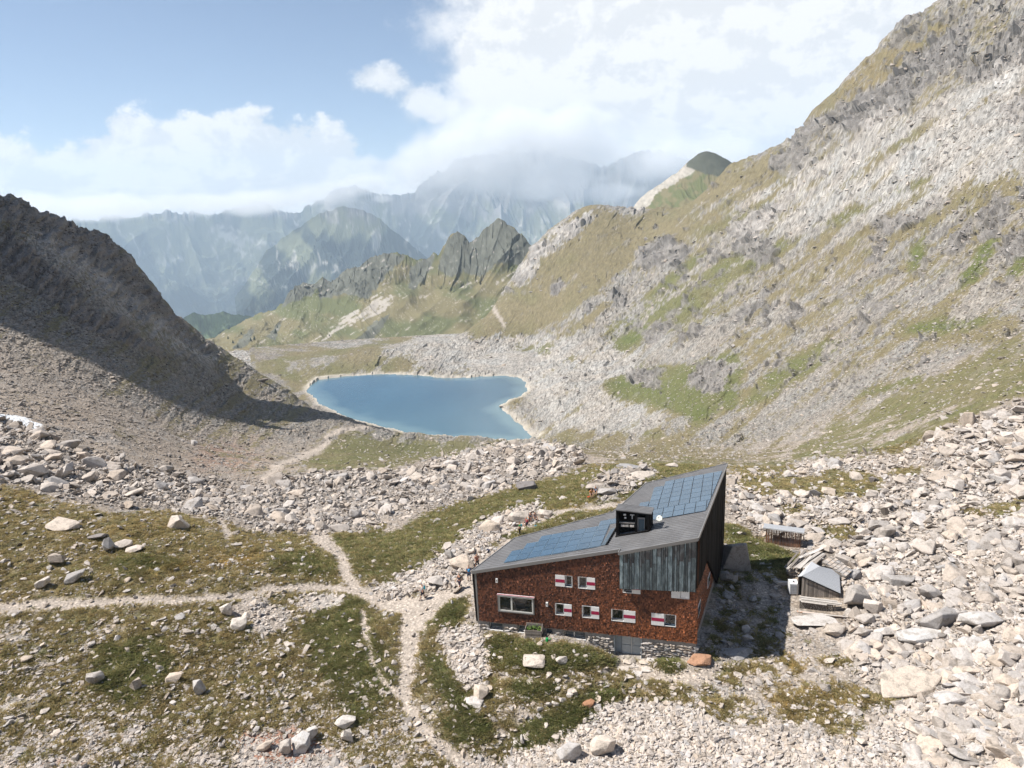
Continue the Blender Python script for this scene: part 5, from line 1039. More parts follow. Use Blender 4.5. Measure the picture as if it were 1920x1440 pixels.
def shingles(frame, s0, s1, z0, ztop, holes, parent, seed, weather, rh=.15, cw=.12, skip=None):
    g = np.random.default_rng(seed); V = []; F = []; C_ = []
    nrow = int((max(ztop(s0), ztop(s1))-z0)/rh)+1
    for r in range(nrow):
        z = z0+r*rh; s = s0+g.random()*.1
        while s < s1-.03:
            w = cw*g.uniform(.65, 1.35); e = min(s+w*.93, s1); zt = min(z+rh*1.25, ztop((s+e)/2)); c = (s+e)/2; zm = z+rh*.5
            if zt-z > .05 and not any(h[0]-.02 < c < h[1]+.02 and h[2]-.04 < zm < h[3]+.05 for h in holes) and not (skip and skip(c, zm)):
                dz = g.normal()*.012; lift = .040+g.random()*.022; tw = g.normal()*.012; k = len(V)
                V += [frame(s, lift+tw, z+dz), frame(e, lift-tw, z+dz), frame(e, .012, zt), frame(s, .012, zt), frame(s, 0, z+dz), frame(e, 0, z+dz)]
                F += [(k, k+1, k+2, k+3), (k+4, k+5, k+1, k)]
                b = weather(c, zm); t = g.random(); base = np.array((.040, .017, .012))*(1-t)+np.array((.185, .070, .037))*t
                base = base*(1-b)+np.array((.26, .088, .036))*(.35+.85*t)*b
                if g.random() < .07: base = base*2.0
                if g.random() < .08: base = base*.45
                C_ += [base]*6
            s += w
    me = bpy.data.meshes.new('shingles'); me.from_pydata([tuple(v) for v in V], [], F); set_col(me, 'scol', np.clip(np.array(C_), 0, 1)); me.materials.append(MT['shingle'])
    o = bpy.data.objects.new('shingles', me); COL.objects.link(o); o.parent = parent; par = parent; off = Vector((0, 0, 0))
    while par is not None: off += par.location; par = par.parent
    o.location = -off; o['kind'] = 'stuff'; return o
def build_hut():
    zs = 1.6
    holes = [w['r'] for w in WINS]; inner = (BIGW[0]+.12, BIGW[1]-.12, BIGW[2]+.12, BIGW[3]-.1)
    wall = strips(0, 18.83, holes+[inner], lambda s: zs, wall_top, 0, MT['shback'], 'shingle_wall', hut)
    shingles(W, .22, 18.83, zs-.03, lambda s: wall_top(s)-.02, holes+[BIGW], wall, 3, lambda s, z: float(np.clip((s-7)/9, 0, 1)*np.clip((7.5-z)/4.5, 0, 1)), skip=lambda s, z: s > 12.5 and z > 6.45)
    # corner strip at the left end, leaning outwards
    MB().prism([W(-.20, .03, 6.30), W(.02, .03, 6.34), W(.14, .03, 1.5), W(-.03, .03, 1.5)], WN*-.35).build('corner_board', MT['black'], hut)
    MB().prism([W(.022, .05, 6.34), W(.20, .05, 6.38), W(.24, .05, 1.52), W(.142, .05, 1.52)], WN*-.1).build('corner_board', MT['trim'], hut)
    # body behind the faces (left, rear walls)
    plan = [(-3.7, 57.5), (14.0, 53.0), (20.9, 68.8), (13.55, 68.9), (10.35, 64.2), (9.25, 62.85), (-.15, 62.35)]
    mb = MB(); n = len(plan); vs = [Vector((x, y, -1.0)) for x, y in plan]+[Vector((x, y, roof_z(x, y)-.3)) for x, y in plan]
    mb.add(vs, [(i, (i+1) % n, n+(i+1) % n, n+i) for i in range(1, n) if i not in (0, 1)]+[tuple(range(n, 2*n))]); mb.build('rear_wall', MT['black'], hut)
    # inner darkness behind windows
    # foundation
    bh = [(1.14, 2.33, .80, 1.42), (3.74, 4.36, .82, 1.44), (6.2, 6.80, .76, 1.40), (7.83, 9.62, .78, 1.38)]; dr = (12.05, 14.37, -.8, 1.52)
    f = strips(.1, 18.78, bh+[dr], lambda s: -1.3, lambda s: zs, -.07, MT['mortar'], 'foundation', hut, thick=.45)
    top = [(bh[i][1], bh[i+1][0]) for i in range(3)]+[(.1, bh[0][0]), (bh[3][1], dr[0]), (dr[1], 18.76)]
    for a, b in top: MB().box(W(a+.01, -.055, 1.22), WE*(b-a-.02), WN*-.1, (0, 0, .37)).build('render_band', MT['concrete'], hut)
    g = np.random.default_rng(12); proto = [hull_mesh('foundation_stone', g, 12, .8, .9) for _ in range(8)]; cnt = 0
    mats = [ST_O, ST_GREY, ST_O, ST_WHITE]
    for q in range(8): proto[q].materials.append(mats[q % 4])
    z = -1.0
    while z < 1.18:
        h = g.uniform(.18, .34); s = .15
        while s < 18.7:
            w = g.uniform(.22, .62); c = s+w/2
            bad = any(b_[0]-.12 < c < b_[1]+.12 and b_[2]-.1 < z+h/2 < b_[3]+.05 for b_ in bh+[dr]) or (z+h*.4 < float(ground_z(*W(c, .3, 0).xy))-.12)
            if not bad and cnt < 280:
                o = bpy.data.objects.new('stone', proto[int(g.integers(8))]); COL.objects.link(o); o.parent = f; o.location = W(c, -.05, z+h/2)
                o.scale = (w*1.18, .26, h*1.25); o.rotation_euler = (0, g.normal()*.12, math.atan2(WE.y, WE.x)+math.pi*(g.random() < .5)); cnt += 1
            s += w*.98
        z += h*.95
    for (a, b, c, d) in bh:
        w = MB().box(W(a, -.32, c), WE*(b-a), WN*-.05, (0, 0, d-c)).build('basement_window', MT['frame'], hut)
        MB().box(W(a+.06, -.30, c+.06), WE*(b-a-.12), WN*.01, (0, 0, d-c-.12)).build('pane', MT['glassb'], w)
        MB().box(W(a-.05, -.30, c-.07), WE*(b-a+.10), WN*.30, (0, 0, .06)).build('sill', MT['white'], w)
        if b-a > 1.5: MB().box(W((a+b)/2-.12, -.287, c+.06), WE*.08, WN*.03, (0, 0, d-c-.12)).build('mullion', MT['white'], w)
    # recessed double door
    D = MB().box(W(12.62, -.55, -.50), WE*1.75, WN*-.06, (0, 0, 2.0)).build('door', MT['door'], hut)
    for a, b in ((12.70, 13.42), (13.58, 14.30)):
        MB().box(W(a, -.545, .48), WE*(b-a), WN*.03, (0, 0, .92)).build('door_panel', MT['doorp'], D); MB().box(W(a, -.545, -.44), WE*(b-a), WN*.03, (0, 0, .84)).build('door_panel', MT['doorp'], D)
    MB().box(W(13.46, -.545, -.48), WE*.08, WN*.05, (0, 0, 1.95)).build('centre_post', MT['frame'], D); MB().box(W(13.60, -.51, .42), WE*.04, WN*.06, (0, 0, .26)).build('handle', MT['steel'], D)
    MB().box(W(12.05, -.6, -.8), WE*.05, WN*.58, (0, 0, 2.3)).box(W(14.32, -.6, -.8), WE*.05, WN*.62, (0, 0, 2.3)).box(W(12.10, -.6, 1.50), WE*2.2, WN*.5, (0, 0, .06)).box(W(12.1, -.62, -.55), WE*.50, WN*.04, (0, 0, 2.05)).build('door_reveal', MT['door'], hut)
    # windows with their half shutters
    for w_ in WINS:
        a, b, c, d = w_['r']; sp = w_['sp']
        w = MB().box(W(a, -.22, c), WE*.05, WN*.26, (0, 0, d-c)).box(W(b-.05, -.22, c), WE*.05, WN*.26, (0, 0, d-c)).box(W(a+.05, -.22, d-.05), WE*(b-a-.10), WN*.26, (0, 0, .05)).box(W(a+.05, -.22, c), WE*(b-a-.1), WN*.27, (0, 0, .05)).box(W(a+.05, -.24, c+.05), WE*(b-a-.1), WN*.03, (0, 0, d-c-.1)).build('window', MT['white'], hut)
        g0, g1 = (sp, b) if w_['side'] in 'LW' else (a, sp); p0, p1 = (a, sp) if w_['side'] in 'LW' else (sp, b)
        MB().box(W(g0+.12, -.195, c+.14), WE*(g1-g0-.22), WN*.02, (0, 0, d-c-.26)).build('pane', MT['glass'], w)
        MB().box(W(g0+.05, -.17, c+.052), WE*(g1-g0-.10), WN*.19, (0, 0, .035)).build('sill', MT['glassb'] if w_['side'] == 'L' else MT['trim'], w)
        MB().box(W(p0+.02, .045, c+.015), WE*(p1-p0-.03), WN*.03, (0, 0, d-c-.03)).build('shutter', MT['white'], w)
        if w_['side'] != 'W': MB().box(W(p0+.022, .078, c+.015+(d-c-.03)*.36), WE*(p1-p0-.034), WN*.006, (0, 0, (d-c)*.27)).build('shutter_stripe', MT['crimson'], w)
        else: MB().box(W(sp+.03, .045, c+.1), WE*(b-sp-.06), WN*.03, (0, 0, d-c-.15)).build('shutter', MT['white'], w)
    a, b, c, d = BIGW
    bw = MB().box(W(a, -.1, c), WE*.10, WN*.28, (0, 0, d-c)).box(W(b-.10, -.1, c), WE*.10, WN*.28, (0, 0, d-c)).box(W(a+.1, -.1, c), WE*(b-a-.2), WN*.28, (0, 0, .10)).box(W(a+.1, -.1, d-.08), WE*(b-a-.2), WN*.28, (0, 0, .08)).build('panorama_window', MT['trim'], hut)
    MB().box(W(a+.10, .10, c+.10), WE*.09, WN*.05, (0, 0, d-c-.18)).box(W(b-.19, .10, c+.10), WE*.09, WN*.05, (0, 0, d-c-.18)).box(W(3.22, .10, c+.19), WE*.14, WN*.05, (0, 0, d-c-.36)).box(W(a+.19, .10, c+.10), WE*(b-a-.38), WN*.05, (0, 0, .09)).box(W(a+.19, .10, d-.17), WE*(b-a-.38), WN*.05, (0, 0, .09)).build('window_frame', MT['frame'], bw)
    for p, q in ((a+.19, 3.22), (3.36, b-.19)): MB().box(W(p, .10, c+.19), WE*(q-p), WN*.015, (0, 0, d-c-.36)).build('pane', MT['glass'], bw)
    MB().box(W(a-.04, .0, d+.005), WE*(b-a+.08), WN*.24, (0, 0, .05)).build('top_flashing', MT['white'], bw); MB().box(W(a-.04, .17, d+.058), WE*(b-a+.08), WN*.07, (0, 0, .03)).build('red_edge', MT['crimson'], bw)
    for s_, z_ in ((2.04, 5.66), (6.40, 3.86)):
        l = MB().box(W(s_-.09, .04, z_-.2), WE*.18, WN*.13, (0, 0, .38)).build('wall_lamp', MT['white'], hut); MB().box(W(s_-.04, .172, z_-.05), WE*.08, WN*.012, (0, 0, .09)).build('lamp_lens', MT['darkthing'], l)
    # roof: one leaning plane with a kinked outline
    out = [(-4.05, 57.05), (8.36, 53.95), (8.12, 53.36), (14.20, 52.36), (21.55, 69.25), (13.35, 69.38), (10.05, 64.52), (9.05, 63.2), (-.25, 62.7)]
    R = MB().prism([(x, y, roof_z(x, y)) for x, y in out], (0, 0, -.16)).build('roof', MT['roof'], hut)
    poly = [Vector((x, y)) for x, y in out]; e = Vector((WE.x, WE.y)); pe = Vector((-WE.y, WE.x)); sm = MB(); o2 = Vector((LP.x, LP.y))
    def seg(v):
        hits = []
        for i in range(len(poly)):
            p, q = poly[i]-o2, poly[(i+1) % len(poly)]-o2; a_, b_ = p.dot(pe)-v, q.dot(pe)-v
            if a_*b_ < 0: t = a_/(a_-b_); hits.append((p+(q-p)*t).dot(e))
        hits.sort(); return list(zip(hits[::2], hits[1::2]))
    def rp(u, v, dz=0): q = o2+e*u+pe*v; return Vector((q.x, q.y, roof_z(q.x, q.y)+dz))
    v = -.05
    while v < 17.9:
        for u0, u1 in seg(v):
            if u1-u0 > .3: sm.add([rp(u0+.03, v-.03), rp(u1-.03, v-.03), rp(u1-.03, v+.03), rp(u0+.03, v+.03), rp(u0+.03, v-.02, .055), rp(u1-.03, v-.02, .055), rp(u1-.03, v+.02, .055), rp(u0+.03, v+.02, .055)], [(4, 5, 6, 7), (0, 1, 5, 4), (2, 3, 7, 6), (1, 2, 6, 5), (3, 0, 4, 7)])
        v += .37
    s_ = sm.build('roof_seams', MT['seam'], R); s_['kind'] = 'stuff'
    ed = MB()
    for i in range(len(out)):
        p, q = Vector((*out[i], 0)), Vector((*out[(i+1) % len(out)], 0)); d_ = (q-p); nn = Vector((d_.y, -d_.x, 0)).normalized(); p.z = roof_z(p.x, p.y); q.z = roof_z(q.x, q.y)
        ed.box(p+nn*.003+Vector((0, 0, -.22)), q-p, nn*.07, (0, 0, .29))
    ed.build('eave_trim', MT['trim'], hut)
    # solar panels, following the plane in two stepped fields
    def clip(poly_, f_):
        o_ = []
        for i in range(len(poly_)):
            p, q = poly_[i], poly_[(i+1) % len(poly_)]; a_, b_ = f_(p), f_(q)
            if a_ >= 0: o_.append(p)
            if a_*b_ < 0: o_.append(tuple(p[k]+(q[k]-p[k])*a_/(a_-b_) for k in (0, 1)))
        return o_
    sheet = {}
    def panel(u0, u1, v0, v1, sh, lim=None):
        f_ = lambda u, v: (u+.05*(v-.6), v+.06*(u-2.6))
        g_ = .028; pl = [f_(u0+g_, v0+g_), f_(u1-g_, v0+g_), f_(u1-g_, v1-g_), f_(u0+g_, v1-g_)]
        if lim: pl = clip(pl, lambda p: lim(p[1])-p[0])
        if len(pl) < 3: return
        vs = [rp(p[0], p[1], .10) for p in pl]; me = MB().prism([q-Vector((0, 0, .05)) for q in vs], (0, 0, .05)); me.build('solar_panel', MT['solar'], R)
        sh.prism([rp(*f_(*c), .045) for c in ((u0, v0), (u1, v0), (u1, v1), (u0, v1))] if not lim else [rp(p[0], p[1], .045) for p in pl], (0, 0, .02))
    s1, s2 = MB(), MB()
    for r, (st, en) in enumerate(((0, 8), (0, 8), (1, 8), (2, 8), (7, 9))):
        for c in range(st, en): panel(2.58+c*1.04, 2.58+(c+1)*1.04, .55+r*1.20, .55+(r+1)*1.20, s1)
    lim = lambda v: 18.62+.165*v-.13
    for r in range(8):
        v0 = 4.45+r*1.28; st = {0: 13.6, 1: 13.6, 2: 13.0, 3: 13.0, 4: 13.95, 5: 13.95, 6: 13.95, 7: 14.9}[r]
        for c in range(9):
            u0 = st+c*.935
            if u0+.05*(v0-.6) < lim(v0+1.1+.06*(u0-2.6))-.1: panel(u0, u0+.935, v0, v0+1.28, s2, lim)
    s1.build('panel_rails', MT['grout'], R); s2.build('panel_rails', MT['grout'], R)
    MB().prism([rp(*q, .06) for q in ((10.93, 1.1), (11.30, 1.1), (11.78, 4.6), (11.40, 4.6))], (0, 0, .05)).build('roof_strip', MT['glassb'], R)  # dark strips along the right edge of the lower panel field
    MB().prism([rp(*q, .06) for q in ((11.30, 1.05), (11.40, 1.05), (11.88, 4.6), (11.78, 4.6))], (0, 0, .12)).build('roof_strip', MT['black'], R)
    # copper box hung on the front
    A, B = Vector((8.2, 53.47, 0)), Vector((14.13, 52.50, 0)); ce = (B-A).normalized(); cn = Vector((ce.y, -ce.x, 0)); L = (B-A).length; zb = 6.2
    cp = MB().prism([A+Vector((0, 0, zb)), B+Vector((0, 0, zb)), Vector((14.39, 52.9, zb)), Vector((8.45, 54.05, zb))], (0, 0, .06)).prism([A+Vector((0, 0, zb)), A+Vector((.24, .60, zb)), A+Vector((.24, .60, 9.25)), A+Vector((0, 0, roof_z(A.x, A.y)-.17))], ce*.04).build('copper_bay', MT['copperb'], hut)
    MB().prism([A+cn*-.04+Vector((0, 0, zb+.06)), B+cn*-.04+Vector((0, 0, zb+.06)), B+cn*-.04+Vector((0, 0, roof_z(B.x, B.y)-.17)), A+cn*-.04+Vector((0, 0, roof_z(A.x, A.y)-.17))], cn*-.04).build('bay_backing', MT['coprib'], cp)
    xs = [(q-275)/(1285-275)*L for q in (275, 322, 385, 408, 440, 470, 540, 572, 620, 680, 712, 770, 830, 856, 882, 915, 975, 1000, 1035, 1065, 1130, 1152, 1180, 1222, 1285)]
    g = np.random.default_rng(3)
    for i in range(len(xs)-1):
        a, b = xs[i]+.02, xs[i+1]-.02; zt = lambda s: roof_z(*(A+ce*s).xy)-.18; zm = zb+2.0+.35*(i % 3)+(.3 if i > 10 else 0)
        MB().prism([A+ce*a+Vector((0, 0, zb+.02)), A+ce*b+Vector((0, 0, zb+.02)), A+ce*b+Vector((0, 0, zm-.02)), A+ce*a+Vector((0, 0, zm-.02))], cn*.03).build('copper_panel', MT['copper'], cp)
        MB().prism([A+ce*a+Vector((0, 0, zm)), A+ce*b+Vector((0, 0, zm)), A+ce*b+Vector((0, 0, zt(b))), A+ce*a+Vector((0, 0, zt(a)))], cn*.03).build('copper_panel', MT['copperb'] if (i*7) % 5 else MT['copper'], cp)
        MB().box(A+ce*(b-.005)+Vector((0, 0, zb)), ce*.05, cn*.085, (0, 0, zt(b)-zb)).build('standing_seam', MT['coprib'], cp)
    # gable side: charred boards over a shingled corner
    S0 = Vector((14.20, 52.50, 0)); S1 = Vector((21.42, 69.1, 0)); se = (S1-S0).normalized(); sn = Vector((se.y, -se.x, 0)); SL = (S1-S0).length
    def SD(t, d, z): return S0+se*t+sn*d+Vector((0, 0, z))
    zlow = lambda t: zb-.02*t if t < 5.9 else max(.2, 6.08-(t-5.9)*.80)
    G = MB().prism([SD(0, 0, zb), SD(5.9, 0, 6.08), SD(13.2, 0, .2), SD(SL, 0, -.8), SD(SL, 0, 10.7), SD(0, 0, 10.7)], sn*-.08).build('gable_wall', MT['black'], hut)
    t = 0.0
    while t < SL-.05:
        w = g.choice([.16, .24, .34, .46, .52]); e_ = min(t+w, SL); zt = 10.72; m_ = MB()
        m_.prism([SD(t+.015, .005, zlow(t)), SD(e_-.015, .005, zlow(e_)), SD(e_-.015, .005, zt), SD(t+.015, .005, zt)], sn*float(g.uniform(.02, .075)))
        m_.build('board', MT['board'], G); t = e_
    k_ = MB().prism([SD(5.85, .0, 6.16), SD(5.98, .0, 6.16), SD(13.3, 0, .25), SD(13.15, 0, .2)], sn*.12).build('edge_trim', MT['black'], G)
    MB().prism([SD(.2, -.22, .2), SD(13, -.22, .2), SD(5.9, -.22, 6.2), SD(.2, -.22, 6.3)], sn*-.1).build('side_wall', MT['shback'], hut)
    sw = MB().prism([SD(.15, -.12, zs), SD(11.0, -.12, zs), SD(5.9, -.12, 6.15), SD(.15, -.12, 6.22)], sn*-.06).build('shingle_wall', MT['shback'], hut)
    sideholes = [(1.3, 3.1, 2.9, 3.95), (7.3, 8.7, 2.7, 3.7)]
    shingles(lambda s, d, z: SD(s, -.12+d, z), .02, 12.4, zs-.03, lambda s: zlow(s)-.02, sideholes, sw, 8, lambda s, z: .85, rh=.16, cw=.15)
    for (a, b, c, d) in sideholes:
        w = MB().box(SD(a, -.2, c), se*(b-a), sn*.16, (0, 0, d-c)).build('window', MT['white'], hut); MB().box(SD(a+.1, -.042, c+.12), se*(b-a-.2), sn*.01, (0, 0, d-c-.24)).build('pane', MT['glassb'], w)
    MB().prism([SD(.1, -.18, -1.2), SD(13.5, -.18, -1.2), SD(13.5, -.18, zs), SD(.1, -.18, zs)], sn*-.2).build('foundation', MT['concrete'], hut)
    # roof dormer with niches and a window
    FL, FR = Vector((8.40, 56.80, 0)), Vector((11.25, 56.25, 0)); de = (FR-FL).normalized(); dn = Vector((de.y, -de.x, 0)); zl = 11.63; zr = 11.39; back = Vector((.42, 1.15, 0)); LL = (FR-FL).length
    def DP(u, d, z): return FL+de*u+dn*d+Vector((0, 0, z))
    ztd = lambda u: zl+(zr-zl)*u/LL; zbd = lambda u: roof_z(*DP(u, 0, 0).xy)+.02
    dm = MB().prism([DP(0, 0, zbd(0)), DP(.22, 0, zbd(.22)), DP(.22, 0, ztd(.22)), DP(0, 0, ztd(0))], back).prism([DP(LL-.36, 0, zbd(LL-.36)), DP(LL, 0, zbd(LL)), DP(LL, 0, ztd(LL)), DP(LL-.36, 0, ztd(LL-.36))], back)
    dm.prism([DP(.22, 0, ztd(.22)-.14), DP(LL-.36, 0, ztd(LL-.36)-.14), DP(LL-.36, 0, ztd(LL-.36)), DP(.22, 0, ztd(.22))], back).prism([DP(1.60, 0, zbd(1.6)), DP(1.76, 0, zbd(1.76)), DP(1.76, 0, ztd(1.7)-.14), DP(1.60, 0, ztd(1.6)-.14)], back)
    dm.prism([DP(.22, -.75, zbd(.2)-.3), DP(LL-.36, -.75, zbd(2.5)-.3), DP(LL-.36, -.75, 11.25), DP(.22, -.75, 11.4)], dn*-.1)
    dmo = dm.build('dormer', MT['black'], hut)
    MB().prism([DP(-.06, .06, ztd(0)+.003), DP(LL+.06, .06, ztd(LL)+.003), DP(LL+.06, .06, ztd(LL)+.003)+back*1.1, DP(-.06, .06, ztd(0)+.003)+back*1.1], (0, 0, .07)).build('dormer_roof', MT['roof'], dmo)
    for i in range(5):
        q = DP(-.06, .06, ztd(0)+.078)+back*(.1+i*.24); MB().box(q, de*(LL+.1)+Vector((0, 0, zr-zl)), back*.035, (0, 0, .03)).build('roof_seam', MT['seam'], dmo)
    MB().prism([DP(-.05, .02, zbd(0)-.03), DP(LL-.2, .02, zbd(LL-.2)-.03), DP(LL-.2, .02, zbd(LL-.2)+.14), DP(-.05, .02, zbd(0)+.14)], dn*.12).build('flashing', MT['black'], dmo)
    MB().box(DP(.28, -.3, 10.45), de*1.3, dn*.22, (0, 0, .05)).build('shelf', MT['palewood'], dmo)
    for u in (.42, .70, 1.16): MB().box(DP(u, -.28, 10.12), de*.36, dn*.2, (0, 0, .17)).build('roller_slat', MT['palewood'], dmo)
    MB().box(DP(.62, -.3, 11.10), de*.22, dn*.1, (0, 0, .12)).box(DP(1.18, -.3, 11.14), de*.36, dn*.1, (0, 0, .07)).box(DP(1.32, -.3, 10.80), de*.07, dn*.08, (0, 0, .34)).box(DP(.70, -.28, 10.82), de*.16, dn*.08, (0, 0, .13)).build('bracket', MT['white'], dmo)
    w = MB().box(DP(1.80, -.12, zbd(1.8)+.12), de*.62, dn*.06, (0, 0, 1.28)).build('window', MT['seam'], dmo); MB().box(DP(1.88, -.058, zbd(1.8)+.24), de*.48, dn*.015, (0, 0, 1.02)).build('pane', MT['glassb'], w)
build_hut()
def at(p, q): return Vector(p)
sd = empty('satellite_dish', (11.55, 56.5, 10.3), 'round cream satellite dish held out from the side of the roof dormer', 'dish')
def build_dish():
    n = Vector((-.35, -.75, .55)).normalized(); c = Vector((11.95, 56.15, 11.05)); a = n.orthogonal().normalized(); b = n.cross(a); vs = [c-n*.07]; 
    for rr, dp in ((.14, -.055), (.25, 0)):
        vs += [c+n*dp+(a*math.cos(t)+b*math.sin(t))*rr for t in [2*math.pi*i/16 for i in range(16)]]
    fs = [(0, 1+i, 1+(i+1) % 16) for i in range(16)]+[(1+i, 17+i, 17+(i+1) % 16, 1+(i+1) % 16) for i in range(16)]
    k = len(vs); vs += [v-n*.02 for v in vs]; fs += [tuple(q+k for q in reversed(f)) for f in fs]+[(17+i, 17+k+i, 17+k+(i+1) % 16, 17+(i+1) % 16) for i in range(16)]
    MB().add(vs, fs).build('reflector', MT['dish'], sd, True)
    MB().tube((11.5, 56.45, 10.75), c-n*.08, .03).tube((11.45, 56.35, 10.55), (11.8, 56.25, 10.95), .02).build('mount', MT['white'], sd); MB().tube(c-b*.2, c+n*.3, .012, n=5).build('feed_arm', MT['steel'], sd)
build_dish()
# ------------------------------------------------------------------ outbuildings and yard
def gz(x, y): return float(ground_z(x, y))
def plank_wall(parent, a, b, za, zb, ztopa, ztopb, n, mat, out, gap=.012, seed=0, raise_=0.0):
    g = np.random.default_rng(seed); a, b = Vector(a), Vector(b); cuts = np.cumsum(np.r_[0, g.uniform(.6, 1.4, n)]); cuts /= cuts[-1]
    for i in range(n):
        u, v = cuts[i], cuts[i+1]; p, q = a.lerp(b, u), a.lerp(b, v); L = (q-p).length; e = (q-p).normalized(); p, q = p+e*gap, q-e*gap
        t0 = ztopa+(ztopb-ztopa)*u; t1 = ztopa+(ztopb-ztopa)*v; z0 = za+(zb-za)*u-g.random()*.06+raise_
        MB().prism([(p.x, p.y, z0), (q.x, q.y, z0), (q.x, q.y, t1), (p.x, p.y, t0)], Vector(out)*float(g.uniform(.025, .05))).build('plank', mat, parent)
def woodshed():
    t = empty('woodshed', (29.2, 73.2, gz(29.2, 73.2)), 'low woodshed of reddish planks with a grey sheet roof above the slab-roofed hut', 'shed')
    a, b = Vector((27.5, 73.55, 0)), Vector((30.75, 72.1, 0)); o = Vector((-.41, -.91, 0)); bk = -o*1.25
    za, zb = gz(a.x, a.y)-.1, gz(b.x, b.y)-.15
    plank_wall(t, a, b, za, zb, 1.62, 1.62, 24, MT['redwood'], o, .025, 1, .12); plank_wall(t, b, b+bk, zb, zb, 1.6, 1.35, 6, MT['redwood'], (.91, -.41, 0), .02, 2); plank_wall(t, a+bk, a, za, za, 1.35, 1.6, 6, MT['redwood'], (-.91, .41, 0), .02, 3)
    MB().prism([a+Vector((0, 0, za)), b+Vector((0, 0, zb)), b+bk+Vector((0, 0, zb)), a+bk+Vector((0, 0, za))], (0, 0, .12)).build('sill_beam', MT['oldwood'], t)
    e = (b-a).normalized(); f0, f1 = a+o*.45-e*.35, b+o*.45+e*.3; r0, r1 = f0+bk*1.65, f1+bk*1.65
    MB().prism([f0+Vector((0, 0, 1.93)), f1+Vector((0, 0, 1.93)), r1+Vector((0, 0, 1.52)), r0+Vector((0, 0, 1.52))], (0, 0, .05)).build('roof', MT['sheet'], t)
    MB().box(f0+Vector((0, 0, 1.85)), f1-f0, o*.04, (0, 0, .13)).build('fascia', MT['sheetd'], t); MB().tube(b+Vector((.1, -.1, .2)), f1+bk*.5+Vector((0, 0, 1.6)), .04).build('brace', MT['oldwood'], t)
woodshed()
def small_shed():
    FLp, FRp = Vector((26.75, 61.92, 0)), Vector((29.80, 60.99, 0)); t = empty('plank_shed', (28.8, 62.8, 0), 'small weathered plank shed with a steep one-sided grey sheet roof', 'shed')
    n = Vector((-.29, -.957, 0)); BR, BL = Vector((31.45, 64.7, 0)), Vector((29.5, 64.5, 0))
    plank_wall(t, FLp, FRp, -.25, -.25, 2.08, .76, 20, MT['oldwood'], n, .008, 4); MB().prism([FLp, FRp, FRp+Vector((0, 0, .72)), FLp+Vector((0, 0, 2.02))], n*-.04).build('back_boarding', MT['darkthing'], t)
    plank_wall(t, FRp, BR, -.3, -.2, .72, .78, 12, MT['oldwood'], (.92, -.39, 0), .01, 5); plank_wall(t, Vector((26.5, 62.2, 0)), Vector((28.9, 64.9, 0)), -.2, -.2, 1.85, 1.85, 10, MT['oldwood'], (-.7, .7, 0), .01, 6)
    A, B, C_, D = Vector((26.66, 61.80, 2.17)), Vector((29.62, 64.68, 2.12)), Vector((31.72, 65.02, .82)), Vector((29.98, 60.86, .74))
    nn_ = (D-A).cross(C_-A); B.z = A.z-(nn_.x*(B.x-A.x)+nn_.y*(B.y-A.y))/nn_.z
    r = MB().prism([A, D, C_, B], (0, 0, .05)).build('roof', MT['sheet'], t)
    for i in range(1, 14):
        k = i/14; p, q = A.lerp(B, k), D.lerp(C_, k); MB().box(p+Vector((0, 0, .052)), q-p, (B-A).normalized()*.03, (0, 0, .025)).build('roof_seam', MT['sheetd'], r)
    MB().prism([A+Vector((0, 0, .01)), B+Vector((0, 0, .01)), Vector((28.95, 65.1, 1.88)), Vector((26.45, 62.2, 1.92))], (0, 0, .05)).build('rear_roof', MT['sheetd'], t)
    MB().box(A+Vector((-.02, -.03, -.04)), (D-A), n*.05, (0, 0, .12)).box(B, C_-B, Vector((.1, .05, 0)), (0, 0, .10)).build('edge_trim', MT['darkthing'], t)
small_shed()
def tank():
    t = empty('water_tank', (26.3, 62.6, 0), 'white caged water tank standing left of the small plank shed', 'tank')
    a, e, n = Vector((25.84, 62.38, .05)), Vector((.957, -.16, 0)), Vector((.16, .957, 0)); B = MB().box(a, e*.82, n*1.0, (0, 0, 1.05)).build('container', MT['plastic'], t)
    c = MB()
    for i in range(6): c.box(a+e*(.01+i*.155)+n*-.03, e*.018, n*.018, (0, 0, 1.06)); c.box(a+e*(.01+i*.155)+n*-.03+Vector((0, 0, 1.052)), e*.018, n*1.03, (0, 0, .016))
    for i in range(7): c.box(a+n*-.035+Vector((0, 0, .02+i*.17)), e*.82, n*.015, (0, 0, .016))
    c.build('cage', MT['steel'], t); MB().tube(a+e*.42+n*.5+Vector((0, 0, 1.04)), a+e*.42+n*.5+Vector((0, 0, 1.11)), .09, n=10).build('cap', MT['darkthing'], t); MB().tube(a+e*.42+n*.2+Vector((0, 0, 1.04)), a+e*.42+n*.2+Vector((0, 0, 1.08)), .05).build('valve', MT['crimson'], t)
    MB().box(a+Vector((-.03, -.03, -.14)), e*.88, n*1.06, (0, 0, .12)).build('pallet', MT['oldwood'], t)
tank()
bb = MB().box((25.2, 63.9, .25), (1.15, -.12, 0), (.03, .3, 0), (0, 0, .22)).build('wooden_beam', MT['palewood'], None, origin=(25.8, 63.9, .3)); tag(bb, 'short pale beam lying behind the white caged tank', 'beam')
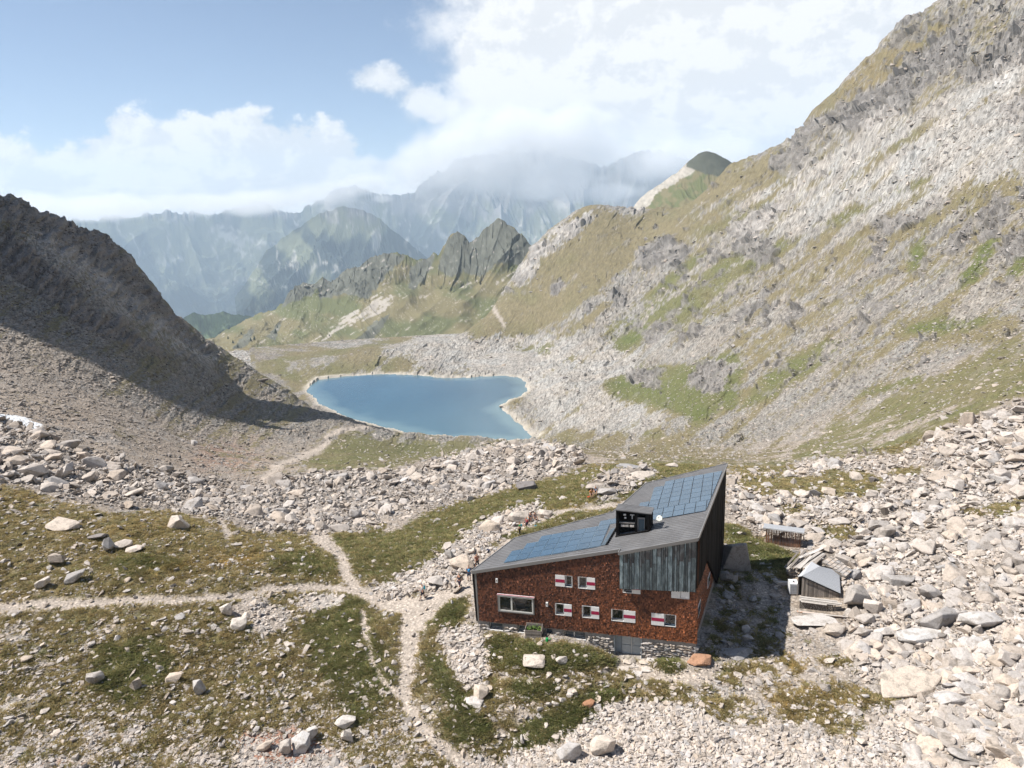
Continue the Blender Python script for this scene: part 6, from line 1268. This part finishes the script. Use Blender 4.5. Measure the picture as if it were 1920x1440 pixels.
def stone_hut():
    t = empty('slab_roofed_hut', (31.8, 64.9, 0), 'tiny old hut roofed with grey stone slabs behind the plank shed', 'hut')
    A, B, C_, D = Vector((30.35, 65.9, 1.38)), Vector((31.85, 67.1, 1.42)), Vector((32.95, 64.85, .98)), Vector((31.60, 63.60, .95)); g = np.random.default_rng(4)
    rows, cols = 7, 9
    MB().prism([A, D, C_, B], (0, 0, -.12)).build('roof_boarding', MT['oldwood'], t)
    for r in range(rows):
        for c in range(cols):
            u0, u1 = (c+.5*(r % 2))/(cols+.5), min((c+1+.5*(r % 2))/(cols+.5), 1.02); v0, v1 = r/rows, (r+1.25)/rows
            q = [A.lerp(D, v).lerp(B.lerp(C_, v), 0) for v in (v0,)]; P = lambda u, v: (A.lerp(B, u)).lerp(D.lerp(C_, u), v)
            dz = (1-v0)*.0+g.random()*.03; MB().prism([P(u0+.01, v0)+Vector((0, 0, .02)), P(u0+.01, v1)+Vector((0, 0, .075+dz)), P(u1-.01, v1)+Vector((0, 0, .075+g.random()*.03)), P(u1-.01, v0)+Vector((0, 0, .02))], (0, 0, .035)).build('stone_slab', ST_GREY if g.random() < .35 else ST_O, t)
    proto = [hull_mesh('wall_stone', g, 12, .8, .9) for _ in range(5)]
    for m in proto: m.materials.append(ST_O)
    for p, q in ((D, C_), (A, D)):
        L = (q-p).length
        for k in range(4):
            s = .1
            while s < L-.1:
                w = g.uniform(.18, .4); o = bpy.data.objects.new('stone', proto[int(g.integers(5))]); COL.objects.link(o); o.parent = t; pt = p.lerp(q, s/L); o.location = Vector((pt.x, pt.y, -.05+k*.26))-t.location+Vector((-.08, .05, 0)) if p is D else Vector((pt.x+.1, pt.y+.1, -.05+k*.26))-t.location
                o.scale = (w*1.25, .32, .32); o.rotation_euler = (0, 0, math.atan2(q.y-p.y, q.x-p.x)); s += w
    MB().prism([A+Vector((.15, 0, -1.6)), D+Vector((0, .15, -1.2)), C_+Vector((-.15, .05, -1.2)), B+Vector((0, -.1, -1.6))], (0, 0, 1.15)).build('core_wall', MT['mortar'], t)
stone_hut()
def plank_pile():
    t = empty('plank_heap', (28.6, 66.5, 0), 'sagging heap of long bleached planks roofing an old shelter behind the tank', 'heap')
    g = np.random.default_rng(6); a, b = Vector((26.95, 66.1, .75)), Vector((29.0, 65.5, 1.05)); dirn = Vector((.66, .75, -.02)).normalized()
    for i in range(12):
        k = i/11; p = a.lerp(b, k)+Vector((g.normal()*.12, g.normal()*.15, g.random()*.14)); d = (dirn+Vector((g.normal()*.07, g.normal()*.05, g.normal()*.015))).normalized(); L = g.uniform(3.2, 4.9); w = g.uniform(.18, .32); s = Vector((-d.y, d.x, g.normal()*.1)).normalized()
        MB().box(p-d*.4, d*L, s*w, (0, 0, .045)).build('plank', MT['palewood'] if g.random() < .6 else MT['oldwood'], t)
    for i in range(5): p = Vector((28.9+i*.45, 67.6+i*.25, 1.0)); MB().box(p, Vector((1.9, 1.35, .0)), Vector((-.14, .2, .02)), (0, 0, .04)).build('plank', MT['palewood'], t)
    MB().tube((27.2, 66.4, .6), (31.2, 69.6, .6), .12).tube((28.7, 65.6, .72), (31.9, 68.7, .75), .12).tube((28.0, 65.95, .35), (28.5, 66.4, .45), .22, n=9).build('rafter', MT['oldwood'], t)
    proto = hull_mesh('wall_stone', g, 12, .8, .9); proto.materials.append(ST_O)
    for i in range(16):
        o = bpy.data.objects.new('stone', proto); COL.objects.link(o); o.parent = t; k = i % 8; r = i//8; o.location = Vector((27.15+k*.23, 66.15-k*.08, .1+r*.3))-t.location; o.scale = (.4, .45, .36); o.rotation_euler = (0, 0, g.uniform(0, 6))
plank_pile()
def wood_stack():
    t = empty('firewood_stack', (27.3, 59.4, 0), 'stack of split firewood covered by bleached boards before the plank shed', 'woodpile')
    a, b = Vector((25.78, 59.8, 0)), Vector((28.45, 58.9, 0)); e = (b-a).normalized(); n = Vector((e.y, -e.x, 0)); g = np.random.default_rng(8)
    MB().box(a+n*-.55+Vector((0, 0, -.1)), b-a, n*.42, (0, 0, .80)).build('stacked_wood', MT['bark'], t)
    protos = [MB().prism([(math.cos(q)*.5*g.uniform(.8, 1), 0, math.sin(q)*.5*g.uniform(.8, 1)) for q in np.linspace(0, 6.28, 7)[:-1]], (0, .5, 0)) for _ in range(4)]
    pm = []
    for p in protos: me = bpy.data.meshes.new('log'); me.from_pydata(p.v, [], p.f); me.materials.append(MT['logend']); pm.append(me)
    for r in range(6):
        for c in range(20):
            o = bpy.data.objects.new('log', pm[int(g.integers(4))]); COL.objects.link(o); o.parent = t; d = g.uniform(.10, .145); p = a+e*(.08+c*.134+(r % 2)*.06)+n*-.13+Vector((0, 0, -.05+r*.125)); o.location = p-t.location; o.scale = (d, .5, d); o.rotation_euler = (0, g.uniform(0, 3), math.atan2(e.y, e.x)+g.normal()*.05)
    for i, (d0, z, L, w) in enumerate(((-.10, .74, 3.45, .24), (-.34, .78, 3.6, .24), (-.60, .82, 3.2, .22), (.04, .70, 2.2, .16), (-.2, .83, 3.4, .18))):
        p = a+n*-(-d0)*-1+e*-.08+Vector((0, 0, z)) if False else a+n*d0+e*(-.08+.05*i)+Vector((0, 0, z)); MB().box(p, e*L+Vector((0, 0, -.02)), n*-w, (0, 0, .05)).build('board', MT['palewood'], t)
    MB().box(b+n*-.2+Vector((.12, 0, -.2)), e*.1, n*-.1, (0, 0, .95)).build('post', MT['oldwood'], t)
wood_stack()
g_ = np.random.default_rng(15); LBL = ['thick reddish pole nearest the firewood stack', 'crooked pale pole second from the firewood stack', 'long straight pole in the middle of the pole bundle', 'thin pole lying across the others below the firewood', 'outermost pole of the bundle, nearest the flat slab']
for i in range(5):
    p = Vector((25.35+.08*i, 59.35-.12*i, 0)); q = Vector((28.95+.1*i-(.3 if i == 3 else 0), 57.98-.10*i+(.2 if i == 3 else 0), 0)); p.z = gz(p.x, p.y)+.10+.05*(i % 2); q.z = gz(q.x, q.y)+.10
    o = MB().tube(p, q, .075-.008*(i % 3), .05, n=8).build('timber_pole', MT['orange'] if i in (0, 2, 3) else MT['palewood'], None, origin=(p+q)/2); tag(o, LBL[i], 'pole', 'timber poles on the ground before the woodpile')
# stepping stones and door slabs
OW = ['first', 'second', 'third', 'fourth', 'fifth', 'sixth', 'seventh', 'eighth', 'ninth', 'tenth', 'eleventh']
for i, (x, y, w) in enumerate(((1417, 1044, 14), (1430, 1050, 13), (1440, 1058, 13), (1444, 1065, 11), (1450, 1073, 16), (1447, 1079, 9), (1450, 1083, 17), (1454, 1088, 16), (1454, 1093, 12), (1455, 1099, 14), (1454, 1105, 12))):
    p = px_ground(x, y); m = hull_mesh('stepping_stone', g_, 11, .35, .8); m.materials.append(ST_WHITE); o = link(bpy.data.objects.new('stepping_stone', m)); o.location = (p.x, p.y, p.z+.03); o.scale = (w*p.length/F_PX*1.05, .52, .42); o.rotation_euler = (0, 0, g_.normal()*.2)
    tag(o, f'{OW[i]} flat stepping stone of the yard path, counted from the huge shaded boulder', 'stepping stone', 'stepping stones across the yard')
for i, (x, y, w, d, lab) in enumerate(((1168, 1258, 26, 1.3, 'big flagstone at the left front of the door terrace'), (1190, 1252, 20, 1.1, 'flagstone in the middle of the terrace before the double door'), (1211, 1243, 24, 1.0, 'flagstone close to the right door post'), (1196, 1264, 22, .9, 'flagstone on the lower edge of the door terrace'), (1178, 1243, 20, .8, 'flagstone directly before the left door leaf'),
                                   (1215, 1257, 24, .9, 'pale flagstone right of the middle of the door terrace'), (1175, 1269, 30, .7, 'long thin flagstone at the foot of the door terrace'), (1154, 1268, 16, .7, 'small flagstone at the lower left of the door terrace'), (1222, 1236, 20, 1.0, 'tilted slab leaning by the wall right of the door'))):
    p = px_ground(x, y); m = hull_mesh('flagstone', g_, 13, .2, .95); m.materials.append(ST_WHITE); o = link(bpy.data.objects.new('flagstone', m)); o.location = (p.x, p.y, p.z+.04); o.scale = (w*p.length/F_PX*1.15, d, .5); o.rotation_euler = (0, 0, g_.normal()*.3); tag(o, lab, 'flagstone', 'flagstones before the hut door')
def planter():
    z0 = gz(1.0, 55.1)-.1; t = empty('planter_box', (1.05, 55.4, z0), 'raised planter of grey boards with leafy greens against the hut wall', 'planter')
    a, e, n = Vector((.38, 55.22, z0)), Vector((.985, -.17, 0)), Vector((.17, .985, 0)); g = np.random.default_rng(2)
    for i in range(5): MB().box(a+Vector((0, 0, .02+i*.17)), e*1.4, n*.04, (0, 0, .15)).build('board', MT['oldwood'], t); MB().box(a+e*1.36+n*.045+Vector((0, 0, .02+i*.17)), e*.04, n*.65, (0, 0, .15)).build('board', MT['oldwood'], t)
    MB().box(a+n*.045+Vector((0, 0, 0)), e*.04, n*.65, (0, 0, 1.0)).box(a+n*.70, e*1.4, n*.04, (0, 0, 1.15)).build('rear_boards', MT['oldwood'], t); MB().box(a+e*.05+n*.05, e*1.3, n*.64, (0, 0, .78)).build('soil', MT['soil'], t)
    MB().prism([a+e*1.40+Vector((0, 0, .85)), a+e*1.5+Vector((0, 0, .6)), a+e*1.5+n*.75+Vector((0, 0, .9)), a+e*1.40+n*.75+Vector((0, 0, 1.2))], e*.03).build('side_board', MT['oldwood'], t)
    for k in range(7):
        m = MB(); c = a+e*(.18+k*.175)+n*g.uniform(.15, .5)+Vector((0, 0, .80))
        for j in range(26):
            p = c+Vector((g.normal()*.07, g.normal()*.07, abs(g.normal())*.10)); u = Vector(g.normal(size=3)).normalized()*.075; v = u.orthogonal().normalized()*.05; m.add([p, p+u+v, p+u*1.8, p+u-v], [(0, 1, 2, 3)])
        m.build('leafy_plant', MT['leaf'], t)
planter()
def green_can():
    p = px_ground(1026, 1203); t = MB().tube(p, p+Vector((0, 0, .28)), .14, .12, n=12).tube(p+Vector((.1, 0, .08)), p+Vector((.36, -.05, .3)), .03, .02).build('watering_can', MT['green'], None, origin=p); tag(t, 'bright green watering can on the grass right of the planter', 'watering can')
green_can()

# ------------------------------------------------------------------ hikers
def skinned(name, J, E_, mat, parent, root=0, subd=1, off=(0, 0, 0)):
    me = bpy.data.meshes.new(name); me.from_pydata([j[0] for j in J], E_, []); me.materials.append(mat); o = bpy.data.objects.new(name, me); COL.objects.link(o); o.parent = parent
    o.modifiers.new('s', 'SKIN'); sv = me.skin_vertices[0].data
    for i, j in enumerate(J): r = j[1]; sv[i].radius = (r, r) if not isinstance(r, tuple) else r; sv[i].use_root = (i == root)
    s = o.modifiers.new('u', 'SUBSURF'); s.levels = s.render_levels = subd; me.polygons.foreach_set('use_smooth', [True]*len(me.polygons)); return o
PCOL = dict(skin=pmat('skin', (.48, .27, .18), .6), hair=pmat('dark_hair', (.04, .025, .015), .7), boot=pmat('boots', (.05, .035, .025), .8))
def cloth(c): return pmat('cloth', c, .85, noise=.08)
def person(px, py, face, pose, label, shirt, legs, pack=None, hat=None, long_=False, h=1.74, lean=0.0, zoff=0.0, atp=None):
    p = px_ground(px, py) if atp is None else Vector(atp); t = empty('person', (p.x, p.y, p.z+zoff), label, 'person', 'hikers around the hut'); t.rotation_euler = (0, 0, math.radians(face)); k = h/1.74
    st = {'stand': ((.0, .02), (.0, -.02)), 'walk': ((.28, -.05), (-.26, .12)), 'sit': None}[pose]
    if pose != 'sit':
        hipz = .90; L = []
        for sx, (fy, lift) in ((-1, (st[0][0], max(0, st[0][1]))), (1, (st[1][0], max(0, st[1][1])))):
            L.append([(sx*.10, .0, hipz-.06), (sx*.11, fy*.55+.03, .48), (sx*.11, fy-.02, .10+lift*.8), (sx*.115, fy+.13, .045+lift*.5)])
        ch = lean*.3; sh = [(0, 0, .95), (0, ch*.4, 1.15), (0, ch, 1.38), (0, ch*1.2, 1.50), (0, ch*1.4+.02, 1.63)]
    else:
        hipz = .28; L = [[(s*.10, .02, .24), (s*.14, .42, .46), (s*.13, .58, .10), (s*.13, .72, .05)] for s in (-1, 1)]; sh = [(0, 0, .28), (0, -.02, .46), (0, .02, .70), (0, .05, .82), (0, .08, .94)]
    z3 = sh[2][2]; y3 = sh[2][1]; sw = .0 if pose == 'stand' else .16
    A = [[(s*.19, y3, z3+.02), (s*.25, y3-.02+s*sw*.4, z3-.26), (s*.24, y3+.14+s*sw, z3-.44), (s*.235, y3+.20+s*sw, z3-.50)] for s in (-1, 1)]
    J = [(sh[0], (.15, .11)), (sh[1], (.125, .095)), (sh[2], (.15, .10)), (sh[3], .052), ((sh[4][0], sh[4][1], sh[4][2]-.05), (.072, .085)), ((sh[4][0], sh[4][1], sh[4][2]+.06), (.070, .085))]
    E_ = [(0, 1), (1, 2), (2, 3), (3, 4), (4, 5)]
    for l in L: b = len(J); J += [(l[0], .085), (l[1], .058), (l[2], .038), (l[3], .034)]; E_ += [(0, b), (b, b+1), (b+1, b+2), (b+2, b+3)]
    for a in A: b = len(J); J += [(a[0], .052), (a[1], .040), (a[2], .030), (a[3], .028)]; E_ += [(2, b), (b, b+1), (b+1, b+2), (b+2, b+3)]
    sc = lambda q: tuple(c*k for c in q); J = [(sc(j[0]), tuple(r*k for r in j[1]) if isinstance(j[1], tuple) else j[1]*k) for j in J]
    skinned('body', J, E_, PCOL['skin'], t)
    S = [J[0], J[1], (J[2][0], J[2][1])]; S = [(s[0], tuple(r+.018 for r in s[1])) for s in S]; Es = [(0, 1), (1, 2)]
    for a in (14, 18): b = len(S); S += [(J[a][0], .070), (tuple((Vector(J[a][0])*.35+Vector(J[a+1][0])*.65)), .058)]; Es += [(2, b), (b, b+1)]
    skinned('shirt', S, Es, cloth(shirt), t)
    T = [(tuple(Vector(J[0][0])+Vector((0, 0, -.02))), (.168, .128))]; Et = []
    for a in (6, 10):
        b = len(T); kn = Vector(J[a+1][0]); an = Vector(J[a+2][0]); T += [(J[a][0], .105), (tuple(kn), .078)]; Et += [(0, b), (b, b+1)]
        if long_: T += [(tuple(kn.lerp(an, .9)), .055)]; Et += [(b+1, b+2)]
    skinned('trousers' if long_ else 'shorts', T, Et, cloth(legs), t)
    for a in (8, 12): skinned('boot', [(tuple(Vector(J[a][0])+Vector((0, 0, .03))), .055), (tuple(Vector(J[a][0])+Vector((0, .01, -.04))), .055), (tuple(Vector(J[a+1][0])+Vector((0, .02, 0))), .045)], [(0, 1), (1, 2)], PCOL['boot'], t)
    hd = Vector(J[5][0]); skinned('hat' if hat else 'hair', [(tuple(hd+Vector((0, -.02, .02))), .082), (tuple(hd+Vector((0, -.015, .075))), .065)], [(0, 1)], cloth(hat) if hat else PCOL['hair'], t)
    if pack:
        c = Vector(J[2][0])+Vector((0, -.22, -.12)); skinned('backpack', [(tuple(c+Vector((0, 0, -.20))), (.15, .11)), (tuple(c), (.16, .12)), (tuple(c+Vector((0, .02, .20))), (.12, .09))], [(0, 1), (1, 2)], cloth(pack), t)
    return t
person(793, 1125, 100, 'walk', 'hiker with a teal rucksack striding along the trail left of the hut', (.55, .60, .62), (.03, .03, .05), (.03, .38, .48), hat=(.1, .2, .3))
person(862, 1105, 150, 'walk', 'hiker in a dark top climbing beside the loose stones left of the hut corner', (.05, .05, .07), (.04, .03, .05), (.16, .12, .05))
person(880, 1090, 10, 'stand', 'hiker with a bright blue rucksack seen from behind at the hut corner', (.07, .16, .30), (.03, .05, .10), (.06, .28, .55))
person(895, 1067, 200, 'walk', 'hiker in a rust-red top half hidden by the lower roof corner', (.38, .14, .09), (.05, .04, .05), (.05, .04, .04))
person(975, 1004, 80, 'stand', 'standing hiker in a green vest and black trousers above the roof edge', (.10, .50, .16), (.02, .02, .02), (.10, .35, .42), long_=True)
person(1003, 978, 200, 'sit', 'resting hiker in a white hat and pale top beside the square boulder', (.55, .42, .38), (.04, .04, .05), None, hat=(.75, .74, .70), zoff=.3)
person(995, 978, 170, 'sit', 'resting hiker in a dark top to the left of the one with the white hat', (.12, .10, .12), (.05, .04, .05), None, hat=(.6, .58, .55), zoff=.25)
person(988, 986, 140, 'sit', 'hiker sitting low in a red top at the front of the resting group', (.42, .06, .08), (.03, .05, .10), (.25, .50, .55), zoff=.1)
person(1109, 933, 180, 'sit', 'sitting hiker in an orange shirt by the broken outcrop behind the roof', (.65, .24, .04), (.05, .04, .05), None, zoff=.25)
person(1117, 928, 170, 'sit', 'sitting hiker in pale blue partly behind the one in orange', (.42, .50, .60), (.05, .05, .07), None, zoff=.25)
def rucksack(px, py, col, label):
    p = px_ground(px, py); t = empty('rucksack', (p.x, p.y, p.z+.05), label, 'rucksack', 'rucksacks put down by hikers'); skinned('bag', [((0, 0, .08), (.2, .15)), ((.22, 0, .12), (.19, .16)), ((.42, .02, .1), (.12, .10))], [(0, 1), (1, 2)], cloth(col), t); skinned('top_pocket', [((.05, 0, .24), .07), ((.2, .02, .26), .07)], [(0, 1)], PCOL['boot'], t)
rucksack(912, 1035, (.04, .06, .12), 'dark blue rucksack lying on the path behind the lower roof'); rucksack(1002, 989, (.05, .35, .50), 'light blue rucksack at the feet of the resting hikers'); rucksack(1101, 934, (.60, .12, .05), 'red-orange bag lying left of the hiker in orange')

# ------------------------------------------------------------------ lone conifers on the far flank
def conifer_mesh(g):
    m = MB(); n = 9
    for L in range(6):
        z = .16+L*.145; r = .30*(1-L/6.6)
        for i in range(n):
            a = 2*math.pi*i/n+L*.5+g.normal()*.15; rr = r*g.uniform(.7, 1.2); t = Vector((math.cos(a)*rr, math.sin(a)*rr, z-.06*g.random())); s = Vector((-math.sin(a), math.cos(a), 0))*rr*.42
            c = Vector((0, 0, z+.15)); m.add([c, t+s, t-s], [(0, 1, 2)]); m.add([c-Vector((0, 0, .05)), t-s*.6+Vector((0, 0, -.03)), t+s*.6+Vector((0, 0, -.03))], [(0, 1, 2)])
    return m
def trees():
    g = np.random.default_rng(6); gm = pmat('conifer_needles', (.022, .040, .018), .9, noise=.4, nscale=.6); bkm = pmat('conifer_bark', (.09, .06, .04), .9)
    V, PXr, PYr = RIDGE
    for k, (x, y, h) in enumerate(((517, 626, 9), (470, 639, 6), (477, 637, 7), (495, 636, 7), (600, 653, 6), (581, 669, 8), (556, 667, 7), (546, 677, 8), (530, 654, 5), (488, 687, 8), (508, 690, 8), (515, 686, 8), (453, 627, 5), (606, 632, 4), (618, 630, 4), (437, 644, 6), (520, 615, 5), (428, 636, 6), (462, 668, 5), (446, 652, 5))):
        d = np.hypot(PXr-x, PYr-y); i = np.unravel_index(np.argmin(d), d.shape); p = V[i]; hm = h*np.linalg.norm(p-CAM)/F_PX*1.1; mm = conifer_mesh(g)
        t = empty('conifer', tuple(p), CONL[k], 'tree', 'scattered conifers on the green flank behind the lake'); t.scale = (hm,)*3
        for nm, b, mt in (('crown', mm, gm), ('trunk', MB().tube((0, 0, -.15), (0, 0, .9), .03, .008, n=6), bkm)):
            me = bpy.data.meshes.new(nm); me.from_pydata([tuple(v) for v in b.v], [], b.f); me.materials.append(mt); o = bpy.data.objects.new(nm, me); COL.objects.link(o); o.parent = t
CONL = ['tallest dark conifer high on the green flank, right of the rock ribs', 'left one of a pair of conifers under the long rock rib', 'right one of a pair of conifers under the long rock rib', 'conifer between the pair and the tallest one on the flank', 'lone conifer far right on the turf below the scree tongues',
        'dark conifer right of the end of the pale scree fan', 'conifer touching the lower edge of the pale scree fan', 'conifer just below the one at the scree edge', 'small conifer above the narrow left scree tongue', 'conifer farthest down by the tip of the dark spur', 'left one of two conifers standing close at the foot of the flank', 'right one of two conifers standing close at the foot of the flank',
        'tiny conifer beside the upper rock rib', 'left one of two tiny conifers above the big scree fan', 'right one of two tiny conifers above the big scree fan', 'conifer at the far left of the flank below the forested hill', 'small conifer just above the tallest one', 'small conifer on the outer left shoulder of the flank', 'small conifer in the gully left of the narrow scree tongue', 'small conifer right of the left rock rib']
trees()

# ------------------------------------------------------------------ turf: tufts where the ground is grassy
def turf():
    g = np.random.default_rng(31); gm = bpy.data.materials.new('grass_blades'); gm.use_nodes = True; nt = gm.node_tree; b = nt.nodes['Principled BSDF']
    c = NN(nt, 'ShaderNodeAttribute', attribute_type='INSTANCER', attribute_name='tint').outputs['Color']; nt.links.new(c, b.inputs['Base Color']); b.inputs['Roughness'].default_value = .8; b.inputs['Specular IOR Level'].default_value = .15
    tr = NN(nt, 'ShaderNodeBsdfTranslucent'); nt.links.new(c, tr.inputs[0]); mxs = NN(nt, 'ShaderNodeMixShader', ins={0: .4, 1: b.outputs[0], 2: tr.outputs[0]}); nt.links.new(mxs.outputs[0], nt.nodes['Material Output'].inputs[0])
    lib = bpy.data.collections.new('tuft_shapes')
    for q in range(6):
        m = MB()
        for k in range(26):
            a = g.uniform(0, 6.28); r = abs(g.normal())*.22; p = Vector((math.cos(a)*r, math.sin(a)*r, -.05)); h = g.uniform(.25, .55); d = Vector((math.cos(a+g.normal()*.5), math.sin(a+g.normal()*.5), 0))*g.uniform(.08, .35); s = Vector((-d.y, d.x, 0)).normalized()*.035
            m.add([p-s, p+s, p+d*.5+Vector((0, 0, h*.7))+s*.7, p+d+Vector((0, 0, h)), p+d*.5+Vector((0, 0, h*.7))-s*.7], [(0, 1, 2, 3, 4)])
        me = bpy.data.meshes.new('tuft_shape'); me.from_pydata([tuple(v) for v in m.v], [], m.f); me.materials.append(gm); lib.objects.link(bpy.data.objects.new(f'tuft_shape_{q}', me))
    px, py = world_to_px(XX, YY, Z0); ok = (px > -60) & (px < 1980) & (py > 700) & (py < 1500) & (RR > 36) & (RR < 135) & (np.cos(AZ)[:, None] > .6); gr = FIELDS['g']*ok*(seg_dist(XX, YY, HUT_PLAN) > .4)
    Rm = RR*np.ones_like(XX); area = (AZ[1]-AZ[0]); w = (gr*(FIELDS['grass'] > .3)*(.5+.9*FIELDS['green']))[:-1, :-1]; w = w*((AZ[1:]-AZ[:-1])[:, None])*((LR[1:]-LR[:-1])[None, :])*np.clip(Rm[:-1, :-1]/60, .6, 1.2)**.5; n = 42000
    cum = np.cumsum(w.ravel()); k = np.searchsorted(cum, g.random(n)*cum[-1]); i, j = np.unravel_index(k, w.shape); az = AZ[i]+(AZ[i+1]-AZ[i])*g.random(n); r = np.exp(LR[j]+(LR[j+1]-LR[j])*g.random(n)); x = np.sin(az)*r; y = np.cos(az)*r; z = ground_z(x, y)
    me = bpy.data.meshes.new('grass'); me.vertices.add(n); me.vertices.foreach_set('co', np.c_[x, y, z].astype(np.float32).ravel()); sc = g.uniform(.45, 1.0, n)*(.75+.35*FIELDS['green'][i, j])
    def vec(nm, v): a = me.attributes.new(nm, 'FLOAT_VECTOR', 'POINT'); a.data.foreach_set('vector', v.astype(np.float32).ravel())
    vec('rot', np.c_[g.normal(size=n)*.1, g.normal(size=n)*.1, g.uniform(0, 6.28, n)]); vec('siz', np.c_[sc*1.2, sc*1.2, sc*.42])
    gm_ = np.clip(FIELDS['green'][i, j]+g.normal(size=n)*.28, 0, 1)[:, None]; och = np.clip(FIELDS['ochre'][i, j]-g.random(n)*.7, 0, 1)[:, None]
    col = np.array((.43, .34, .175))*(1-gm_)+np.array((.195, .215, .082))*gm_; col = col*(1-och)+np.array((.44, .30, .11))*och; col = col*g.uniform(.65, 1.3, (n, 1)); set_col(me, 'tint', col)
    a = me.attributes.new('pick', 'INT', 'POINT'); a.data.foreach_set('value', g.integers(0, 6, n).astype(np.int32)); o = link(bpy.data.objects.new('grass', me)); tag(o, kind='stuff'); instancer(o, lib)
turf()
